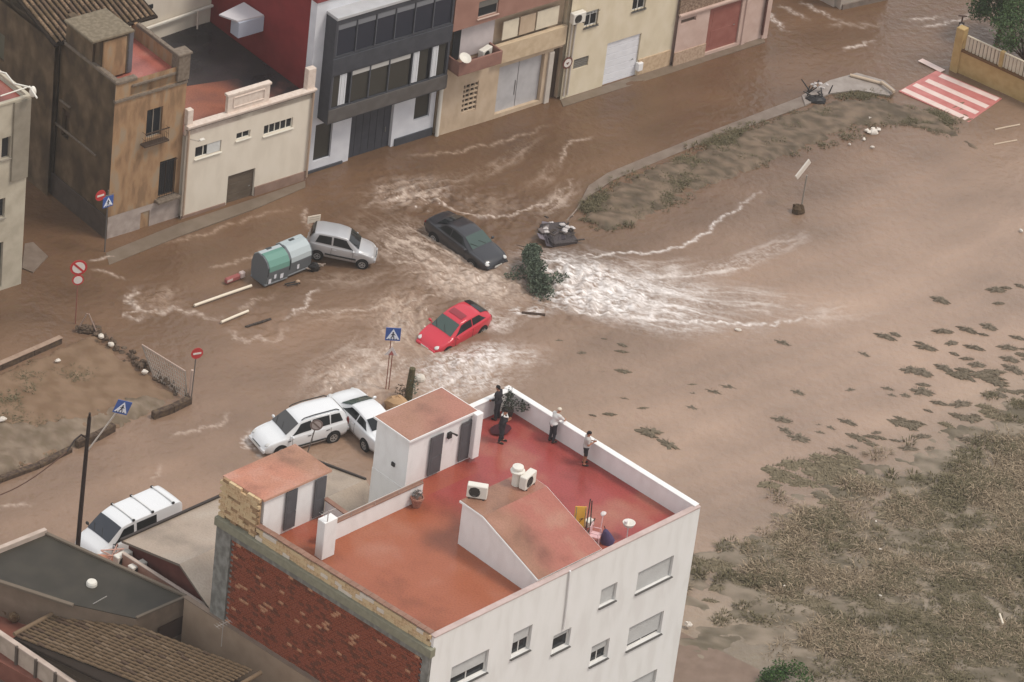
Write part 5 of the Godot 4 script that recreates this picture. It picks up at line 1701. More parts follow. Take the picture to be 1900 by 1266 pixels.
	for k in 6:
		var t0 := PI * k / 6.0
		var t1 := PI * (k + 1) / 6.0
		var p0 := Vector3(cos(t0) * 0.095, sin(t0) * 0.1, 0)
		var p1 := Vector3(cos(t1) * 0.095, sin(t1) * 0.1, 0)
		tile.quad(p1, p1 * 0.85 + Vector3(0, 0, -0.5), p0 * 0.85 + Vector3(0, 0, -0.5), p0)
		tile.quad(p0, p0 * 0.8, p1 * 0.8, p1)
	var tm := tile.mesh()
	var tt := [mat("tile_a", ["5c4734"], 0.9), mat("tile_d", ["69523e", "7d6650", "8f775e"], 0.9, Vector3(2, 2, 2)), mat("tile_e", ["584636", "6b5644"], 0.9, Vector3(2, 2, 2))]
	var pieces := []
	for j in 24:
		for i in 20:
			pieces.append(deck.xf * Transform3D(Basis(UX, 0.06) * Basis(UY, rng.randf_range(-0.03, 0.03)), Vector3(0.15 + i * 0.30, 0.09 + rng.randf_range(-0.01, 0.01), -0.02 - j * 0.44)))
	for i in 300:
		put("roof_tile", tm, tt[1 + rng.randi() % 2] if rng.randf() < 0.75 else tt[0], dk, pieces[i])
	var mm := MultiMesh.new()
	mm.transform_format = MultiMesh.TRANSFORM_3D
	mm.mesh = tm
	mm.instance_count = pieces.size() - 300
	for i in range(300, pieces.size()):
		mm.set_instance_transform(i - 300, pieces[i])
	var mi := MultiMeshInstance3D.new()
	mi.name = "roof_tiling"
	mi.multimesh = mm
	mi.material_override = tt[1]
	dk.add_child(mi, true)
	mi.set_meta("kind", "stuff")

func corner_house() -> void:
	var O := Vector3(-11.77, 0, -13.09)
	var A := 42.7
	var o := built("corner_house", "cream grey house cut off by the left edge with a dark doorway", "house", O, A, -20.0, 0.0)
	var pale := mat("grey_cream", ["a09684", "b5ab98", "c4bba9"], 0.88, Vector3(0.2, 0.2, 0.2), 0.012)
	var z := 1.5
	var b := mb()
	b.wall(Vector3(-25.0, -1, z), UX, UY, 6.8, 11.6, [Rect2(5.3, 8.5, 0.5, 1.2), Rect2(4.9, 1.2, 0.75, 2.6), Rect2(4.9, 5.2, 0.75, 1.1)], 0.25)
	b.slab([Vector2(-25.0, z - 0.28), Vector2(-18.2, z - 0.28), Vector2(-18.2, -6.0), Vector2(-25.0, -6.0)], -1, 10.4)
	part("wall", b, pale, o)
	b = mb()
	b.box(Vector3(-18.66, 8.35, z + 0.05), Vector3(0.95, 4.4, 0.12), 0.02)
	part("render_panel", b, mat("drab_panel", ["7f7668", "8c8374", "999081"], 0.9, Vector3(0.3, 0.3, 0.3), 0.012), o)
	window(o, Vector3(-19.7, 7.5, z), 0.5, 1.2, 0.2, {"panes": 1, "frame": flat("grey_frame", "8c8377", 0.6)})
	window(o, Vector3(-20.1, 4.2, z), 0.75, 1.1, 0.2, {"panes": 1, "frame": flat("grey_frame", "8c8377", 0.6)})
	door(o, Vector3(-20.1, 0.2, z), 0.75, 2.6, flat("dark_door_grey", "3c3b3b", 0.7), 0.2)
	part("roof", stained(Vector3(-25, 10.42, z - 0.3), Vector3(-18.4, 10.42, z - 0.3), Vector3(-18.4, 10.42, -6), Vector3(-25, 10.42, -6), 0.25, [Color(0.30, 0.08, 0.06), Color(0.28, 0.08, 0.06), Color(0.33, 0.14, 0.1)], 83, 0.4), stain_mat(), o)
	b = mb()
	b.bar(Vector3(-25, 10.62, z - 0.04), Vector3(-18.15, 10.62, z - 0.04), 0.2, 0.14, 0.02)
	b.bar(Vector3(-18.25, 10.62, z - 0.15), Vector3(-18.25, 10.62, -6), 0.2, 0.14, 0.02)
	part("coping", b, pale, o)
	b = mb()
	b.tube([Vector3(-19.26, 11.4, -0.43), Vector3(-18.81, 11.4, 0.27), Vector3(-19, 11.4, 1.26), Vector3(-18.43, 11.3, 1.78), Vector3(-18.5, 11.1, 2.49)], 0.05, -1, 6)
	b.tube([Vector3(-20, 11.2, 1.64), Vector3(-18.37, 11.3, 1.69)], 0.035, -1, 6)
	part("rail", b, flat("white_plastic", "d8d2c6", 0.5), o)
	b = mb()
	b.ball(Vector3(-18.34, 11.1, 1.89), Vector3(0.17, 0.3, 0.17), 10, 8)
	part("globe_lamp", b, flat("lamp_white", "e2dcd0", 0.4), o)

func pink_house() -> void:
	var O := Vector3(-11.77, 0, -13.09)
	var A := 42.7
	var o := built("pink_house", "beige house with overhanging pinkish upper floor, small balcony and pale garage door", "house", O, A, 12.7, 0.0)
	var pink := mat("dusky_pink", ["8a6558", "997264", "a57f71"], 0.85, Vector3(0.2, 0.2, 0.2), 0.012)
	var sand := mat("sand_render", ["ab957d", "bda78e", "cab69e"], 0.88, Vector3(0.25, 0.15, 0.25), 0.014)
	var z := 0.3
	var b := mb()
	b.wall(Vector3(8.6, -1, z), UX, UY, 8.2, 5.4, [Rect2(3.85, 1.2, 3.1, 2.9), Rect2(7.55, 0.5, 0.65, 3.7), Rect2(1.5, 1.9, 1.0, 1.8)], 0.3)
	b.slab([Vector2(8.62, z - 0.32), Vector2(16.8, z - 0.32), Vector2(16.8, -9), Vector2(8.62, -9)], -1, 6.4)
	part("wall", b, sand, o)
	b = mb()
	b.wall(Vector3(8.6, 6.45, 0.65), UX, UY, 8.2, 3.4, [Rect2(1.6, 0.35, 1.35, 1.0), Rect2(1.6, 1.9, 1.35, 1.2)], 0.2)
	b.slab([Vector2(8.6, 0.44), Vector2(16.8, 0.44), Vector2(16.8, -9), Vector2(8.6, -9)], 6.45, 9.9)
	b.quad(Vector3(8.6, 6.45, 0.44), Vector3(8.6, 6.45, 0.65), Vector3(8.6, 9.85, 0.65), Vector3(8.6, 9.85, 0.44))
	b.quad(Vector3(8.6, 6.46, 0.44), Vector3(16.8, 6.46, 0.44), Vector3(16.8, 6.46, 0.65), Vector3(8.6, 6.46, 0.65))
	part("upper_floor", b, pink, o)
	window(o, Vector3(10.2, 6.8, 0.65), 1.35, 1.0, 0.16, {"panes": 1, "blind": 0.4, "blind_mat": flat("grey_slat", "6a655f", 0.7), "frame": flat("pale_beige_frame", "c0a99a", 0.6)})
	window(o, Vector3(10.2, 8.35, 0.65), 1.35, 1.2, 0.16, {"panes": 1, "blind": 0.5, "blind_mat": flat("grey_slat", "6a655f", 0.7), "frame": flat("pale_beige_frame", "c0a99a", 0.6)})
	# balcony with clutter on the left
	b = mb()
	b.box(Vector3(10.1, 4.2, 0.85), Vector3(2.9, 0.12, 1.1), 0.02)
	b.box(Vector3(10.1, 4.55, 1.36), Vector3(2.9, 0.75, 0.1), 0.02)
	b.box(Vector3(8.7, 4.55, 0.85), Vector3(0.1, 0.75, 1.0), 0.02)
	b.box(Vector3(11.5, 4.55, 0.85), Vector3(0.1, 0.75, 1.0), 0.02)
	part("balcony", b, mat("balcony_red", ["7d5a50", "8d675b", "9a7568"], 0.8), o)
	b = mb()
	b.box(Vector3(10.5, 5.4, 0.32), Vector3(2.4, 1.9, 0.06), 0.01)
	part("balcony_wall", b, mat("lilac_white", ["b9adab", "c6bbb9"], 0.8), o)
	b = mb()
	b.box(Vector3(9.2, 5.4, 0.34), Vector3(0.5, 1.9, 0.06), 0.01)
	part("balcony_door", b, flat("dark_glass", "23262a", 0.08), o)
	var ac := ac_unit(Vector3(10.9, 4.27, 0.75), O, A, "white air conditioner on the pink house's balcony", 0.3)
	var keep := base
	var dd := built("satellite_dish", "white satellite dish on the balcony rail of the pink house", "satellite dish", O, A, 9.0, 1.3, 4.9)
	b = MB.new()
	b.lathe([Vector2(0.0, 0.0), Vector2(0.16, 0.02), Vector2(0.34, 0.11), Vector2(0.33, 0.12), Vector2(0.16, 0.035), Vector2(0.0, 0.015)], 16, Transform3D(Basis(UX, 0.5), Vector3(0, 0.2, 0.05)))
	part("dish", b, flat("white_plastic", "d8d2c6", 0.5), dd)
	b = MB.new()
	b.tube([Vector3(0, -0.05, 0), Vector3(0, 0.22, 0)], 0.03, -1, 5)
	part("bracket", b, flat("pale_metal", "b9b2ab", 0.4, 0.5), dd)
	base = keep
	# cream panels over a ledge
	for e in [[12.3, 1.05, true], [13.45, 1.05, false], [14.6, 1.5, true]]:
		b = mb()
		b.box(Vector3(e[0] + e[1] / 2, 5.35, 0.34), Vector3(e[1], 1.1, 0.08), 0.01)
		part("panel", b, mat("cream_panel", ["d9cbb2", "e4d7bf"], 0.8) if e[2] else sand, o)
	b = mb()
	b.box(Vector3(14.3, 4.05, 0.42), Vector3(4.8, 1.15, 0.26), 0.02)
	part("ledge", b, mat("ledge_sand", ["b39c7f", "c3ad90", "cfbb9f"], 0.85, Vector3(0.3, 0.3, 0.3), 0.014), o)
	b = mb()
	for k in 2:
		b.box(Vector3(13.2 + 1.56 * k, 1.62, 0.06), Vector3(1.52, 2.86, 0.06), 0.01)
	var g := part("garage_door", b, mat("pale_garage", ["a5a2a2", "b3b0b0", "bebbbb"], 0.6), o)
	b = mb()
	b.box(Vector3(13.85, 1.4, 0.1), Vector3(0.05, 0.9, 0.04), 0.01)
	part("handle", b, flat("steel", "8d8c8a", 0.35, 0.8), g)
	b = mb()
	b.box(Vector3(16.48, 1.4, 0.02), Vector3(0.6, 3.6, 0.05))
	part("passage", b, mat("brown_shutter", ["3f2f24", "4e3c2f"], 0.8), o)
	b = mb()
	b.box(Vector3(15.98, 1.3, z + 0.05), Vector3(0.34, 3.6, 0.12), 0.02)
	part("pilaster", b, mat("white_pilaster", ["bfb3a6", "cbc0b4"], 0.8), o)
	# breeze block vent: six rows of slots
	b = mb()
	b.box(Vector3(10.6, 1.8, 0.05), Vector3(1.0, 1.8, 0.04))
	var vt := part("vent", b, flat("vent_dark", "3a2f27", 0.9), o)
	for j in 7:
		b = mb()
		b.box(Vector3(10.6, 0.95 + j * 0.285, 0.22), Vector3(0.98, 0.09, 0.12), 0.01)
		part("slat", b, sand, vt)
	for j in 3:
		b = mb()
		b.box(Vector3(10.3 + j * 0.3, 1.8, 0.2), Vector3(0.06, 1.78, 0.1), 0.01)
		part("slat", b, sand, vt)

func garage_house() -> void:
	var O := Vector3(-11.77, 0, -13.09)
	var A := 42.7
	var o := built("garage_house", "cream house with white garage door, barred windows and grey wall vent", "house", O, A, 20.7, 0.0)
	var cream := mat("warm_cream", ["cabb9f", "d6c8ae", "dfd2bc"], 0.85, Vector3(0.22, 0.12, 0.22), 0.014)
	var z := 0.5
	var wins := [[17.9, 4.1, 0.95, 0.95], [21.25, 4.2, 0.95, 0.95]]
	var holes := [Rect2(19.8 - 16.85, 0.8, 2.4, 2.85), Rect2(17.5 - 16.85, 2.65, 1.05, 0.62)]
	for w in wins:
		holes.append(Rect2(w[0] - 16.85, w[1] + 1.0, w[2], w[3]))
	var b := mb()
	b.wall(Vector3(16.85, -1, z), UX, UY, 7.75, 9.5, holes, 0.26)
	b.slab([Vector2(16.85, z - 0.28), Vector2(24.6, z - 0.28), Vector2(24.6, -9), Vector2(16.85, -9)], -1, 8.5)
	part("wall", b, cream, o)
	for w in wins:
		window(o, Vector3(w[0], w[1], z), w[2], w[3], 0.2, {"panes": 2, "bars": 4, "sill_mat": flat("dark_sill", "55524f", 0.7), "blind": 0.25})
	door(o, Vector3(19.8, -0.2, z), 2.4, 2.85, mat("white_garage", ["d4d3d6", "dedde0", "e6e5e8"], 0.6), 0.12, 7, "garage_door")
	b = mb()
	for k in 5:
		b.box(Vector3(18.02, 1.72 + k * 0.115, z - 0.08), Vector3(1.03, 0.08, 0.05), 0.01)
	part("vent", b, mat("vent_grey", ["6f6a62", "7e7971"], 0.8), o)
	b = mb()
	b.box(Vector3(23.4, 0.35, z + 0.03), Vector3(2.35, 1.3, 0.06), 0.01)
	part("plinth", b, mat("patchy_plinth", ["a58a70", "bfa587", "cdb699"], 0.88, Vector3(0.5, 0.5, 0.5), 0.02), o)
	b = mb()
	b.box(Vector3(22.3, 0.6, z + 0.06), Vector3(0.35, 0.5, 0.3), 0.03)
	part("guard_stone", b, mat("white_wash", ["cfcac6"], 0.8), o)
	for x in [17.0, 17.25]:
		b = mb()
		b.tube([Vector3(x, 4.6, z + 0.07), Vector3(x, 0.2, z + 0.07)], 0.05, -1, 7)
		part("downpipe", b, mat("white_pilaster", ["bfb3a6"], 0.8), o)
	var ac := ac_unit(Vector3(17.15, 4.75, z + 0.25), O, A, "grey air conditioner high on the cream wall by the barred window", 0.0)
	var s := built("round_sign", "round white prohibition sign with dark rim on the cream wall corner", "road sign", O, A, 16.95, z + 0.12, 2.3)
	disc_sign(s, 0.34, flat("sign_rim_dark", "6b4038", 0.5), flat("sign_white", "d8d0c8", 0.5), 0)

func stone_house() -> void:
	var O := Vector3(-11.77, 0, -13.09)
	var A := 42.7
	var o := built("end_house", "pinkish rough house with brick red garage door at the end of the row", "house", O, A, 28.0, 0.0)
	var rosy := mat("rosy_render", ["b3968a", "c3a89b", "cdb5aa"], 0.9, Vector3(0.2, 0.2, 0.2), 0.014)
	var z := 0.7
	var b := mb()
	b.wall(Vector3(24.65, -1, z), UX, UY, 6.9, 4.2, [Rect2(2.3, 1.2, 2.4, 2.75), Rect2(0.2, 3.55, 1.1, 0.28)], 0.25)
	b.slab([Vector2(24.65, z - 0.28), Vector2(31.55, z - 0.28), Vector2(31.55, -8), Vector2(24.65, -8)], -1, 7.0)
	part("wall", b, rosy, o)
	b = mb()
	b.box(Vector3(28.1, 4.6, z - 0.05), Vector3(6.9, 2.9, 0.1))
	part("upper_wall", b, mat("rubble_brown", ["70594a", "86705f", "9b8573"], 0.92, Vector3(0.5, 0.6, 0.5), 0.03, 2.0), o)
	b = mb()
	b.box(Vector3(28.1, 3.17, z + 0.06), Vector3(6.95, 0.14, 0.18), 0.02)
	part("ledge", b, rosy, o)
	b = mb()
	b.box(Vector3(25.4, 2.69, z - 0.16), Vector3(1.1, 0.28, 0.04))
	part("slot_window", b, mat("slot_grille", ["54443a", "66554a"], 0.7), o)
	door(o, Vector3(26.95, 0.2, z), 2.4, 2.75, mat("brick_red_door", ["855047", "915a50", "9b665c"], 0.6), 0.12, 0, "garage_door")
	b = mb()
	b.box(Vector3(25.8, 0.1, z + 0.03), Vector3(2.3, 1.5, 0.06), 0.01)
	part("plinth", b, mat("patchy_plinth2", ["8f7460", "b09680", "c5ae99"], 0.9, Vector3(0.6, 0.6, 0.6), 0.025), o)
	b = mb()
	b.box(Vector3(31.35, 2.5, z + 0.04), Vector3(0.42, 7.0, 0.14), 0.02)
	b.box(Vector3(29.75, 2.0, z + 0.03), Vector3(0.28, 6.0, 0.1), 0.02)
	part("pilaster", b, rosy, o)
	b = mb()
	b.tube([Vector3(31.1, 6.0, z + 0.12), Vector3(31.1, 0.3, z + 0.12)], 0.07, -1, 7)
	part("downpipe", b, flat("rust_pipe", "5a3a32", 0.7), o)

func far_corner() -> void:
	# cut off house at the top edge, yellow garden wall with pale fence, garden trees
	var O := Vector3(-11.77, 0, -13.09)
	var A := 42.7
	var o := built("far_house", "pale house base just cut off by the top edge beyond the junction", "house", O, A, 40.0, -6.0)
	var p := Vector3(37.48, 0, 0.17)
	var q := Vector3(40.73, 0, 0.5)
	var b := mb()
	b.bar(p + Vector3(0, 1.5, 0), q + Vector3(0, 1.5, 0), 0.4, 4.0)
	b.bar(p + Vector3(0.0, 1.5, -0.2), p + Vector3(-0.6, 1.5, -5.0), 0.3, 4.0)
	part("wall", b, mat("far_wall", ["a5998d", "b3a79b"], 0.85), o)
	b = mb()
	b.bar(p + Vector3(0.1, 0.1, 0.25), q + Vector3(0.1, 0.1, 0.25), 0.12, 0.4)
	part("plinth", b, mat("damp_line", ["6d5f55"], 0.9), o)
	var a := Vector3(22.24, 0, -32.9)
	var c := Vector3(26.52, 0, -29.88)
	var dir := (c - a).normalized()
	var tr := Transform3D(Basis(dir, UY, dir.cross(UY)), a)
	o = thing("garden_wall", "ochre yellow garden wall topped with a pale picket railing at the right edge", "wall", tr)
	var L := 6.4
	var yellow := mat("yellow_wall", ["9c8052", "ab8f60", "b89e72"], 0.85, Vector3(0.3, 0.3, 0.3), 0.014)
	b = MB.new()
	b.box(Vector3(L / 2, 0.3, -0.1), Vector3(L, 2.1, 0.25), 0.02)
	b.box(Vector3(0.2, 1.0, -0.1), Vector3(0.5, 3.4, 0.5), 0.03)
	part("wall", b, yellow, o)
	b = MB.new()
	b.box(Vector3(L / 2 + 0.2, 1.4, -0.06), Vector3(L - 0.4, 0.1, 0.34), 0.02)
	part("ledge", b, mat("ledge_brown", ["5e4024", "6c4b2c"], 0.8), o)
	b = MB.new()
	b.box(Vector3(2.95, 1.9, -0.1), Vector3(0.24, 1.0, 0.24), 0.02)
	part("post", b, yellow, o)
	for k in 24:
		b = MB.new()
		b.box(Vector3(0.65 + k * 0.24, 1.88, -0.1), Vector3(0.17, 0.86, 0.07), 0.015)
		part("picket", b, mat("picket", ["bfb09a", "cdbfa9"], 0.7), o)
	b = MB.new()
	b.box(Vector3(L / 2 + 0.3, 2.34, -0.1), Vector3(L - 0.6, 0.07, 0.12), 0.015)
	part("rail", b, mats["picket"], o)
	# sign on a post in front of the pillar
	var sp := Vector3(22.4, 0, -33.43)
	o = thing("road_sign", "tall dark signpost with small white and dark plates in front of the yellow wall", "road sign", Transform3D(Basis(), sp))
	b = MB.new()
	b.tube([Vector3(0, -0.3, 0), Vector3(0, 3.1, 0)], 0.05, -1, 6)
	part("post", b, flat("rust_post", "4a342a", 0.7), o)
	b = MB.new()
	b.box(Vector3(0.0, 2.25, 0.08), Vector3(0.3, 1.0, 0.04), 0.01)
	var pl := part("plate", b, flat("sign_dark", "3a302c", 0.6), o)
	for k in 3:
		b = MB.new()
		b.lathe([Vector2(0.0, 0), Vector2(0.11, 0), Vector2(0.11, 0.012), Vector2(0.0, 0.012)], 12, Transform3D(Basis(UX, PI / 2), Vector3(0.0, 1.95 + k * 0.3, 0.1)))
		part("lamp_disc", b, flat("sign_white", "d8d0c8", 0.5), pl)
	b = MB.new()
	b.box(Vector3(0, 3.1, 0), Vector3(0.5, 0.06, 0.1), 0.01)
	part("bracket", b, flat("rust_post", "4a342a", 0.7), o)
	garden_tree(Vector3(26.04, 0, -32.52), 1.15, "dark green garden tree behind the picket railing at the top right", 301)
	garden_tree(Vector3(24.87, 0, -36.66), 0.85, "lower leafy tree at the far end of the yellow garden wall", 302)
	garden_tree(Vector3(27.13, 0, -36.18), 1.3, "dense tree cut off by the right edge behind the yellow wall", 303)

func garden_tree(at: Vector3, k: float, label: String, sd: int) -> void:
	var r := RandomNumberGenerator.new()
	r.seed = sd
	var o := thing("garden_tree", label, "tree", Transform3D(Basis(), at), "trees behind the yellow wall")
	var b := MB.new()
	b.tube([Vector3(0, -0.5, 0), Vector3(0.1, 1.0, 0), Vector3(0.0, 2.6 * k, 0.1)], 0.17, 0.09, 8)
	var heads := []
	for i in 16:
		var a := r.randf() * TAU
		var e := Vector3(cos(a) * r.randf_range(0.4, 1.7), r.randf_range(1.4, 4.2), sin(a) * r.randf_range(0.4, 1.7)) * k
		heads.append(e)
		b.tube([Vector3(0, 1.2 * k, 0), e * 0.5 + Vector3(0, 0.6, 0) * k, e], 0.05, 0.015, 5)
	part("trunk", b, mat("bark", ["3d2f24", "55443a"], 0.95, Vector3(2, 2, 2)), o)
	b = MB.new()
	b.tint = true
	for e: Vector3 in heads:
		var tone := r.randf()
		var rad := r.randf_range(0.55, 1.0) * k
		for i in 340:
			var dv := Vector3(r.randfn(), r.randfn(), r.randfn()).normalized() * rad * pow(r.randf(), 0.45)
			dv.y *= 0.75
			var p := e + dv
			var x := Vector3(r.randfn(), r.randfn(), r.randfn()).normalized()
			var y := x.cross(Vector3(r.randfn(), r.randfn(), r.randfn())).normalized()
			var s := r.randf_range(0.05, 0.10)
			b.col = Color(0.025, 0.05, 0.018).lerp(Color(0.075, 0.12, 0.04), clampf(tone * 0.5 + r.randf() * 0.5, 0, 1))
			b.quad(p - x * s, p - y * s * 0.5, p + x * s, p + y * s * 0.5)
	part("crown", b, leafy(), o)

# ------------------------------------------------------------------ vehicles
# st: stations from rear to front: x, underside, belt height, half width, top height, half width of the top
class Shell:
	var xs := []
	var rows := []
	func _init(st: Array) -> void:
		var n := 72
		var x0: float = st[0][0]
		var x1: float = st[-1][0]
		for i in n + 1:
			var x := lerpf(x0, x1, 0.5 - 0.5 * cos(PI * i / n) if i < 8 or i > n - 8 else float(i) / n)
			x = lerpf(x0, x1, float(i) / n)
			xs.append(x)
			var k := 0
			while k < st.size() - 2 and x > st[k + 1][0]:
				k += 1
			var t := clampf((x - st[k][0]) / (st[k + 1][0] - st[k][0]), 0.0, 1.0)
			var r := []
			for j in 5:
				r.append(lerpf(st[k][j + 1], st[k + 1][j + 1], t))
			rows.append(r)
		for pass_ in 3:
			var c := rows.duplicate(true)
			for i in range(1, n):
				for j in 5:
					rows[i][j] = c[i - 1][j] * 0.25 + c[i][j] * 0.5 + c[i + 1][j] * 0.25
	func at(x: float) -> Array:
		var f: float = clampf((x - xs[0]) / (xs[-1] - xs[0]), 0.0, 1.0) * (xs.size() - 1)
		var i := mini(int(f), xs.size() - 2)
		var r := []
		for j in 5:
			r.append(lerpf(rows[i][j], rows[i + 1][j], f - i))
		return r
	func half(r: Array) -> Array:                     # (z, y) from the underside to the roof line
		var yb: float = r[0]
		var yw: float = r[1]
		var w: float = r[2]
		var yr: float = r[3]
		var wr: float = r[4]
		var a := Vector2(w * 0.93, yw + 0.012)
		var b := Vector2(wr, yr - 0.05)
		return [Vector2(w * 0.75, yb), Vector2(w * 0.95, yb + 0.05), Vector2(w * 0.995, lerpf(yb, yw, 0.3)), Vector2(w * 1.01, lerpf(yb, yw, 0.66)), Vector2(w * 0.99, yw - 0.05), Vector2(w * 0.95, yw), a.lerp(b, 0.05), a.lerp(b, 0.5), b, Vector2(wr - 0.045, yr - 0.014), Vector2(wr * 0.6, yr + 0.012), Vector2(0, yr + 0.022)]
	func side(x: float, f: float, s: float, off: float) -> Vector3:
		var r := at(x)
		var a := Vector2(r[2] * 0.93, r[1] + 0.012)
		var b := Vector2(r[4], r[3] - 0.05)
		var p := a.lerp(b, f)
		var d := (b - a).normalized()
		p += Vector2(d.y, -d.x) * off
		return Vector3(x, p.y, p.x * s)
	func body() -> MB:
		var m := MB.new()
		var g := []
		for i in xs.size():
			var h := half(rows[i])
			var ring := []
			for p: Vector2 in h:
				ring.append(Vector3(xs[i], p.y, p.x))
			for k in range(h.size() - 2, -1, -1):
				ring.append(Vector3(xs[i], h[k].y, -h[k].x))
			g.append(ring)
		var n: int = g[0].size()
		var N := []
		for i in g.size():
			var row := []
			for k in n:
				var du: Vector3 = g[mini(i + 1, g.size() - 1)][k] - g[maxi(i - 1, 0)][k]
				var dv: Vector3 = g[i][mini(k + 1, n - 1)] - g[i][maxi(k - 1, 0)]
				row.append(dv.cross(du).normalized() * -1.0)
			N.append(row)
		for i in g.size() - 1:
			for k in n - 1:
				var sgn := 1.0
				m.stri(g[i][k], g[i + 1][k], g[i + 1][k + 1], N[i][k] * sgn, N[i + 1][k] * sgn, N[i + 1][k + 1] * sgn)
				m.stri(g[i][k], g[i + 1][k + 1], g[i][k + 1], N[i][k] * sgn, N[i + 1][k + 1] * sgn, N[i][k + 1] * sgn)
			m.quad(g[i][0], g[i][n - 1], g[i + 1][n - 1], g[i + 1][0])
		m.away(g[0].duplicate(), Vector3(0, 0.6, 0))
		m.away(g[-1].duplicate(), Vector3(0, 0.6, 0))
		return m
	func side_glass(q: Array, s: float) -> MB:         # rear bottom x, front bottom x, front top x, rear top x, low f, high f
		var m := MB.new()
		var nu := 8
		var nv := 4
		for i in nu:
			for j in nv:
				var P := []
				for e in [[i, j], [i + 1, j], [i + 1, j + 1], [i, j + 1]]:
					var v := float(e[1]) / nv
					var x := lerpf(lerpf(q[0], q[3], v), lerpf(q[1], q[2], v), float(e[0]) / nu)
					P.append(side(x, lerpf(q[4], q[5], v), s, 0.009))
				if s > 0:
					m.quad(P[0], P[1], P[2], P[3])
				else:
					m.quad(P[3], P[2], P[1], P[0])
		return m
	func top_glass(xa: float, xb: float, ka: float, kb: float, off := 0.012) -> MB:   # a screen across the top between two x
		var m := MB.new()
		var nu := 10
		var nv := 8
		for i in nu:
			for j in nv:
				var P := []
				for e in [[i, j], [i + 1, j], [i + 1, j + 1], [i, j + 1]]:
					var u := float(e[0]) / nu
					var x := lerpf(xa, xb, u)
					var r := at(x)
					var r2 := at(x + 0.02)
					var slope: float = (r2[3] - r[3]) / 0.02
					var nn := Vector2(-slope, 1.0).normalized()
					var z: float = (float(e[1]) / nv * 2.0 - 1.0) * (r[4] - 0.02) * lerpf(ka, kb, u)
					var y: float = r[3] + 0.022 * (1.0 - pow(absf(z) / maxf(r[4], 0.01), 2.0))
					P.append(Vector3(x, y, z) + Vector3(nn.x, nn.y, 0) * off)
				m.quad(P[3], P[2], P[1], P[0])
		return m

func wheel(o: Node3D, at: Vector3, r: float, s: float) -> void:
	var b := MB.new()
	var t := Transform3D(Basis(UX, PI / 2 * s), at)
	b.lathe([Vector2(r * 0.62, -0.16), Vector2(r * 0.97, -0.16), Vector2(r, -0.12), Vector2(r, -0.02), Vector2(r * 0.95, 0.02), Vector2(r * 0.66, 0.025), Vector2(r * 0.64, 0.0)], 22, t)
	var w := part("wheel", b, flat("tyre", "1f1e1d", 0.8), o)
	b = MB.new()
	b.lathe([Vector2(r * 0.65, 0.0), Vector2(r * 0.6, 0.012), Vector2(r * 0.3, -0.01), Vector2(r * 0.12, 0.012), Vector2(0, 0.014)], 22, t)
	for k in 5:
		b.box(Vector3(0, 0, 0), Vector3(r * 0.5, 0.02, r * 0.16), 0.004, t * Transform3D(Basis(UY, TAU * k / 5), Vector3(cos(TAU * k / 5), 0, -sin(TAU * k / 5)) * r * 0.36))
	part("rim", b, flat("rim", "a9a8a6", 0.35, 0.6), w)

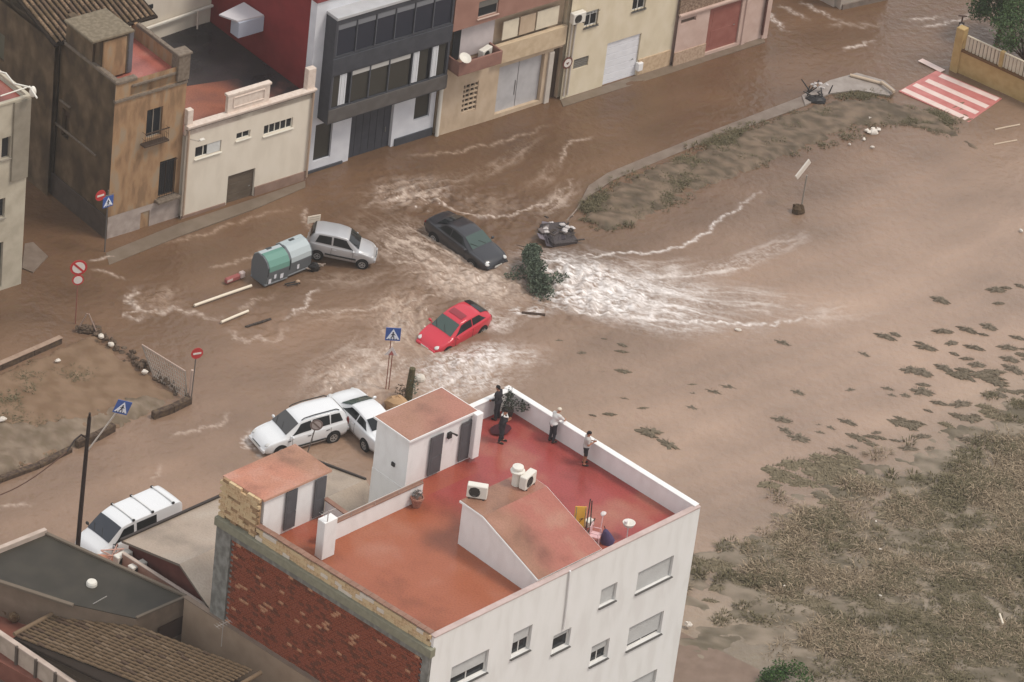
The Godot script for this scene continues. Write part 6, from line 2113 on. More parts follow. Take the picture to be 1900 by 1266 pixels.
# spec: stations, wheels [rear x, front x, radius, height], sides [side windows], front/rear screens, colours of fittings
func car(called: String, label: String, at: Vector3, deg: float, pitch: float, roll: float, m: Material, c: Dictionary) -> Node3D:
	var t := Transform3D(Basis(Vector3.UP, deg_to_rad(-deg)) * Basis(UZ, deg_to_rad(pitch)) * Basis(UX, deg_to_rad(roll)), at)
	var o := thing(called, label, c.category, t)
	var sh := Shell.new(c.st)
	part("body", sh.body(), m, o)
	var glass: Material = flat("car_glass", "1b1f22", 0.06)
	for s in [-1.0, 1.0]:
		for q in c.side:
			part("side_window", sh.side_glass(q, s), glass, o)
		for k in 2:
			var x: float = c.wheels[k]
			var r: float = c.wheels[2]
			var w: float = sh.at(x)[2]
			var b := MB.new()
			b.lathe([Vector2(r * 1.16, 0.0), Vector2(r * 1.12, 0.022), Vector2(0.0, 0.022)], 26, Transform3D(Basis(UX, PI / 2 * s), Vector3(x, c.wheels[3] + 0.03, s * w * 1.0)))
			part("wheel_arch", b, flat("arch_dark", "151414", 0.9), o)
			wheel(o, Vector3(x, c.wheels[3], s * (w + 0.022)), r, s)
		for x in c.doors:
			var b := MB.new()
			var r := sh.at(x)
			b.box(Vector3(x, lerpf(r[0], r[1], 0.58), s * (r[2] * 1.008 + 0.001)), Vector3(0.012, (r[1] - r[0]) * 0.74, 0.008))
			part("door_seam", b, flat("seam", "2d2b2a", 0.8), o)
			b = MB.new()
			b.box(Vector3(x + 0.16, r[1] - 0.13, s * (r[2] * 1.0 + 0.012)), Vector3(0.18, 0.035, 0.03), 0.008)
			part("handle", b, c.get("trim", m), o)
		var mir: Vector2 = c.mirror
		var rm := sh.at(mir.x)
		var b2 := MB.new()
		b2.ball(Vector3(mir.x, mir.y, s * (rm[2] + 0.1)), Vector3(0.07, 0.08, 0.11), 8, 6)
		b2.tube([Vector3(mir.x + 0.02, mir.y - 0.04, s * (rm[2] - 0.08)), Vector3(mir.x + 0.02, mir.y - 0.03, s * (rm[2] + 0.06))], 0.025, -1, 5)
		part("wing_mirror", b2, c.get("mirror_mat", m), o)
		for h in [["headlight", c.head, flat("lamp_clear", "c8c6c2", 0.1)], ["tail_light", c.tail, flat("tail_red", "6e1512", 0.2)]]:
			b2 = MB.new()
			b2.ball(Vector3(h[1][0], h[1][1], s * h[1][2]), Vector3(h[1][3], h[1][4], h[1][5]), 10, 7)
			part(h[0], b2, h[2], o)
		if c.has("sill"):
			b2 = MB.new()
			var r0 := sh.at(0.0)
			b2.box(Vector3((c.wheels[0] + c.wheels[1]) / 2, c.sill, s * (r0[2] * 1.0 + 0.012)), Vector3(c.wheels[1] - c.wheels[0] - c.wheels[2] * 2.5, 0.09, 0.03), 0.01)
			part("side_trim", b2, flat("trim_dark", "2a2927", 0.7), o)
	part("windscreen", sh.top_glass(c.front[0], c.front[1], 1.0, 1.0), c.get("screen", glass), o)
	part("rear_window", sh.top_glass(c.rear[0], c.rear[1], 1.0, 1.0), glass, o)
	if c.has("sunroof"):
		part("sunroof", sh.top_glass(c.sunroof[0], c.sunroof[1], 0.75, 0.75, 0.02), c.sunroof[2], o)
	var fx: float = c.st[-1][0]
	var rx: float = c.st[0][0]
	var bm: Material = c.get("bumper", m)
	for e in [[fx - 0.02, "front_bumper"], [rx + 0.02, "rear_bumper"]]:
		var b := MB.new()
		var r := sh.at(e[0])
		b.box(Vector3(e[0], r[0] + 0.12, 0), Vector3(0.12, 0.2, r[2] * 2.0 + 0.1), 0.05)
		part(e[1], b, bm, o)
		b = MB.new()
		b.box(Vector3(e[0] + (0.065 if e[0] > 0 else -0.065), r[0] + 0.16, 0), Vector3(0.012, 0.11, 0.5))
		part("number_plate", b, flat("plate_white", "d9d6cf", 0.5), o)
	var g := MB.new()
	var rg := sh.at(fx - 0.03)
	for k in 3:
		g.box(Vector3(fx + 0.0, lerpf(rg[0], rg[1], 0.62) + k * 0.045, 0), Vector3(0.05, 0.025, rg[2] * 1.1), 0.006)
	part("grille", g, flat("trim_dark", "2a2927", 0.7), o)
	g = MB.new()
	for z in [-0.25, 0.3]:
		g.bar(Vector3(c.front[0] - 0.02, sh.at(c.front[0])[3] + 0.05, z), Vector3(c.front[0] - 0.28, sh.at(c.front[0] - 0.28)[3] + 0.045, z + 0.3), 0.02, 0.012)
	part("wiper", g, flat("trim_dark", "2a2927", 0.7), o)
	return o

func vehicles() -> void:
	var hatch := {"category": "car", "st": [[-1.74, 0.42, 0.80, 0.60, 0.86, 0.48], [-1.66, 0.28, 0.92, 0.70, 1.12, 0.53], [-1.48, 0.25, 0.93, 0.735, 1.44, 0.565], [-1.15, 0.22, 0.92, 0.745, 1.51, 0.59], [-0.3, 0.2, 0.90, 0.75, 1.53, 0.60], [0.2, 0.2, 0.88, 0.75, 1.47, 0.575], [0.92, 0.2, 0.86, 0.74, 0.96, 0.61], [1.08, 0.2, 0.85, 0.73, 0.91, 0.60], [1.45, 0.22, 0.76, 0.70, 0.82, 0.55], [1.66, 0.28, 0.64, 0.62, 0.69, 0.46], [1.75, 0.36, 0.50, 0.52, 0.54, 0.36]],
		"wheels": [-1.12, 1.16, 0.28, 0.24], "side": [[-1.34, -0.52, -0.56, -1.2, 0.14, 0.9], [-0.44, 0.62, 0.18, -0.46, 0.14, 0.9]], "front": [0.86, 0.3], "rear": [-1.66, -1.45], "doors": [-0.48, 0.62], "mirror": Vector2(0.62, 0.95), "head": [1.52, 0.63, 0.5, 0.16, 0.08, 0.12], "tail": [-1.66, 0.8, 0.62, 0.06, 0.16, 0.08], "sill": 0.46}
	var sil := flat("silver_paint", "b4b2b2", 0.3, 0.35)
	sil.clearcoat_enabled = true
	car("silver_hatchback", "small silver hatchback with its tail against the recycling containers", Vector3(-9.05, 0.16, -5.55), 0.5, -5.0, 2.0, sil, hatch)
	var sedan := {"category": "car", "st": [[-2.32, 0.5, 0.82, 0.66, 0.88, 0.5], [-2.22, 0.32, 0.97, 0.80, 1.02, 0.62], [-1.75, 0.26, 1.0, 0.88, 1.06, 0.68], [-1.5, 0.24, 1.0, 0.9, 1.14, 0.67], [-0.85, 0.22, 0.98, 0.9, 1.42, 0.62], [-0.2, 0.22, 0.96, 0.9, 1.47, 0.63], [0.35, 0.22, 0.94, 0.9, 1.4, 0.61], [1.15, 0.22, 0.91, 0.89, 1.0, 0.72], [1.4, 0.22, 0.9, 0.88, 0.95, 0.72], [1.95, 0.26, 0.82, 0.84, 0.87, 0.66], [2.2, 0.32, 0.72, 0.76, 0.76, 0.56], [2.32, 0.4, 0.58, 0.64, 0.62, 0.44]],
		"wheels": [-1.38, 1.38, 0.32, 0.3], "side": [[-1.3, -0.42, -0.45, -0.95, 0.14, 0.88], [-0.36, 0.85, 0.3, -0.38, 0.14, 0.88]], "front": [1.1, 0.42], "rear": [-1.5, -0.9], "doors": [-0.4, 0.82], "mirror": Vector2(0.85, 1.0), "head": [2.08, 0.7, 0.62, 0.2, 0.08, 0.14], "tail": [-2.24, 0.82, 0.66, 0.06, 0.09, 0.16]}
	sedan.screen = flat("screen_green", "46544f", 0.06)
	car("black_saloon", "dark grey saloon car swept nose first into the muddy current", Vector3(-2.95, -0.3, -8.15), 41.0, -3.5, 0.0, paint("black_paint", "2c2b2f"), sedan)
	var coupe := {"category": "car", "st": [[-1.98, 0.48, 0.80, 0.62, 0.86, 0.46], [-1.9, 0.3, 0.92, 0.76, 1.0, 0.56], [-1.6, 0.24, 0.95, 0.82, 1.22, 0.58], [-0.95, 0.22, 0.94, 0.85, 1.41, 0.60], [-0.25, 0.22, 0.92, 0.85, 1.44, 0.61], [0.2, 0.22, 0.9, 0.85, 1.38, 0.59], [1.0, 0.22, 0.87, 0.84, 0.95, 0.68], [1.2, 0.22, 0.85, 0.83, 0.89, 0.68], [1.65, 0.25, 0.75, 0.78, 0.79, 0.6], [1.9, 0.3, 0.63, 0.68, 0.67, 0.5], [2.0, 0.38, 0.5, 0.56, 0.54, 0.4]],
		"wheels": [-1.22, 1.25, 0.3, 0.28], "side": [[-1.45, -0.5, -0.52, -1.05, 0.12, 0.9], [-0.44, 0.76, 0.22, -0.46, 0.12, 0.9]], "front": [0.95, 0.28], "rear": [-1.82, -1.2], "doors": [-0.46, 0.74], "mirror": Vector2(0.74, 0.96), "head": [1.72, 0.66, 0.56, 0.2, 0.08, 0.14], "tail": [-1.88, 0.8, 0.66, 0.06, 0.12, 0.1], "sunroof": [0.02, -0.38, paint("dark_red", "8a1a26")]}
	coupe.screen = flat("screen_green", "46544f", 0.06)
	car("red_car", "bright red car half sunk in the torrent with its sunroof showing", Vector3(-2.9, -0.34, -0.15), 129.0, -5.0, -4.0, paint("red_paint", "c3283a"), coupe)
	var mpv := {"category": "car", "st": [[-2.25, 0.45, 0.86, 0.70, 1.0, 0.56], [-2.18, 0.3, 1.0, 0.82, 1.3, 0.6], [-1.98, 0.26, 1.02, 0.86, 1.6, 0.63], [-1.5, 0.24, 1.01, 0.87, 1.66, 0.65], [-0.5, 0.22, 0.99, 0.87, 1.69, 0.66], [0.3, 0.22, 0.97, 0.87, 1.6, 0.64], [1.15, 0.22, 0.95, 0.86, 1.08, 0.72], [1.3, 0.22, 0.94, 0.85, 1.0, 0.72], [1.85, 0.26, 0.85, 0.82, 0.91, 0.66], [2.12, 0.3, 0.74, 0.76, 0.78, 0.58], [2.25, 0.38, 0.58, 0.66, 0.62, 0.46]],
		"wheels": [-1.38, 1.42, 0.33, 0.33], "side": [[-1.9, -1.25, -1.28, -1.75, 0.16, 0.88], [-1.2, -0.28, -0.3, -1.2, 0.14, 0.9], [-0.2, 0.85, 0.32, -0.22, 0.14, 0.9]], "front": [1.1, 0.42], "rear": [-2.17, -1.98], "doors": [-1.22, -0.24, 0.82], "mirror": Vector2(0.86, 1.06), "head": [1.95, 0.74, 0.62, 0.2, 0.1, 0.14], "tail": [-2.18, 1.0, 0.74, 0.06, 0.24, 0.08], "sill": 0.42, "trim": flat("trim_dark", "2a2927", 0.7)}
	mpv.screen = flat("screen_grey", "4b4a4a", 0.08)
	var wp := paint("white_paint", "dedede")
	var o := car("white_people_carrier", "white people carrier with roof rails stranded in brown water behind the sheds", Vector3(-9.35, -0.12, 10.6), 145.0, -2.0, 0.0, wp, mpv)
	for s in [-1.0, 1.0]:
		var b := MB.new()
		b.tube([Vector3(-1.75, 1.64, s * 0.60), Vector3(-1.6, 1.73, s * 0.6), Vector3(-0.4, 1.76, s * 0.61), Vector3(0.1, 1.72, s * 0.6), Vector3(0.25, 1.64, s * 0.6)], 0.026, -1, 6)
		part("roof_rail", b, flat("trim_dark", "2a2927", 0.7), o)
	o = car("white_saloon", "white car jammed against the tail of the people carrier, partly behind the stair shed", Vector3(-6.4, 0.02, 9.2), -128.0, 3.0, 0.0, wp, sedan)
	var van := {"category": "van", "st": [[-2.5, 0.4, 1.1, 0.86, 1.75, 0.74], [-2.44, 0.3, 1.15, 0.92, 1.88, 0.78], [-2.2, 0.28, 1.15, 0.94, 1.95, 0.8], [0.4, 0.26, 1.14, 0.94, 1.96, 0.79], [0.95, 0.26, 1.13, 0.94, 1.86, 0.74], [1.75, 0.26, 1.12, 0.92, 1.26, 0.78], [1.9, 0.26, 1.08, 0.9, 1.16, 0.76], [2.3, 0.3, 0.92, 0.84, 0.98, 0.66], [2.42, 0.36, 0.74, 0.74, 0.78, 0.54], [2.5, 0.42, 0.58, 0.64, 0.62, 0.44]],
		"wheels": [-1.6, 1.5, 0.34, 0.34], "side": [[-0.95, 0.2, 0.2, -0.95, 0.12, 0.86], [0.36, 1.5, 0.92, 0.36, 0.1, 0.86]], "front": [1.72, 1.0], "rear": [-2.49, -2.46], "doors": [0.28, 1.4], "mirror": Vector2(1.5, 1.25), "head": [2.22, 0.84, 0.68, 0.18, 0.14, 0.12], "tail": [-2.46, 1.1, 0.84, 0.05, 0.26, 0.08], "bumper": flat("trim_dark", "2a2927", 0.7), "mirror_mat": flat("trim_dark", "2a2927", 0.7)}
	van.screen = flat("screen_blue", "393c43", 0.08)
	o = car("white_van", "white van with three roof bars parked in the flood below the lamp post", Vector3(-16.05, -0.12, 20.45), 132.5, 0.0, 0.0, wp, van)
	for x in [-1.95, -0.75, 0.35]:
		var b := MB.new()
		b.box(Vector3(x, 2.01, 0), Vector3(0.06, 0.035, 1.5), 0.01)
		var bar := part("roof_bar", b, flat("bar_white", "cfcdca", 0.5), o)
		for s in [-1.0, 1.0]:
			b = MB.new()
			b.box(Vector3(x, 1.985, s * 0.76), Vector3(0.13, 0.09, 0.1), 0.02)
			part("bracket", b, flat("trim_dark", "2a2927", 0.7), bar)

# ------------------------------------------------------------------ recycling containers
func bins() -> void:
	var p0 := Vector3(-12.43, 0, -1.97)
	var p1 := Vector3(-10.68, 0, -3.84)
	var dir := (p1 - p0).normalized()
	var z := dir.cross(UY)
	for k in 2:
		var t := Transform3D(Basis(dir, UY, z) * Basis(UX, 0.04) * Basis(UZ, -0.03 + 0.05 * k), p0 + dir * (0.02 + 1.52 * k) - z * 0.55 + Vector3(0, -0.05, 0) + z * (-0.06 * k))
		var o := thing("recycling_container", ["grey recycling container with a green lid, the nearer of two", "grey recycling container with a pale grey lid, next to the silver hatchback"][k], "container", t, "")
		var shell := [Vector2(-0.5, 0.12), Vector2(0.48, 0.12), Vector2(0.56, 0.32), Vector2(0.64, 0.95), Vector2(0.58, 1.25), Vector2(0.4, 1.5), Vector2(0.12, 1.66), Vector2(-0.3, 1.66), Vector2(-0.56, 1.45), Vector2(-0.66, 1.0), Vector2(-0.58, 0.35)]
		var b := MB.new()
		var tb := Transform3D(Basis(UZ, UY, -UX), Vector3(1.46, 0, 0))
		b.ext(shell, tb, 1.44)
		var gm: Material = flat("bin_grey", "626669", 0.55)
		part("body", b, gm, o)
		b = MB.new()
		b.box(Vector3(0.74, 0.2, 0.5), Vector3(1.5, 0.12, 0.1), 0.03)
		b.box(Vector3(0.74, 0.2, -0.52), Vector3(1.5, 0.12, 0.1), 0.03)
		part("skirt", b, flat("bin_light", "7d8082", 0.55), o)
		b = MB.new()
		var lid := [Vector2(0.645, 1.0), Vector2(0.6, 1.26), Vector2(0.41, 1.52), Vector2(0.12, 1.685), Vector2(-0.1, 1.685), Vector2(-0.1, 1.64), Vector2(0.1, 1.62), Vector2(0.38, 1.47), Vector2(0.56, 1.22), Vector2(0.61, 1.0)]
		b.ext(lid, Transform3D(Basis(UZ, UY, -UX), Vector3(1.4, 0, 0)), 1.3)
		var lm: Material = flat("lid_green", "638b7e", 0.5) if k == 0 else flat("lid_pale", "aab2b3", 0.5)
		var lo := part("lid", b, lm, o)
		b = MB.new()
		b.box(Vector3(0.72, 1.69, -0.3 + 0.1 * k), Vector3(0.34, 0.05, 0.16), 0.015)
		part("lid_slot", b, flat("bin_dark", "3d4143", 0.6), lo)
		b = MB.new()
		b.ext([Vector2(-0.1, 1.67), Vector2(-0.1, 1.7), Vector2(-0.32, 1.7), Vector2(-0.58, 1.48), Vector2(-0.56, 1.45), Vector2(-0.3, 1.66)], Transform3D(Basis(UZ, UY, -UX), Vector3(1.42, 0, 0)), 1.36)
		part("lid", b, flat("lid_pale", "aab2b3", 0.5), o)
		b = MB.new()
		for x in [0.02, 1.44]:
			b.box(Vector3(x, 1.0, 0.645), Vector3(0.05, 0.5, 0.05), 0.01)
		part("rib", b, flat("bin_dark", "3d4143", 0.6), o)
		var spots: Array = [[0.25, 0.42, 0.16, 0.3], [0.55, 0.62, 0.14, 0.24], [1.0, 0.52, 0.2, 0.3]] if k == 0 else [[0.6, 0.6, 0.14, 0.28]]
		for s in spots:
			b = MB.new()
			b.box(Vector3(s[0], s[1], lerpf(0.56, 0.64, (s[1] - 0.32) / 0.63) + 0.01), Vector3(s[2], s[3], 0.012), 0.0, Transform3D())
			part("sticker", b, flat("sticker_white", "d4d4d8", 0.5), o)
		b = MB.new()
		b.box(Vector3(1.02, 0.47, 0.595), Vector3(0.1, 0.1, 0.012))
		if k == 0:
			part("sticker", b, flat("sticker_mauve", "8c5866", 0.5), o)
	# junk wedged against the second container
	var j := thing("broken_pallet", "tangle of broken wood and a small wheel between container and silver car", "debris", Transform3D(Basis(UY, 0.4), Vector3(-10.33, 0, -4.32)))
	var b := MB.new()
	for i in 7:
		b.bar(Vector3(rng.randf_range(-0.7, 0.2), rng.randf_range(0, 0.3), rng.randf_range(-0.3, 0.3)), Vector3(rng.randf_range(0.1, 0.8), rng.randf_range(0, 0.45), rng.randf_range(-0.3, 0.3)), 0.09, 0.04, 0.01)
	part("wood", b, mat("grey_wood", ["7d6c5e", "97867a", "ab9b8f"], 0.9, Vector3(2, 2, 2)), j)
	b = MB.new()
	b.ball(Vector3(0.05, 0.12, 0.1), Vector3(0.32, 0.25, 0.25), 8, 6, 0.2, rng)
	part("bag", b, flat("black_bag", "232020", 0.4), j)
	j = thing("tipped_cart", "small dark cart frame lying in front of the recycling containers", "debris", Transform3D(Basis(UY, 0.5), Vector3(-11.17, 0, -2.66)))
	b = MB.new()
	b.tube([Vector3(-0.35, 0.05, 0), Vector3(0.3, 0.1, 0), Vector3(0.35, 0.12, 0.25)], 0.035, -1, 6)
	b.tube([Vector3(-0.3, 0.05, 0.15), Vector3(0.3, 0.08, 0.15)], 0.03, -1, 6)
	part("frame", b, flat("iron", "2c2a2a", 0.6), j)
	b = MB.new()
	b.ball(Vector3(0.32, 0.12, 0.05), Vector3(0.13, 0.1, 0.1), 8, 6)
	part("knob", b, flat("tan_plastic", "a58a72", 0.5), j)
	j = thing("road_barrier", "pink and white plastic barrier lying left of the recycling containers", "barrier", Transform3D(Basis(dir, UY, z), Vector3(-14.3, 0, -1.98)))
	b = MB.new()
	b.box(Vector3(0.35, 0.16, 0), Vector3(0.9, 0.3, 0.25), 0.06)
	part("body", b, flat("faded_red", "94524e", 0.6), j)
	b = MB.new()
	b.box(Vector3(0.1, 0.2, 0.128), Vector3(0.35, 0.12, 0.012))
	b.box(Vector3(0.95, 0.2, 0.02), Vector3(0.3, 0.34, 0.25), 0.05)
	part("white_band", b, flat("faded_white", "c9b4ac", 0.6), j)

# ------------------------------------------------------------------ signs, posts, fences
func disc_sign(o: Node3D, r: float, rim: Material, face: Material, bar: int, up := 0.0) -> void:     # faces +z
	var t := Transform3D(Basis(UX, PI / 2), Vector3(0, up, 0.0))
	var b := MB.new()
	b.lathe([Vector2(0, -0.015), Vector2(r, -0.015), Vector2(r, 0.01), Vector2(0, 0.01)], 24, t)
	var d := part("sign_plate", b, rim, o)
	if bar == 2:
		b = MB.new()
		b.box(Vector3(0, up, 0.016), Vector3(r * 1.35, r * 0.36, 0.008), 0.002)
		part("bar", b, face, d)
	else:
		b = MB.new()
		b.lathe([Vector2(0, 0.0), Vector2(r * 0.74, 0.0), Vector2(r * 0.74, 0.017), Vector2(0, 0.017)], 24, t)
		part("sign_face", b, face, d)
		if bar == 1:
			b = MB.new()
			b.box(Vector3.ZERO, Vector3(r * 1.5, r * 0.26, 0.008), 0.002, Transform3D(Basis(UZ, -0.78), Vector3(0, up, 0.022)))
			part("bar", b, rim, d)
		elif bar == 0:
			b = MB.new()
			b.box(Vector3(0, up, 0.02), Vector3(r * 0.55, r * 0.2, 0.006))
			b.box(Vector3(0, up - r * 0.1, 0.021), Vector3(r * 0.2, r * 0.4, 0.006))
			part("symbol", b, rim, d)

func crossing_sign(o: Node3D, up: float, s := 0.6) -> void:       # blue square, white triangle, walking figure on stripes
	var b := MB.new()
	b.box(Vector3(0, up, 0), Vector3(s, s, 0.03), 0.006)
	var d := part("sign_plate", b, flat("sign_blue", "3f5b9a", 0.4), o)
	b = MB.new()
	b.ext([Vector2(-0.44 * s, -0.38 * s), Vector2(0.44 * s, -0.38 * s), Vector2(0, 0.42 * s)], Transform3D(Basis(), Vector3(0, up, 0.016)), 0.006)
	part("triangle", b, flat("sign_white2", "dfe2ea", 0.4), d)
	b = MB.new()
	var k := flat("sign_black", "1d2338", 0.5)
	b.lathe([Vector2(0, 0), Vector2(0.055 * s, 0), Vector2(0.055 * s, 0.005), Vector2(0, 0.005)], 10, Transform3D(Basis(UX, PI / 2), Vector3(0.0, up + 0.14 * s, 0.024)))
	b.ext([Vector2(-0.05 * s, 0.08 * s), Vector2(0.05 * s, 0.08 * s), Vector2(0.04 * s, -0.1 * s), Vector2(0.12 * s, -0.3 * s), Vector2(0.05 * s, -0.3 * s), Vector2(0.0, -0.14 * s), Vector2(-0.1 * s, -0.3 * s), Vector2(-0.16 * s, -0.3 * s), Vector2(-0.05 * s, -0.08 * s)], Transform3D(Basis(), Vector3(0, up, 0.0235)), 0.006)
	b.ext([Vector2(-0.16 * s, -0.04 * s), Vector2(-0.04 * s, 0.07 * s), Vector2(0.06 * s, 0.06 * s), Vector2(0.16 * s, -0.05 * s), Vector2(0.13 * s, -0.07 * s), Vector2(0.04 * s, 0.0), Vector2(-0.04 * s, 0.0), Vector2(-0.13 * s, -0.07 * s)], Transform3D(Basis(), Vector3(0, up, 0.0235)), 0.0052)
	for e in [-0.27, -0.1, 0.08, 0.25]:
		b.ext([Vector2((e - 0.05) * s, -0.37 * s), Vector2((e + 0.05) * s, -0.37 * s), Vector2((e * 0.9 + 0.03) * s, -0.315 * s), Vector2((e * 0.9 - 0.03) * s, -0.315 * s)], Transform3D(Basis(), Vector3(0, up, 0.0235)), 0.005)
	part("walking_figure", b, k, d)

func post(o: Node3D, a: Vector3, c: Vector3, m: Material, r := 0.035) -> void:
	var b := MB.new()
	b.tube([a, c], r, -1, 7)
	part("post", b, m, o)

func street_things() -> void:
	var red := flat("sign_red", "b53a3a", 0.45)
	var wh := flat("sign_white", "d8d0c8", 0.5)
	var rust := flat("rusty_post", "8a5a4c", 0.7)
	var grey := flat("grey_metal", "6f6a66", 0.5, 0.3)
	var face := func(p: Vector3, turn: float) -> Transform3D: return Transform3D(Basis(UY, turn), p)
	# two round signs on one post, left crossing
	var o := thing("road_sign", "two round red rimmed prohibition signs on one thin post at the left crossing", "road sign", face.call(Vector3(-21, 0, 3.31), 0.35))
	post(o, Vector3(0, -0.3, -0.03), Vector3(0, 3.6, -0.03), rust, 0.03)
	disc_sign(o, 0.42, red, wh, 1, 3.25)
	disc_sign(o, 0.29, red, wh, 3, 2.55)
	# no entry and crossing sign on the ochre corner
	o = thing("road_sign", "no entry disc and blue pedestrian crossing sign on the corner of the ochre house", "road sign", face.call(Vector3(-20.56, 0, -3.44), 0.75))
	post(o, Vector3(0, -0.3, -0.03), Vector3(0, 3.6, -0.03), grey)
	var arm := MB.new()
	arm.tube([Vector3(-0.5, 3.3, -0.02), Vector3(0.35, 3.3, -0.02)], 0.025, -1, 6)
	part("arm", arm, grey, o)
	var sub := Node3D.new()
	disc_sign(o, 0.3, red, wh, 2, 3.45)
	for c in o.get_children():
		if c.name.begins_with("sign_plate"):
			c.position.x = -0.48
	crossing_sign(o, 2.95, 0.62)
	sub.free()
	# no entry by the walled lot
	o = thing("road_sign", "single no entry disc on a thin post at the corner of the walled lot", "road sign", face.call(Vector3(-14.67, 0, 8.85), 0.5))
	post(o, Vector3(0, -0.3, -0.03), Vector3(0.1, 2.7, -0.03), grey, 0.03)
	disc_sign(o, 0.3, red, wh, 2, 2.85)
	for c in o.get_children():
		if c.name.begins_with("sign_plate"):
			c.position.x = 0.13
	# crossing sign in the torrent with a triangular sign seen from behind
	o = thing("road_sign", "blue pedestrian crossing sign above a pale triangle, standing in the torrent by the red car", "road sign", face.call(Vector3(-5.63, 0, 5.62), 0.12))
	post(o, Vector3(-0.07, -0.3, -0.03), Vector3(-0.07, 3.4, -0.03), rust, 0.025)
	post(o, Vector3(0.07, -0.3, -0.05), Vector3(0.07, 2.3, -0.05), rust, 0.025)
	crossing_sign(o, 3.2, 0.72)
	var b := MB.new()
	b.ext([Vector2(-0.32, 2.0), Vector2(0.3, 2.02), Vector2(0.04, 2.52)], Transform3D(), 0.02)
	var tri := part("warning_triangle", b, flat("sign_pale", "cfc4c0", 0.5), o)
	b = MB.new()
	b.ext([Vector2(-0.12, 2.02), Vector2(0.14, 2.03), Vector2(0.02, 2.28)], Transform3D(Basis(), Vector3(0, 0, 0.021)), 0.006)
	part("inner_triangle", b, flat("sign_rim_red", "a8605a", 0.5), tri)
	# crossing sign on a white post knocked over above the lot wall
	var foot := Vector3(-18.8, 0.1, 13.75)
	var head := Vector3(-17.58, 2.4, 13.66)
	var up := (head - foot).normalized()
	o = thing("road_sign", "blue pedestrian crossing sign on a bent white post at the edge of the walled lot", "road sign", Transform3D(Basis(), foot))
	post(o, Vector3.ZERO, up * (head - foot).length(), flat("post_white", "c9bfb4", 0.5), 0.04)
	var holder := Transform3D(Basis(UY, 0.35) * Basis(UZ, -0.35), head - foot + Vector3(0.22, 0.28, 0.06))
	crossing_sign(o, 0.0, 0.72)
	for c in o.get_children():
		if c.name.begins_with("sign_plate"):
			c.transform = holder
	# round sign in front of the people carrier
	o = thing("road_sign", "round sign with dark rim on a leaning post in front of the white people carrier", "road sign", face.call(Vector3(-8.89, -0, 12.89), 0.2))
	post(o, Vector3(-0.05, -0.3, -0.03), Vector3(0.42, 2.35, -0.03), grey, 0.03)
	disc_sign(o, 0.3, flat("sign_rim_grey", "7d6d68", 0.5), flat("sign_faded", "b5aaa5", 0.5), 1, 2.4)
	for c in o.get_children():
		if c.name.begins_with("sign_plate"):
			c.position.x = 0.44
	# blank board near the silver car
	o = thing("notice_board", "small blank cream board on a reddish post behind the silver hatchback", "sign", face.call(Vector3(-10.47, 0, -6.44), 0.55))
	post(o, Vector3(0, -0.3, -0.03), Vector3(-0.1, 1.6, -0.03), rust, 0.03)
	b = MB.new()
	b.box(Vector3(-0.12, 1.62, 0.02), Vector3(0.72, 0.42, 0.04), 0.01)
	part("board", b, flat("board_cream", "d3c4b2", 0.6), o)
	b = MB.new()
	b.box(Vector3(-0.12, 1.74, 0.042), Vector3(0.5, 0.05, 0.006))
	b.box(Vector3(-0.12, 1.62, 0.042), Vector3(0.56, 0.04, 0.006))
	part("faint_lines", b, flat("board_lines", "b3a392", 0.6), o)
	# pale slanting blade in the drowned lot
	var f := Vector3(14.04, 0, -15.68)
	o = thing("slanted_sign", "thin pale sign blade on a grey post standing alone in the drowned lot", "sign", Transform3D(Basis(), f))
	post(o, Vector3(0, -0.2, 0), Vector3(0.02, 2.2, 0), flat("post_drab", "8d8379", 0.6), 0.045)
	b = MB.new()
	b.bar(Vector3(13.54, 1.9, -15.78) - f, Vector3(14.14, 2.6, -16.5) - f, 0.08, 0.34, 0.01)
	part("blade", b, flat("blade_pale", "cfc6bb", 0.5), o)
	b = MB.new()
	b.ball(Vector3(-0.15, 0.1, 0.15), Vector3(0.4, 0.35, 0.3), 8, 6, 0.25, rng)
	part("caught_debris", b, mat("dark_debris", ["3a2c22", "54422f"], 0.9, Vector3(2, 2, 2)), o)
	# lamp post with a cable
	var O := Vector3(-1.63, 0, 37.72)
	var A := 47.6
	o = built("lamp_post", "tall dark lamp post rising behind the olive roof beside the white van", "lamp post", O, A, -2.0, -19.9)
	b = MB.new()
	b.tube([Vector3(0, -0.3, 0), Vector3(0.12, 5.0, 0.0), Vector3(0.3, 10.1, 0.0)], 0.12, 0.085, 10)
	var iron := flat("lamp_iron", "2d211d", 0.6)
	part("post", b, iron, o)
	b = MB.new()
	b.tube([Vector3(0.27, 9.0, 0), Vector3(-0.1, 9.35, 0.0), Vector3(-0.55, 9.3, 0.1), Vector3(-1.1, 9.05, 0.3)], 0.045, 0.035, 7)
	part("bracket", b, iron, o)
	b = MB.new()
	b.tube([Vector3(0.3, 9.9, 0), Vector3(0.22, 10.4, 0.1)], 0.07, 0.05, 7)
	part("cap", b, iron, o)
	var ca := frame(O, A, -2.0, -19.9) * Vector3(-1.1, 9.05, 0.3)
	o = thing("overhead_cable", "thin dark cable sagging from the lamp post to the left edge", "cable", Transform3D(Basis(), ca))
	b = MB.new()
	var pts := []
	for i in 13:
		var t := i / 12.0
		pts.append((Vector3(-21.94, 7.5, 29.27) - ca) * t + Vector3(0, -0.5 * sin(PI * t), 0))
	b.tube(pts, 0.028, -1, 5)
	part("wire", b, flat("cable_brown", "5f463a", 0.8), o)
	# bent mesh fence
	var A0 := Vector3(-17.47, 0.9, 5.71)
	var A1 := Vector3(-15.11, 1.3, 8.09)
	o = thing("fence_panel", "leaning wire mesh fence panel with a pale top rail on the lot wall", "fence", Transform3D(Basis(), Vector3(-16.36, 0, 6.45)))
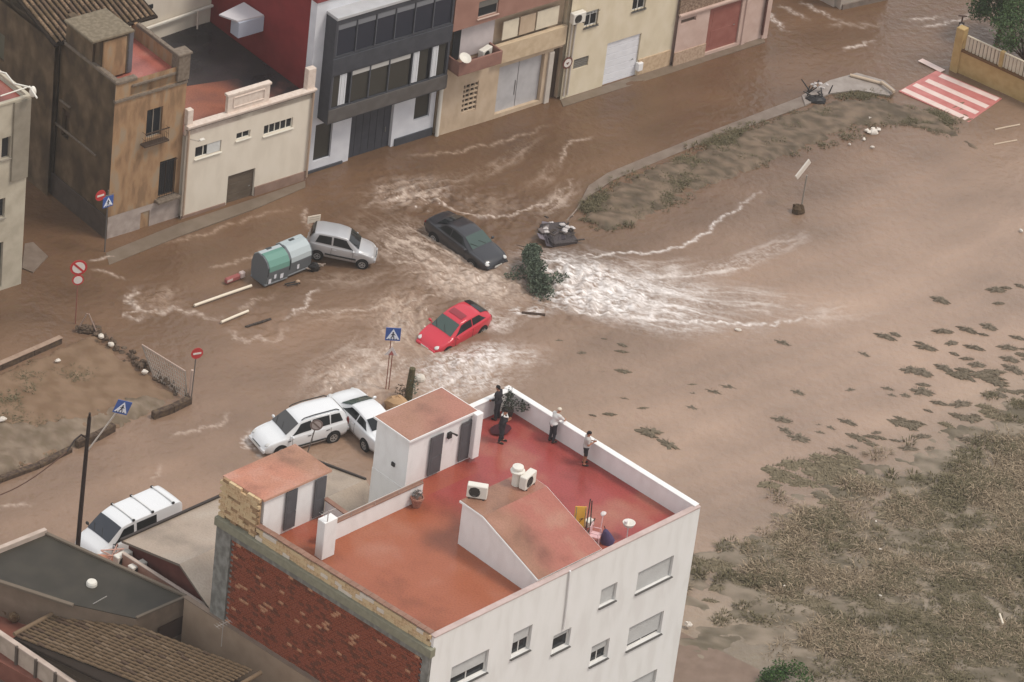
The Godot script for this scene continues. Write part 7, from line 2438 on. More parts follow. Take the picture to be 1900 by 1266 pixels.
	var org := Vector3(-16.36, 0, 6.45)
	b = MB.new()
	b.tube([A0 - org, A1 - org], 0.04, -1, 6)
	part("top_rail", b, flat("fence_pale", "b9a294", 0.6), o)
	var B0 := Vector3(-16.66, 0.1, 7.13)
	var B1 := Vector3(-14.88, 0.1, 8.68)
	for e in [[A0, B0], [A1, B1]]:
		b = MB.new()
		b.tube([e[0] - org, e[1] - org], 0.035, -1, 6)
		part("post", b, flat("fence_grey", "857a70", 0.6), o)
	b = MB.new()
	for i in 17:
		var t := i / 16.0
		b.tube([A0.lerp(A1, t) - org, B0.lerp(B1, t) - org], 0.019, -1, 4)
	for i in 7:
		var t := (i + 0.5) / 7.0
		b.tube([A0.lerp(B0, t) - org, A1.lerp(B1, t) - org], 0.019, -1, 4)
	part("mesh", b, flat("fence_wire", "a89a8d", 0.6), o)
	o = thing("gate_post", "short pale gate post at the right end of the mesh fence", "post", Transform3D(Basis(), Vector3(-14.79, 0, 8.51)))
	post(o, Vector3(0, -0.2, 0), Vector3(0.05, 1.7, 0), flat("fence_pale", "b9a294", 0.6), 0.07)
	post(o, Vector3(0.12, -0.2, 0.1), Vector3(-0.25, 0.9, 0.4), flat("fence_grey", "857a70", 0.6), 0.04)
	o = thing("pole_tripod", "two thin poles leaning together at the top corner of the walled lot", "poles", Transform3D(Basis(), Vector3(-20.35, 0, 3.94)))
	var ap_ := Vector3(-20.39, 1.1, 3.92) - Vector3(-20.35, 0, 3.94)
	post(o, Vector3(-20.85, 0, 3.95) - Vector3(-20.35, 0, 3.94), ap_, flat("fence_pink", "9a8478", 0.6), 0.035)
	post(o, Vector3(-19.8, 0, 4) - Vector3(-20.35, 0, 3.94), ap_ + Vector3(0.08, 0, 0), flat("fence_pink", "9a8478", 0.6), 0.035)
	# walls round the lot
	var lot_wall := func(label: String, pts_: Array, h: float, w: float, m: Material, cap: Material) -> void:
		var q := thing("lot_wall", label, "wall", Transform3D(Basis(), pts_[0]))
		for i in range(pts_.size() - 1):
			var bb := MB.new()
			bb.bar(pts_[i] - pts_[0] + Vector3(0, h / 2 - 0.3, 0), pts_[i + 1] - pts_[0] + Vector3(0, h / 2 - 0.3, 0), w, h + 0.6, 0.03)
			part("wall", bb, m, q)
			if cap:
				bb = MB.new()
				bb.bar(pts_[i] - pts_[0] + Vector3(0, h + 0.03, 0), pts_[i + 1] - pts_[0] + Vector3(0, h + 0.03, 0), w + 0.06, 0.06, 0.015)
				part("coping", bb, cap, q)
	var murk := mat("murky_wall", ["3f3128", "514136", "65543f"], 0.85, Vector3(0.6, 0.6, 0.6), 0.02, 1.0)
	var pale := mat("muddy_cap", ["846c5b", "9a8270", "a99281"], 0.7)
	lot_wall.call("long low wall with a pale cap along the upper left side of the walled lot", [Vector3(-25.13, 0, 9.45), Vector3(-23.86, 0, 7.95), Vector3(-22.56, 0, 6.44), Vector3(-21.43, 0, 5.09)], 0.35, 0.22, murk, pale)
	lot_wall.call("low dark broken wall along the near side of the walled lot", [Vector3(-14.71, 0, 8.77), Vector3(-15.45, 0, 9.71), Vector3(-16.26, 0, 10.48)], 0.4, 0.3, murk, null)
	lot_wall.call("crumbled end of the low wall right behind the bent crossing sign", [Vector3(-17.9, -0, 11.84), Vector3(-18.56, 0, 12.79), Vector3(-19.39, 0, 13.6)], 0.45, 0.3, murk, null)
	lot_wall.call("last stretch of low wall towards the left edge below the lot", [Vector3(-19.6, 0, 13.91), Vector3(-20.84, 0, 15.5), Vector3(-22.35, 0, 16.92), Vector3(-23.58, 0, 18.35)], 0.25, 0.3, murk, null)
	var rr := RandomNumberGenerator.new()
	rr.seed = 5
	b = MB.new()
	var line := [Vector3(-20.84, 0, 4.14), Vector3(-20.27, 0, 3.63), Vector3(-19.53, -0, 4.23), Vector3(-18.5, 0, 5.04), Vector3(-17.36, 0, 6.3), Vector3(-16.23, 0, 7.35), Vector3(-14.84, 0, 8.52)]
	var heap := thing("rubble_wall", "dark collapsed rubble wall on the upper right side of the walled lot", "wall", Transform3D(Basis(), line[0]))
	for i in 95:
		var k := rr.randi() % (line.size() - 1)
		var p: Vector3 = line[k].lerp(line[k + 1], rr.randf()) - line[0] + Vector3(rr.randfn() * 0.16, rr.randf_range(-0.05, 0.3), rr.randfn() * 0.16)
		b.ball(p, Vector3(rr.randf_range(0.06, 0.2), rr.randf_range(0.05, 0.14), rr.randf_range(0.06, 0.18)), 6, 4, 0.25, rr)
	part("rubble", b, mat("wet_rubble", ["45382d", "5a4a3c", "6e5c4c"], 0.8, Vector3(2, 2, 2)), heap)
	for k in [[Vector3(-19.57, 0.35, 4.59), "first", "white stone on the rubble wall nearest the leaning poles"], [Vector3(-19, 0.3, 5.09), "", "white stone on the rubble wall just below the first one"], [Vector3(-17.11, 0.3, 7.07), "", "white stone on the rubble wall beside the mesh fence"]]:
		b = MB.new()
		b.ball(Vector3.ZERO, Vector3(0.17, 0.12, 0.13), 7, 5, 0.18, rr)
		var s := put("stone", b.mesh(), flat("white_stone", "d9cfc2", 0.7), null, Transform3D(Basis(), k[0]))
		tag(s, k[2], "stone", "white stones on the rubble wall")

# ------------------------------------------------------------------ what the water carried
func foliage(b: MB, at: Vector3, r: Vector3, count: int, s: float, c1: Color, c2: Color, rr: RandomNumberGenerator) -> void:
	b.tint = true
	for i in count:
		var d := Vector3(rr.randfn(), rr.randfn(), rr.randfn()).normalized() * pow(rr.randf(), 0.4)
		var p := at + d * r
		var x := Vector3(rr.randfn(), rr.randfn(), rr.randfn()).normalized()
		var y := x.cross(Vector3(rr.randfn(), rr.randfn(), rr.randfn())).normalized()
		var k := s * rr.randf_range(0.6, 1.3)
		b.col = c1.lerp(c2, rr.randf())
		b.quad(p - x * k, p - y * k * 0.5, p + x * k, p + y * k * 0.5)

func debris() -> void:
	var rr := RandomNumberGenerator.new()
	rr.seed = 404
	var dark := Color(0.046, 0.062, 0.042)
	var mid := Color(0.125, 0.15, 0.10)
	# the uprooted tree that splits the current
	var base_ := Vector3(0.69, 0, -5.79)
	var o := thing("uprooted_tree", "dark uprooted conifer stuck upright where the white water begins", "tree", Transform3D(Basis(), base_))
	var b := MB.new()
	var t0 := Vector3(1.05, 0, -4.45) - base_
	var t1 := Vector3(0.36, 0.5, -7.58) - base_
	b.tube([t0 + Vector3(0, -0.2, 0), t0.lerp(t1, 0.5) + Vector3(0, 0.3, 0), t1], 0.16, 0.05, 7)
	for i in 10:
		var k := rr.randf()
		var p := t0.lerp(t1, k) + Vector3(0, 0.3, 0)
		b.tube([p, p + Vector3(rr.randf_range(-0.8, 0.8), rr.randf_range(-0.1, 0.6), rr.randf_range(-0.5, 0.5))], 0.04, 0.015, 5)
	part("trunk", b, mat("bark", ["3d2f24", "55443a"], 0.95), o)
	b = MB.new()
	for i in 13:
		var k := i / 12.0
		foliage(b, t0.lerp(t1, k) + Vector3(rr.randf_range(-0.2, 0.25), 0.25 + 0.3 * sin(k * 3.0), rr.randf_range(-0.2, 0.2)), Vector3(0.56, 0.42, 0.5) * (1.1 - 0.4 * k), 300, 0.085, dark, mid, rr)
	for e in [Vector3(1.71, 0.2, -5.71), Vector3(2, 0.2, -6.18), Vector3(-0.27, 0.2, -5.65), Vector3(0.04, 0.2, -6.34), Vector3(1.27, 0.2, -4.84)]:
		foliage(b, e - base_, Vector3(0.55, 0.2, 0.3), 130, 0.07, dark, mid, rr)
	part("crown", b, leafy(), o)
	# heap of wreckage right above it
	var hp := Vector3(1.66, 0, -10.16)
	o = thing("wreckage", "grey heap of torn sheet metal and planks at the kerb end above the uprooted tree", "debris", Transform3D(Basis(), hp))
	for i in 11:
		b = MB.new()
		var p := Vector3(rr.randf_range(-0.75, 0.6), rr.randf_range(0.12, 0.5), rr.randf_range(-1.0, 0.8))
		var t := Transform3D(Basis.from_euler(Vector3(rr.randf_range(-0.6, 0.6), rr.randf() * TAU, rr.randf_range(-0.5, 0.5))), p)
		b.box(Vector3.ZERO, Vector3(rr.randf_range(0.35, 1.1), 0.05, rr.randf_range(0.2, 0.45)), 0.012, t)
		b.box(Vector3(0.1, 0.06, 0.12), Vector3(rr.randf_range(0.2, 0.5), 0.12, 0.04), 0.01, t)
		part("sheet", b, [mat("torn_metal", ["504846", "665c5a", "7b716f"], 0.5), flat("torn_lilac", "6f666c", 0.5), flat("torn_dark", "4a4347", 0.5), flat("torn_dark", "4a4347", 0.5)][i % 4], o)
	b = MB.new()
	b.box(Vector3(0.0, 0.12, 0.0), Vector3(1.5, 0.5, 1.7), 0.1, Transform3D(Basis.from_euler(Vector3(0.1, 0.5, -0.08)), Vector3.ZERO))
	part("crushed_shell", b, mat("crushed_dark", ["332d2d", "433c3c", "544b4a"], 0.6, Vector3(1.5, 1.5, 1.5), 0.03, 2.0), o)
	b = MB.new()
	for i in 24:
		var p := Vector3(rr.randf_range(-0.8, 0.9), rr.randf_range(0.1, 0.5), rr.randf_range(-1.0, 0.7))
		b.bar(p, p + Vector3(rr.randf_range(-0.5, 0.5), rr.randf_range(-0.1, 0.2), rr.randf_range(-0.5, 0.5)), 0.1, 0.05, 0.01)
	part("plank", b, mat("dark_wood", ["2e2622", "443a34", "5b504a"], 0.8, Vector3(2, 2, 2)), o)
	b = MB.new()
	for i in 8:
		b.ball(Vector3(rr.randf_range(-0.9, 0.7), rr.randf_range(0.3, 0.6), rr.randf_range(-0.9, 0.4)), Vector3(0.16, 0.07, 0.12), 6, 4, 0.3, rr)
	part("rag", b, flat("rag_white", "c0b8b4", 0.8), o)
	b = MB.new()
	b.tube([Vector3(2.02, 0.4, -11.18) - hp, Vector3(2.44, 0.9, -11.63) - hp], 0.06, 0.03, 6)
	b.tube([Vector3(2.09, 0.3, -11.62) - hp, Vector3(2.31, 0.9, -10.96) - hp], 0.05, 0.03, 6)
	part("branch", b, mat("grey_wood", ["7d6c5e"], 0.9), o)
	# guard rail wreck at the far bend
	var gp := Vector3(14.67, 0, -27.86)
	o = thing("rail_wreck", "dark twisted railing and rags caught at the bend of the kerb", "debris", Transform3D(Basis(), gp))
	b = MB.new()
	for i in 12:
		var p := Vector3(rr.randf_range(-0.5, 0.8), rr.randf_range(0.0, 0.4), rr.randf_range(-0.4, 0.5))
		b.tube([p, p + Vector3(rr.randf_range(-0.6, 0.9), rr.randf_range(0.0, 0.6), rr.randf_range(-0.5, 0.3))], 0.045, 0.03, 5)
	part("railing", b, flat("iron", "2c2a2a", 0.6), o)
	b = MB.new()
	for i in 7:
		b.ball(Vector3(rr.randf_range(-0.3, 1.0), rr.randf_range(0.3, 0.7), rr.randf_range(-0.6, 0.2)), Vector3(0.12, 0.07, 0.1), 6, 4, 0.3, rr)
	part("rag", b, flat("rag_white", "c0b8b4", 0.8), o)
	b = MB.new()
	b.ball(Vector3(0.0, 0.05, 0.45), Vector3(0.6, 0.3, 0.35), 9, 6, 0.2, rr)
	part("bag", b, flat("black_bag", "232020", 0.4), o)
	# loose poles
	var pole := func(called: String, label: String, a: Vector3, c: Vector3, r: float, m: Material, cat: String, group := "") -> void:
		var bb := MB.new()
		bb.tube([a - a, a.lerp(c, 0.5) - a + Vector3(0, 0.01, 0), c - a], r, -1, 7)
		var q := put(called, bb.mesh(), m, null, Transform3D(Basis(), a))
		tag(q, label, cat, group)
	var wp := flat("pole_white", "ddd0bc", 0.6)
	pole.call("white_pole", "longer white pole lying in the water left of the recycling containers", Vector3(-15.59, 0.1, 0.51), Vector3(-13.07, 0.1, -1.91), 0.075, wp, "pole", "white poles by the containers")
	pole.call("white_pole", "shorter white pole lying in the water below the recycling containers", Vector3(-14.12, 0.1, 1.69), Vector3(-12.95, 0.1, 0.39), 0.07, wp, "pole", "white poles by the containers")
	var tan := flat("pole_tan", "bba791", 0.7)
	pole.call("plank", "pale plank lying across the washed kerb near the crosswalk", Vector3(16.58, 0.2, -30.44), Vector3(18.36, 0.2, -29.93), 0.09, tan, "plank")
	pole.call("plank", "short plank at the end of the washed kerb beside the crosswalk", Vector3(18.29, 0.3, -29.91), Vector3(18.99, 0.3, -29.01), 0.09, tan, "plank")
	pole.call("barrier_bar", "upper thin pale bar lying in the water at the right edge", Vector3(24.5, 0.05, -26.69), Vector3(25.88, 0.05, -27.56), 0.05, tan, "bar", "thin bars at the right edge")
	pole.call("barrier_bar", "lower thin pale bar lying in the water at the right edge", Vector3(24.4, 0.05, -25.05), Vector3(25.67, 0.05, -25.82), 0.045, tan, "bar", "thin bars at the right edge")
	pole.call("branch", "dark branch drifting right of the red car in front of the white foam", Vector3(0.3, 0.08, -2.55), Vector3(1.47, 0.08, -2.62), 0.07, mat("bark", ["3d2f24"], 0.9), "branch")
	pole.call("broken_slab", "dark ragged plank awash in the eddy below the recycling containers", Vector3(-12.92, 0.02, 1.73), Vector3(-11.79, 0.06, 0.8), 0.07, mats["dark_wood"], "plank")
	# trunk with weeds in front of the torrent
	var sp := Vector3(-4.58, 0, 6.13)
	o = thing("tree_stump", "bare weedy tree trunk sticking out of the torrent behind the stair shed", "tree trunk", Transform3D(Basis(), sp))
	b = MB.new()
	b.tube([Vector3(0, -0.4, 0), Vector3(0.02, 0.8, 0), Vector3(0.06, 1.75, 0)], 0.2, 0.15, 9)
	part("trunk", b, mat("mossy_bark", ["3f3a2a", "585037", "6e6349"], 0.95, Vector3(2, 2, 2), 0.02, 2.0), o)
	b = MB.new()
	foliage(b, Vector3(0.15, 0.75, 0.05), Vector3(0.3, 0.6, 0.3), 170, 0.06, dark, mid, rr)
	part("weeds", b, leafy(), o)
	b = MB.new()
	b.tint = true
	foliage(b, Vector3(-0.3, 0.35, -0.1), Vector3(0.4, 0.4, 0.3), 150, 0.06, Color(0.09, 0.06, 0.04), Color(0.2, 0.14, 0.09), rr)
	part("weeds", b, leafy(), o)
	o = thing("sand_heap", "orange tan heap of sand caught beside the weedy trunk", "sand", Transform3D(Basis(), Vector3(-5.07, 0, 6.94)))
	b = MB.new()
	b.ball(Vector3(0, 0.1, 0), Vector3(0.6, 0.5, 0.55), 10, 7, 0.12, rr)
	part("heap", b, mat("tan_sand", ["a37f5f", "b8946f"], 0.95, Vector3(1, 1, 1)), o)
	o = thing("rock", "round pale rock in the foam beside the weedy trunk", "rock", Transform3D(Basis(), Vector3(-4.15, 0, 4.44)))
	b = MB.new()
	b.ball(Vector3(0, 0.1, 0), Vector3(0.26, 0.24, 0.24), 9, 7, 0.08, rr)
	part("stone", b, flat("pale_rock", "cdc4b8", 0.7), o)
	# litter
	var bits := [[Vector3(17.83, 0.1, -24.67), 0.3, "largest scrap of white litter on the far verge"], [Vector3(17.36, 0.1, -23.8), 0.14, "small white scrap left of the litter on the far verge"], [Vector3(17.68, 0.1, -26.08), 0.16, "white scrap just above the litter on the far verge"], [Vector3(16.58, 0.1, -23.04), 0.1, "lone white scrap left of the far verge litter"], [Vector3(17.79, 0.1, -23.05), 0.12, "white scrap just below the litter on the far verge"], [Vector3(11.05, 0.05, -3.44), 0.16, "white piece of litter afloat below the bright foam line"], [Vector3(17.84, 0.3, 11.91), 0.07, "uppermost white speck of litter among the field reeds"], [Vector3(18.03, 0.3, 14.11), 0.07, "second white speck of litter down among the field reeds"], [Vector3(18.02, 0.3, 17.73), 0.07, "lowest white speck of litter among the field reeds"], [Vector3(13.63, 0.3, 17.9), 0.06, "white speck of litter in the reeds nearest the white building"], [Vector3(25.57, 0.1, -16.32), 0.14, "white scrap at the right edge of the drowned lot"], [Vector3(-23.01, 0.3, 12.47), 0.22, "white sack at the left edge of the walled lot"], [Vector3(-21.3, 0.2, 6.93), 0.16, "pale stone inside the upper corner of the walled lot"], [Vector3(9.36, 0.25, 21.63), 0.22, "white plastic piece at the corner of the white building by the path"]]
	for e in bits:
		b = MB.new()
		b.ball(Vector3(0, 0.02, 0), Vector3(e[1], e[1] * 0.5, e[1] * 0.6), 7, 5, 0.3, rr)
		if e[1] > 0.25:
			for i in 4:
				b.ball(Vector3(rr.randf_range(-0.4, 0.4), 0.05, rr.randf_range(-0.3, 0.3)), Vector3(0.16, 0.08, 0.12), 6, 4, 0.3, rr)
		var q := put("litter", b.mesh(), flat("litter_white", "d6ccc0", 0.6), null, Transform3D(Basis(UY, rr.randf() * 3.0), e[0]))
		tag(q, e[2], "litter", "scattered white litter")
	pole.call("litter", "long white stick among the reeds at the right edge of the field", Vector3(23.46, 0.35, 18.06), Vector3(23.59, 0.35, 18.77), 0.05, wp, "litter", "scattered white litter")
	o = thing("green_bush", "vivid dark green bush at the bottom edge below the reeds", "bush", Transform3D(Basis(), Vector3(13.75, 0, 24.49)))
	b = MB.new()
	b.tube([Vector3(0, -0.2, 0), Vector3(0, 0.5, 0)], 0.06, 0.03, 6)
	part("stem", b, mat("bark", ["3d2f24"], 0.9), o)
	b = MB.new()
	for i in 9:
		foliage(b, Vector3(rr.randf_range(-0.9, 0.9), rr.randf_range(0.2, 0.7), rr.randf_range(-0.4, 0.8)), Vector3(0.45, 0.4, 0.4), 150, 0.07, Color(0.02, 0.05, 0.014), Color(0.07, 0.13, 0.03), rr)
	part("leaves", b, leafy(), o)

# ------------------------------------------------------------------ people
# bones: [a, b, radius a, radius b]; one continuous skin over all of them (surface nets of a smooth union of tapered capsules)
func skin(m: MB, bones: Array, cell: float, blend: float, flatten := 1.0) -> void:
	var lo := Vector3.INF
	var hi := -Vector3.INF
	for k in bones:
		var r := maxf(k[2], k[3]) + cell * 2.0
		lo = lo.min(k[0] - Vector3.ONE * r).min(k[1] - Vector3.ONE * r)
		hi = hi.max(k[0] + Vector3.ONE * r).max(k[1] + Vector3.ONE * r)
	var nx := int((hi.x - lo.x) / cell) + 2
	var ny := int((hi.y - lo.y) / cell) + 2
	var nz := int((hi.z - lo.z) / cell) + 2
	var f := PackedFloat32Array()
	f.resize(nx * ny * nz)
	f.fill(1.0)
	for k in bones:
		var a: Vector3 = k[0]
		var b: Vector3 = k[1]
		var ra: float = k[2]
		var rb: float = k[3]
		var ab := b - a
		var l2 := maxf(ab.length_squared(), 1e-8)
		var pad := Vector3.ONE * (maxf(ra, rb) + blend + cell * 2.0)
		var p0 := (a.min(b) - pad - lo) / cell
		var p1 := (a.max(b) + pad - lo) / cell
		for z in range(maxi(0, int(p0.z)), mini(nz - 1, int(p1.z) + 1) + 1):
			for y in range(maxi(0, int(p0.y)), mini(ny - 1, int(p1.y) + 1) + 1):
				for x in range(maxi(0, int(p0.x)), mini(nx - 1, int(p1.x) + 1) + 1):
					var p := lo + Vector3(x, y, z) * cell
					var t := clampf((p - a).dot(ab) / l2, 0.0, 1.0)
					var d := (p - a - ab * t).length() - lerpf(ra, rb, t)
					var i := (z * ny + y) * nx + x
					var o := f[i]
					var h := maxf(blend - absf(o - d), 0.0) / blend
					f[i] = minf(o, d) - h * h * blend * 0.25
	var id := PackedInt32Array()
	id.resize(f.size())
	id.fill(-1)
	var V := PackedVector3Array()
	var N := PackedVector3Array()
	var off := [0, 1, nx, nx + 1, nx * ny, nx * ny + 1, nx * ny + nx, nx * ny + nx + 1]
	var cv := [Vector3(0, 0, 0), Vector3(1, 0, 0), Vector3(0, 1, 0), Vector3(1, 1, 0), Vector3(0, 0, 1), Vector3(1, 0, 1), Vector3(0, 1, 1), Vector3(1, 1, 1)]
	var edges := [[0, 1], [2, 3], [4, 5], [6, 7], [0, 2], [1, 3], [4, 6], [5, 7], [0, 4], [1, 5], [2, 6], [3, 7]]
	for z in nz - 1:
		for y in ny - 1:
			for x in nx - 1:
				var i := (z * ny + y) * nx + x
				var s := 0
				for c in 8:
					if f[i + off[c]] < 0.0:
						s += 1
				if s == 0 or s == 8:
					continue
				var acc := Vector3.ZERO
				var n := 0
				for e in edges:
					var fa: float = f[i + off[e[0]]]
					var fb: float = f[i + off[e[1]]]
					if (fa < 0.0) != (fb < 0.0):
						acc += cv[e[0]].lerp(cv[e[1]], fa / (fa - fb))
						n += 1
				id[i] = V.size()
				V.append(lo + (Vector3(x, y, z) + acc / n) * cell)
				var g := Vector3(f[i + off[1]] + f[i + off[3]] + f[i + off[5]] + f[i + off[7]] - f[i] - f[i + off[2]] - f[i + off[4]] - f[i + off[6]], f[i + off[2]] + f[i + off[3]] + f[i + off[6]] + f[i + off[7]] - f[i] - f[i + off[1]] - f[i + off[4]] - f[i + off[5]], f[i + off[4]] + f[i + off[5]] + f[i + off[6]] + f[i + off[7]] - f[i] - f[i + off[1]] - f[i + off[2]] - f[i + off[3]])
				N.append(g.normalized())
	for z in range(1, nz - 1):
		for y in range(1, ny - 1):
			for x in range(1, nx - 1):
				var i := (z * ny + y) * nx + x
				for ax in 3:
					var st: int = [1, nx, nx * ny][ax]
					if (f[i] < 0.0) == (f[i + st] < 0.0):
						continue
					var u: int = [nx, nx * ny, 1][ax]
					var w: int = [nx * ny, 1, nx][ax]
					var q := [id[i - u - w], id[i - w], id[i], id[i - u]]
					if q.min() < 0:
						continue
					if f[i] >= 0.0:
						q.reverse()
					m.stri(V[q[0]], V[q[1]], V[q[2]], N[q[0]], N[q[1]], N[q[2]])
					m.stri(V[q[0]], V[q[2]], V[q[3]], N[q[0]], N[q[2]], N[q[3]])

func hand_bones(curl: float) -> Array:                           # palm along -y from the wrist, thumb towards +x, palm side +z
	var b := [[Vector3(0, 0.02, 0), Vector3(0, -0.03, 0), 0.024, 0.026], [Vector3(-0.026, -0.03, 0), Vector3(-0.024, -0.085, 0.004), 0.015, 0.013], [Vector3(0.0, -0.03, 0), Vector3(0.002, -0.09, 0.002), 0.017, 0.014], [Vector3(0.024, -0.03, 0), Vector3(0.026, -0.086, 0.002), 0.016, 0.013]]
	var roots := [Vector3(-0.031, -0.085, 0.004), Vector3(-0.011, -0.092, 0.0), Vector3(0.011, -0.093, 0.0), Vector3(0.031, -0.086, 0.002)]
	var lens := [0.054, 0.07, 0.077, 0.068]
	for i in 4:
		var p: Vector3 = roots[i]
		var a := curl * 0.5
		for k in 3:
			var l: float = lens[i] * [0.46, 0.3, 0.24][k]
			var q := p + Vector3((i - 1.5) * 0.03 * l * 4.0, -cos(a), sin(a)) * l
			b.append([p, q, 0.0095 - k * 0.0008, 0.009 - k * 0.001])
			p = q
			a += curl
	b.append([Vector3(0.026, -0.02, 0.004), Vector3(0.048, -0.055, 0.016), 0.014, 0.011])
	b.append([Vector3(0.048, -0.055, 0.016), Vector3(0.053, -0.088, 0.026), 0.0105, 0.009])
	return b

# joints: a dictionary of points; facing +z
func person(label: String, at: Vector3, O: Vector3, A: float, turn: float, j: Dictionary, look: Dictionary) -> Node3D:
	var o := built("person", label, "person", O, A, at.x, at.z, at.y)
	o.rotate_y(turn)
	var flesh := flat("flesh_" + str(look.skin), look.skin, 0.6)
	var m := MB.new()
	var limbs := []
	for s in ["l", "r"]:
		limbs += [[j["sh_" + s], j["el_" + s], 0.052, 0.042], [j["el_" + s], j["wr_" + s], 0.042, 0.028], [j["hip_" + s], j["kn_" + s], 0.088, 0.06], [j["kn_" + s], j["an_" + s], 0.058, 0.04], [j["an_" + s], j["toe_" + s], 0.042, 0.032]]
	var torso := [[j.pelvis + Vector3(0.07, 0, 0), j.pelvis - Vector3(0.07, 0, 0), 0.12, 0.12], [j.pelvis, j.chest, 0.125, 0.135], [j.chest + Vector3(0.09, 0.02, 0), j.chest - Vector3(0.09, -0.02, 0), 0.115, 0.115], [j.sh_l, j.sh_r, 0.06, 0.06], [j.chest, j.neck, 0.1, 0.055]]
	skin(m, torso + limbs + [[j.neck - Vector3(0, 0.03, 0), j.head - Vector3(0, 0.05, 0), 0.052, 0.05]], 0.022, 0.05)
	# head: skull, jaw, nose, brow, ears
	var hb: Transform3D = Transform3D(Basis(UX, look.get("nod", 0.15)) * Basis(UY, look.get("glance", 0.0)), j.head)
	var hd := []
	for k in [[Vector3(0, 0.03, -0.02), Vector3(0, 0.035, 0.015), 0.078, 0.074], [Vector3(0, -0.02, 0.03), Vector3(0, -0.075, 0.06), 0.058, 0.03], [Vector3(0, 0.012, 0.083), Vector3(0, -0.022, 0.105), 0.009, 0.014], [Vector3(-0.032, 0.03, 0.075), Vector3(0.032, 0.03, 0.075), 0.014, 0.014], [Vector3(-0.022, -0.05, 0.082), Vector3(0.022, -0.05, 0.082), 0.008, 0.008], [Vector3(-0.078, 0.015, -0.005), Vector3(-0.08, -0.025, 0.0), 0.014, 0.009], [Vector3(0.078, 0.015, -0.005), Vector3(0.08, -0.025, 0.0), 0.014, 0.009], [Vector3(-0.03, -0.01, 0.06), Vector3(-0.034, -0.02, 0.06), 0.03, 0.026], [Vector3(0.03, -0.01, 0.06), Vector3(0.034, -0.02, 0.06), 0.03, 0.026]]:
		hd.append([hb * k[0], hb * k[1], k[2], k[3]])
	skin(m, hd, 0.011, 0.012)
	for s in ["l", "r"]:
		var dir: Vector3 = (j["wr_" + s] - j["el_" + s]).normalized()
		var side: Vector3 = look.get("palm_" + s, Vector3(1 if s == "l" else -1, 0, 0.3))
		var yv := -dir
		var zv := (side - yv * side.dot(yv)).normalized()
		var xv := yv.cross(zv)
		var t := Transform3D(Basis(xv, yv, zv), j["wr_" + s] + dir * 0.02)
		var hbones := []
		for k in hand_bones(look.get("curl", 0.35)):
			hbones.append([t * k[0], t * k[1], k[2], k[3]])
		skin(m, hbones, 0.0075, 0.008)
	var body := part("body", m, flesh, o)
	m = MB.new()
	for s in [-1.0, 1.0]:
		m.ball(hb * Vector3(0.031 * s, 0.012, 0.082), Vector3(0.011, 0.009, 0.008), 8, 6)
	part("eyes", m, flat("eye_dark", "1d1714", 0.3), body)
	# clothes: the same bones, a little thicker
	var g := 0.016
	m = MB.new()
	var sl: float = look.get("sleeve", 0.55)
	var sh := torso.map(func(k): return [k[0], k[1], k[2] + g, k[3] + g])
	sh[4] = [j.chest, j.chest.lerp(j.neck, 0.75), 0.1 + g, 0.062 + g]
	for s in ["l", "r"]:
		var a: Vector3 = j["sh_" + s]
		var e: Vector3 = j["el_" + s]
		var w: Vector3 = j["wr_" + s]
		if sl <= 1.0:
			sh.append([a, a.lerp(e, sl), 0.052 + g * 1.3, lerpf(0.052, 0.042, sl) + g * 1.5])
		else:
			sh.append([a, e, 0.052 + g, 0.042 + g])
			sh.append([e, e.lerp(w, sl - 1.0), 0.042 + g, 0.032 + g])
	if look.has("apron"):
		sh.append([j.pelvis, j.pelvis - Vector3(0, 0.22, 0), 0.16, 0.15])
	skin(m, sh, 0.022, 0.05)
	part("shirt", m, look.shirt, o)
	m = MB.new()
	var leg: float = look.get("trouser", 1.9)
	var tr := [[j.pelvis + Vector3(0.07, -0.01, 0), j.pelvis - Vector3(0.07, 0.01, 0), 0.12 + g * 1.2, 0.12 + g * 1.2]]
	for s in ["l", "r"]:
		var a: Vector3 = j["hip_" + s]
		var e: Vector3 = j["kn_" + s]
		var w: Vector3 = j["an_" + s]
		tr.append([a, a.lerp(e, minf(leg, 1.0)), 0.088 + g, 0.066 + g])
		if leg > 1.0:
			tr.append([e, e.lerp(w, leg - 1.0), 0.06 + g, 0.05 + g])
	skin(m, tr, 0.022, 0.04)
	part("trousers", m, look.pants, o)
	m = MB.new()
	for s in ["l", "r"]:
		skin(m, [[j["an_" + s] - Vector3(0, 0.025, 0.02), j["toe_" + s] - Vector3(0, 0.0, 0), 0.05, 0.042], [j["toe_" + s], j["toe_" + s] + Vector3(0, -0.005, 0.05), 0.042, 0.035]], 0.016, 0.02)
	part("shoes", m, look.shoes, o)
	m = MB.new()
	var cap := []
	if look.has("cap"):
		cap = [[Vector3(0, 0.06, -0.025), Vector3(0, 0.065, 0.02), 0.082, 0.078], [Vector3(-0.04, 0.06, 0.085), Vector3(0.04, 0.06, 0.085), 0.012, 0.012], [Vector3(-0.03, 0.052, 0.13), Vector3(0.03, 0.052, 0.13), 0.012, 0.012]]
	else:
		cap = [[Vector3(0, 0.055, -0.03), Vector3(0, 0.065, 0.015), 0.084, 0.078], [Vector3(0, 0.01, -0.06), Vector3(0, -0.03, -0.055), 0.06, 0.045]]
	var cb := []
	for k in cap:
		cb.append([hb * k[0], hb * k[1], k[2], k[3]])
	skin(m, cb, 0.014, 0.02)
	part("cap" if look.has("cap") else "hair", m, look.get("cap", look.hair), o)
	return o

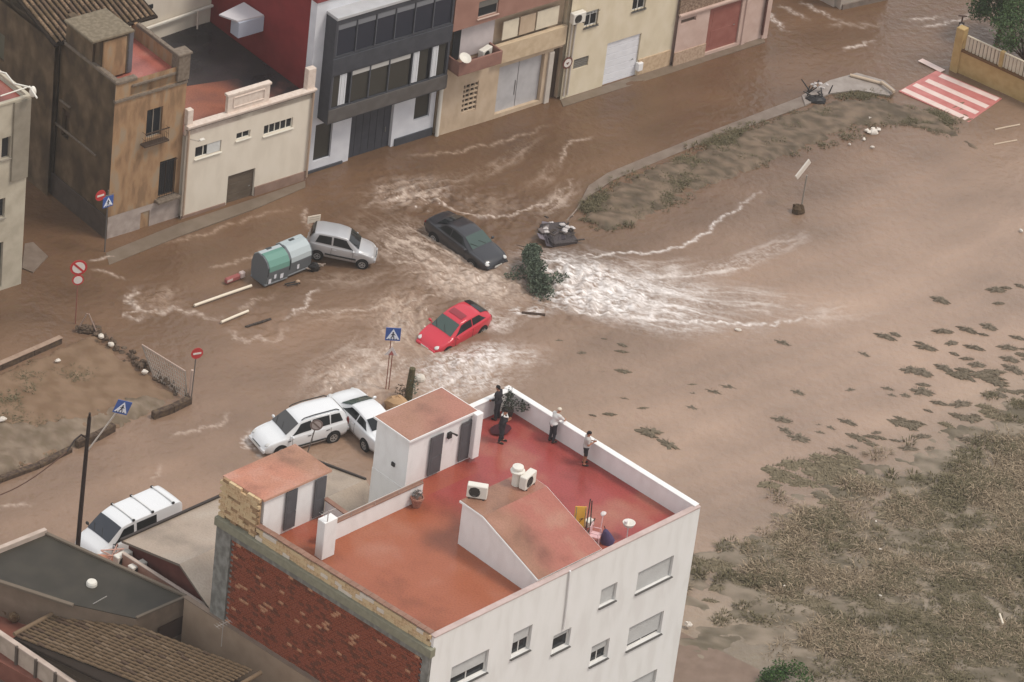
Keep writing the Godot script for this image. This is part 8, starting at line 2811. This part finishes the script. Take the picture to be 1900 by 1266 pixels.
func stand(lean := 0.0) -> Dictionary:                            # a relaxed standing figure, 1.74 m
	var j := {"pelvis": Vector3(0, 0.95, 0), "chest": Vector3(0, 1.28, 0.02), "neck": Vector3(0, 1.48, 0.01), "head": Vector3(0, 1.615, 0.03)}
	for s in [["l", 1.0], ["r", -1.0]]:
		j["sh_" + s[0]] = Vector3(0.175 * s[1], 1.41, 0.0)
		j["el_" + s[0]] = Vector3(0.24 * s[1], 1.13, 0.0)
		j["wr_" + s[0]] = Vector3(0.25 * s[1], 0.89, 0.08)
		j["hip_" + s[0]] = Vector3(0.09 * s[1], 0.92, 0)
		j["kn_" + s[0]] = Vector3(0.105 * s[1], 0.5, 0.03)
		j["an_" + s[0]] = Vector3(0.115 * s[1], 0.085, -0.02)
		j["toe_" + s[0]] = Vector3(0.14 * s[1], 0.045, 0.12)
	if lean != 0.0:
		var b := Basis(UX, lean)
		for k in ["chest", "neck", "head", "sh_l", "sh_r", "el_l", "el_r", "wr_l", "wr_r"]:
			j[k] = j.pelvis + b * (j[k] - j.pelvis)
	return j

func people() -> void:
	var O := Vector3(-1.63, 0, 37.72)
	var A := 47.6
	var black := mat("black_cloth", ["242226", "302d31"], 0.9, Vector3(3, 3, 3))
	var white := mat("white_cloth", ["c9c4be", "d8d4cf"], 0.9, Vector3(3, 3, 3))
	var navy := mat("dark_trousers", ["28272d", "35343a"], 0.9, Vector3(3, 3, 3))
	var shoe := flat("shoe_dark", "252120", 0.7)
	# dark clothed person facing the sheds with arms raised to the chest
	var j := stand(0.06)
	j.el_l = Vector3(0.27, 1.15, 0.08)
	j.wr_l = Vector3(0.1, 1.28, 0.24)
	j.el_r = Vector3(-0.27, 1.15, 0.08)
	j.wr_r = Vector3(-0.1, 1.27, 0.25)
	j.an_l.z = 0.05
	j.toe_l.z = 0.19
	var p := person("person in dark clothes with a white scarf standing alone on the red terrace floor", Vector3(12.76, 9, -9.4), O, A, 0.5, j, {"skin": "a8755c", "shirt": black, "pants": navy, "shoes": shoe, "hair": flat("hair_black", "1c1817", 0.8), "sleeve": 1.85, "apron": true, "nod": 0.3})
	var m := MB.new()
	skin(m, [[Vector3(-0.17, 1.45, 0.07), Vector3(0.0, 1.36, 0.2), 0.035, 0.035], [Vector3(0.17, 1.45, 0.07), Vector3(0.0, 1.36, 0.2), 0.035, 0.035], [Vector3(0.0, 1.37, 0.2), Vector3(0.13, 1.17, 0.22), 0.03, 0.025], [Vector3(-0.17, 1.46, 0.06), Vector3(0.17, 1.46, 0.06), 0.03, 0.03], [Vector3(-0.14, 1.47, -0.03), Vector3(0.14, 1.47, -0.03), 0.045, 0.045]], 0.016, 0.03)
	part("scarf", m, white, p)
	# second dark figure at the back parapet
	j = stand(0.12)
	j.wr_l = Vector3(0.2, 1.0, 0.25)
	j.wr_r = Vector3(-0.2, 1.0, 0.25)
	person("person in black standing behind, by the back parapet of the terrace", Vector3(13.83, 9, -10.76), O, A, 3.4, j, {"skin": "8f6450", "shirt": black, "pants": navy, "shoes": shoe, "hair": flat("hair_black", "1c1817", 0.8), "sleeve": 1.85})
	# white shirt and cap, leaning on the parapet and looking out over the water
	j = stand(0.30)
	j.el_l = Vector3(0.27, 1.16, 0.36)
	j.wr_l = Vector3(0.14, 1.06, 0.52)
	j.el_r = Vector3(-0.27, 1.16, 0.36)
	j.wr_r = Vector3(-0.12, 1.06, 0.52)
	person("person in a white shirt and pale cap leaning on the long parapet", Vector3(14.62, 9.0, -8.1), O, A, PI / 2 - 0.06, j, {"skin": "a8755c", "shirt": white, "pants": navy, "shoes": shoe, "hair": flat("hair_black", "1c1817", 0.8), "cap": mat("cream_cap", ["d3c8b6"], 0.9), "sleeve": 0.7, "nod": 0.35})
	# light tee, dark shorts, bare legs
	j = stand(0.04)
	j.el_l = Vector3(0.23, 1.16, 0.05)
	j.wr_l = Vector3(0.08, 1.2, 0.27)
	j.el_r = Vector3(-0.23, 1.16, 0.05)
	j.wr_r = Vector3(-0.08, 1.22, 0.27)
	p = person("person in a light grey tee and dark shorts with bare legs holding a phone", Vector3(14.58, 9, -6.04), O, A, 0.9, j, {"skin": "9c6a53", "shirt": mat("grey_tee", ["a8a19b", "bbb4ae"], 0.9, Vector3(3, 3, 3)), "pants": black, "shoes": shoe, "hair": flat("hair_black", "1c1817", 0.8), "sleeve": 0.6, "trouser": 0.85, "nod": 0.35})
	m = MB.new()
	m.box(Vector3(0.0, 1.27, 0.34), Vector3(0.075, 0.15, 0.012), 0.005, Transform3D(Basis(), Vector3.ZERO))
	part("phone", m, flat("phone_black", "17171a", 0.3), p)
	terrace_things(O, A)

func terrace_things(O: Vector3, A: float) -> void:
	var rr := RandomNumberGenerator.new()
	rr.seed = 99
	ac_unit(Vector3(9.05, 11.2, -4.2), O, A, "white air conditioner at the far corner of the sloping stair head roof", 0.25)
	var at := Vector3(8.75, 11.2, -4.55)
	var o := built("roof_cowl", "squat white ventilation cowl behind the air conditioner on the stair head", "vent", O, A, at.x, at.z, at.y)
	var b := MB.new()
	b.lathe([Vector2(0.2, 0.0), Vector2(0.2, 0.62), Vector2(0.3, 0.66), Vector2(0.32, 0.74), Vector2(0.22, 0.82), Vector2(0.26, 0.86), Vector2(0.24, 0.94), Vector2(0.0, 1.0)], 14)
	part("cowl", b, flat("ac_white", "d9d3c8", 0.5), o)
	ac_unit(Vector3(6.75, 11.2, -4.85), O, A, "cream air conditioner at the left end of the stair head roof", -0.9)
	aerial(Vector3(0.79, 10.9, -7.5), O, A, "small aerial on the white pillar at the left of the terrace", 0.55)
	at = Vector3(6.48, 9, -7.99)
	o = built("flower_pot", "big terracotta pot with a dead grey plant by the light well parapet", "plant pot", O, A, at.x, at.z, at.y)
	b = MB.new()
	b.lathe([Vector2(0.0, 0.0), Vector2(0.17, 0.0), Vector2(0.27, 0.42), Vector2(0.3, 0.42), Vector2(0.3, 0.5), Vector2(0.25, 0.5), Vector2(0.24, 0.42), Vector2(0.0, 0.42)], 16)
	part("pot", b, mat("pot_clay", ["8a5a4a", "9c6c5a", "a9796a"], 0.85, Vector3(2, 2, 2)), o)
	b = MB.new()
	foliage(b, Vector3(0, 0.62, 0), Vector3(0.28, 0.25, 0.28), 150, 0.05, Color(0.10, 0.09, 0.08), Color(0.22, 0.2, 0.18), rr)
	part("plant", b, leafy(), o)
	at = Vector3(14.3, 9.0, -10.6)
	o = built("corner_plant", "dark bushy potted plant in the far corner of the red terrace", "plant", O, A, at.x, at.z, at.y)
	b = MB.new()
	b.lathe([Vector2(0.0, 0.0), Vector2(0.2, 0.0), Vector2(0.28, 0.4), Vector2(0.24, 0.4), Vector2(0.0, 0.36)], 14)
	part("pot", b, flat("pot_dark", "3b2f2c", 0.7), o)
	b = MB.new()
	foliage(b, Vector3(0, 0.85, 0), Vector3(0.45, 0.4, 0.4), 260, 0.06, Color(0.018, 0.025, 0.018), Color(0.06, 0.07, 0.05), rr)
	foliage(b, Vector3(0.4, 0.75, 0.5), Vector3(0.45, 0.25, 0.35), 170, 0.06, Color(0.018, 0.025, 0.018), Color(0.06, 0.07, 0.05), rr)
	foliage(b, Vector3(0.0, 1.3, 0.0), Vector3(0.14, 0.35, 0.14), 70, 0.05, Color(0.018, 0.025, 0.018), Color(0.06, 0.07, 0.05), rr)
	part("leaves", b, leafy(), o)
	at = Vector3(13.35, 9.0, -10.0)
	o = built("folded_parasol", "dark maroon folded cloth parasol lying open behind the dark clothed person", "parasol", O, A, at.x, at.z, at.y)
	b = MB.new()
	var P := []
	for k in 9:
		var a := TAU * k / 8.0
		P.append(Vector3(cos(a) * 0.55, 0.08 + 0.06 * (k % 2), sin(a) * 0.4))
	for k in 8:
		b.tri(Vector3(0.05, 0.42, 0), P[k + 1], P[k])
	part("cloth", b, mat("maroon_cloth", ["3f1a22", "4c222a"], 0.9), o)
	b = MB.new()
	b.tube([Vector3(0.05, 0.45, 0), Vector3(0.1, 0.02, 0.1)], 0.02, -1, 5)
	part("pole", b, flat("iron", "2c2a2a", 0.6), o)
	# junk at the front corner of the terrace
	at = Vector3(10.8, 9, -2.53)
	o = built("yellow_board", "upright yellow folding board with a dark mark, by the stair head", "board", O, A, at.x, at.z, at.y)
	o.rotate_y(-0.7)
	b = MB.new()
	b.box(Vector3(0, 0.78, 0), Vector3(0.5, 1.0, 0.05), 0.02, Transform3D(Basis(UX, -0.15), Vector3.ZERO))
	var bd := part("board", b, flat("board_yellow", "d2a03f", 0.6), o)
	b = MB.new()
	b.bar(Vector3(-0.06, 0.68, 0.15), Vector3(0.08, 0.92, 0.19), 0.05, 0.02)
	b.bar(Vector3(0.08, 0.92, 0.19), Vector3(-0.06, 0.86, 0.18), 0.04, 0.02)
	part("mark", b, flat("mark_dark", "4a3520", 0.6), bd)
	b = MB.new()
	for s in [-0.2, 0.2]:
		b.tube([Vector3(s, 0.0, 0.15), Vector3(s, 1.3, -0.1)], 0.016, -1, 5)
		b.tube([Vector3(s, 0.0, -0.3), Vector3(s, 1.1, 0.02)], 0.016, -1, 5)
	part("leg", b, flat("steel", "8d8c8a", 0.35, 0.8), o)
	at = Vector3(11.22, 9, -2.47)
	o = built("leaning_poles", "two dark crossed poles standing behind the yellow board", "poles", O, A, at.x, at.z, at.y)
	b = MB.new()
	b.tube([Vector3(-0.15, 0, 0.1), Vector3(0.1, 1.55, -0.1)], 0.028, -1, 6)
	b.tube([Vector3(0.12, 0, 0.1), Vector3(0.22, 1.4, -0.1)], 0.028, -1, 6)
	b.tube([Vector3(-0.3, 0.02, 0.3), Vector3(0.45, 0.45, 0.0)], 0.03, -1, 6)
	part("pole", b, mat("dark_wood", ["2e2622"], 0.8), o)
	at = Vector3(10.88, 9, -1.63)
	o = built("garden_chair", "pinkish white plastic chair among the clutter at the terrace front", "chair", O, A, at.x, at.z, at.y)
	o.rotate_y(0.5)
	var pk := flat("chair_pink", "d9b0b0", 0.5)
	b = MB.new()
	b.box(Vector3(0, 0.42, 0), Vector3(0.46, 0.04, 0.44), 0.015)
	part("seat", b, pk, o)
	b = MB.new()
	for k in 5:
		b.box(Vector3(-0.18 + k * 0.09, 0.66, -0.22), Vector3(0.05, 0.46, 0.025), 0.01)
	b.box(Vector3(0, 0.88, -0.22), Vector3(0.46, 0.07, 0.03), 0.012)
	part("backrest", b, pk, o)
	for s in [[-0.2, -0.2], [0.2, -0.2], [-0.2, 0.2], [0.2, 0.2]]:
		b = MB.new()
		b.tube([Vector3(s[0] * 1.15, 0, s[1] * 1.15), Vector3(s[0], 0.41, s[1])], 0.022, -1, 6)
		part("leg", b, pk, o)
	for s in [-1, 1]:
		b = MB.new()
		b.tube([Vector3(0.23 * s, 0.62, -0.2), Vector3(0.24 * s, 0.63, 0.15), Vector3(0.22 * s, 0.42, 0.18)], 0.02, -1, 6)
		part("armrest", b, pk, o)
	at = Vector3(11.15, 9, -1.67)
	o = built("mop", "pale pink upright mop with a white head beside the chair", "mop", O, A, at.x, at.z, at.y)
	b = MB.new()
	b.tube([Vector3(-0.1, 0.0, 0.1), Vector3(0.14, 1.25, -0.05)], 0.022, -1, 6)
	part("handle", b, pk, o)
	b = MB.new()
	b.ball(Vector3(0.15, 1.3, -0.05), Vector3(0.15, 0.1, 0.1), 9, 6, 0.15, rr)
	part("head", b, flat("mop_white", "d9cfcc", 0.9), o)
	at = Vector3(11.4, 9, -1.35)
	o = built("purple_parasol", "small purple folded parasol lying on the terrace right of the chair", "parasol", O, A, at.x, at.z, at.y)
	b = MB.new()
	b.lathe([Vector2(0.0, 0.0), Vector2(0.32, 0.06), Vector2(0.26, 0.3), Vector2(0.1, 0.75), Vector2(0.0, 0.85)], 8, Transform3D(Basis(UZ, 0.35), Vector3.ZERO))
	part("canopy", b, mat("purple_cloth", ["463a5a", "574a6c"], 0.9), o)
	b = MB.new()
	b.tube([Vector3(-0.28, 0.78, 0), Vector3(-0.36, 0.98, 0)], 0.02, -1, 5)
	part("tip", b, flat("iron", "2c2a2a", 0.6), o)
	at = Vector3(12.23, 9, -1.04)
	o = built("pedestal_fan", "white pedestal basin on a thin stand nearest the front corner of the terrace", "stand", O, A, at.x, at.z, at.y)
	b = MB.new()
	b.tube([Vector3(0, 0, 0), Vector3(-0.02, 0.7, 0)], 0.025, -1, 6)
	b.tube([Vector3(-0.18, 0.8, 0), Vector3(-0.22, 1.05, 0)], 0.06, 0.09, 8)
	part("stand", b, flat("mop_white", "d9cfcc", 0.9), o)
	b = MB.new()
	b.lathe([Vector2(0.05, 0.62), Vector2(0.22, 0.7), Vector2(0.28, 0.85), Vector2(0.25, 0.86), Vector2(0.0, 0.76)], 14)
	part("basin", b, flat("ac_white", "d9d3c8", 0.5), o)
	at = Vector3(11.57, 9, -2.69)
	o = built("white_crate", "small white crate at the foot of the crossed poles", "crate", O, A, at.x, at.z, at.y)
	b = MB.new()
	b.box(Vector3(0, 0.15, 0), Vector3(0.4, 0.3, 0.3), 0.03)
	part("crate", b, flat("ac_white", "d9d3c8", 0.5), o)
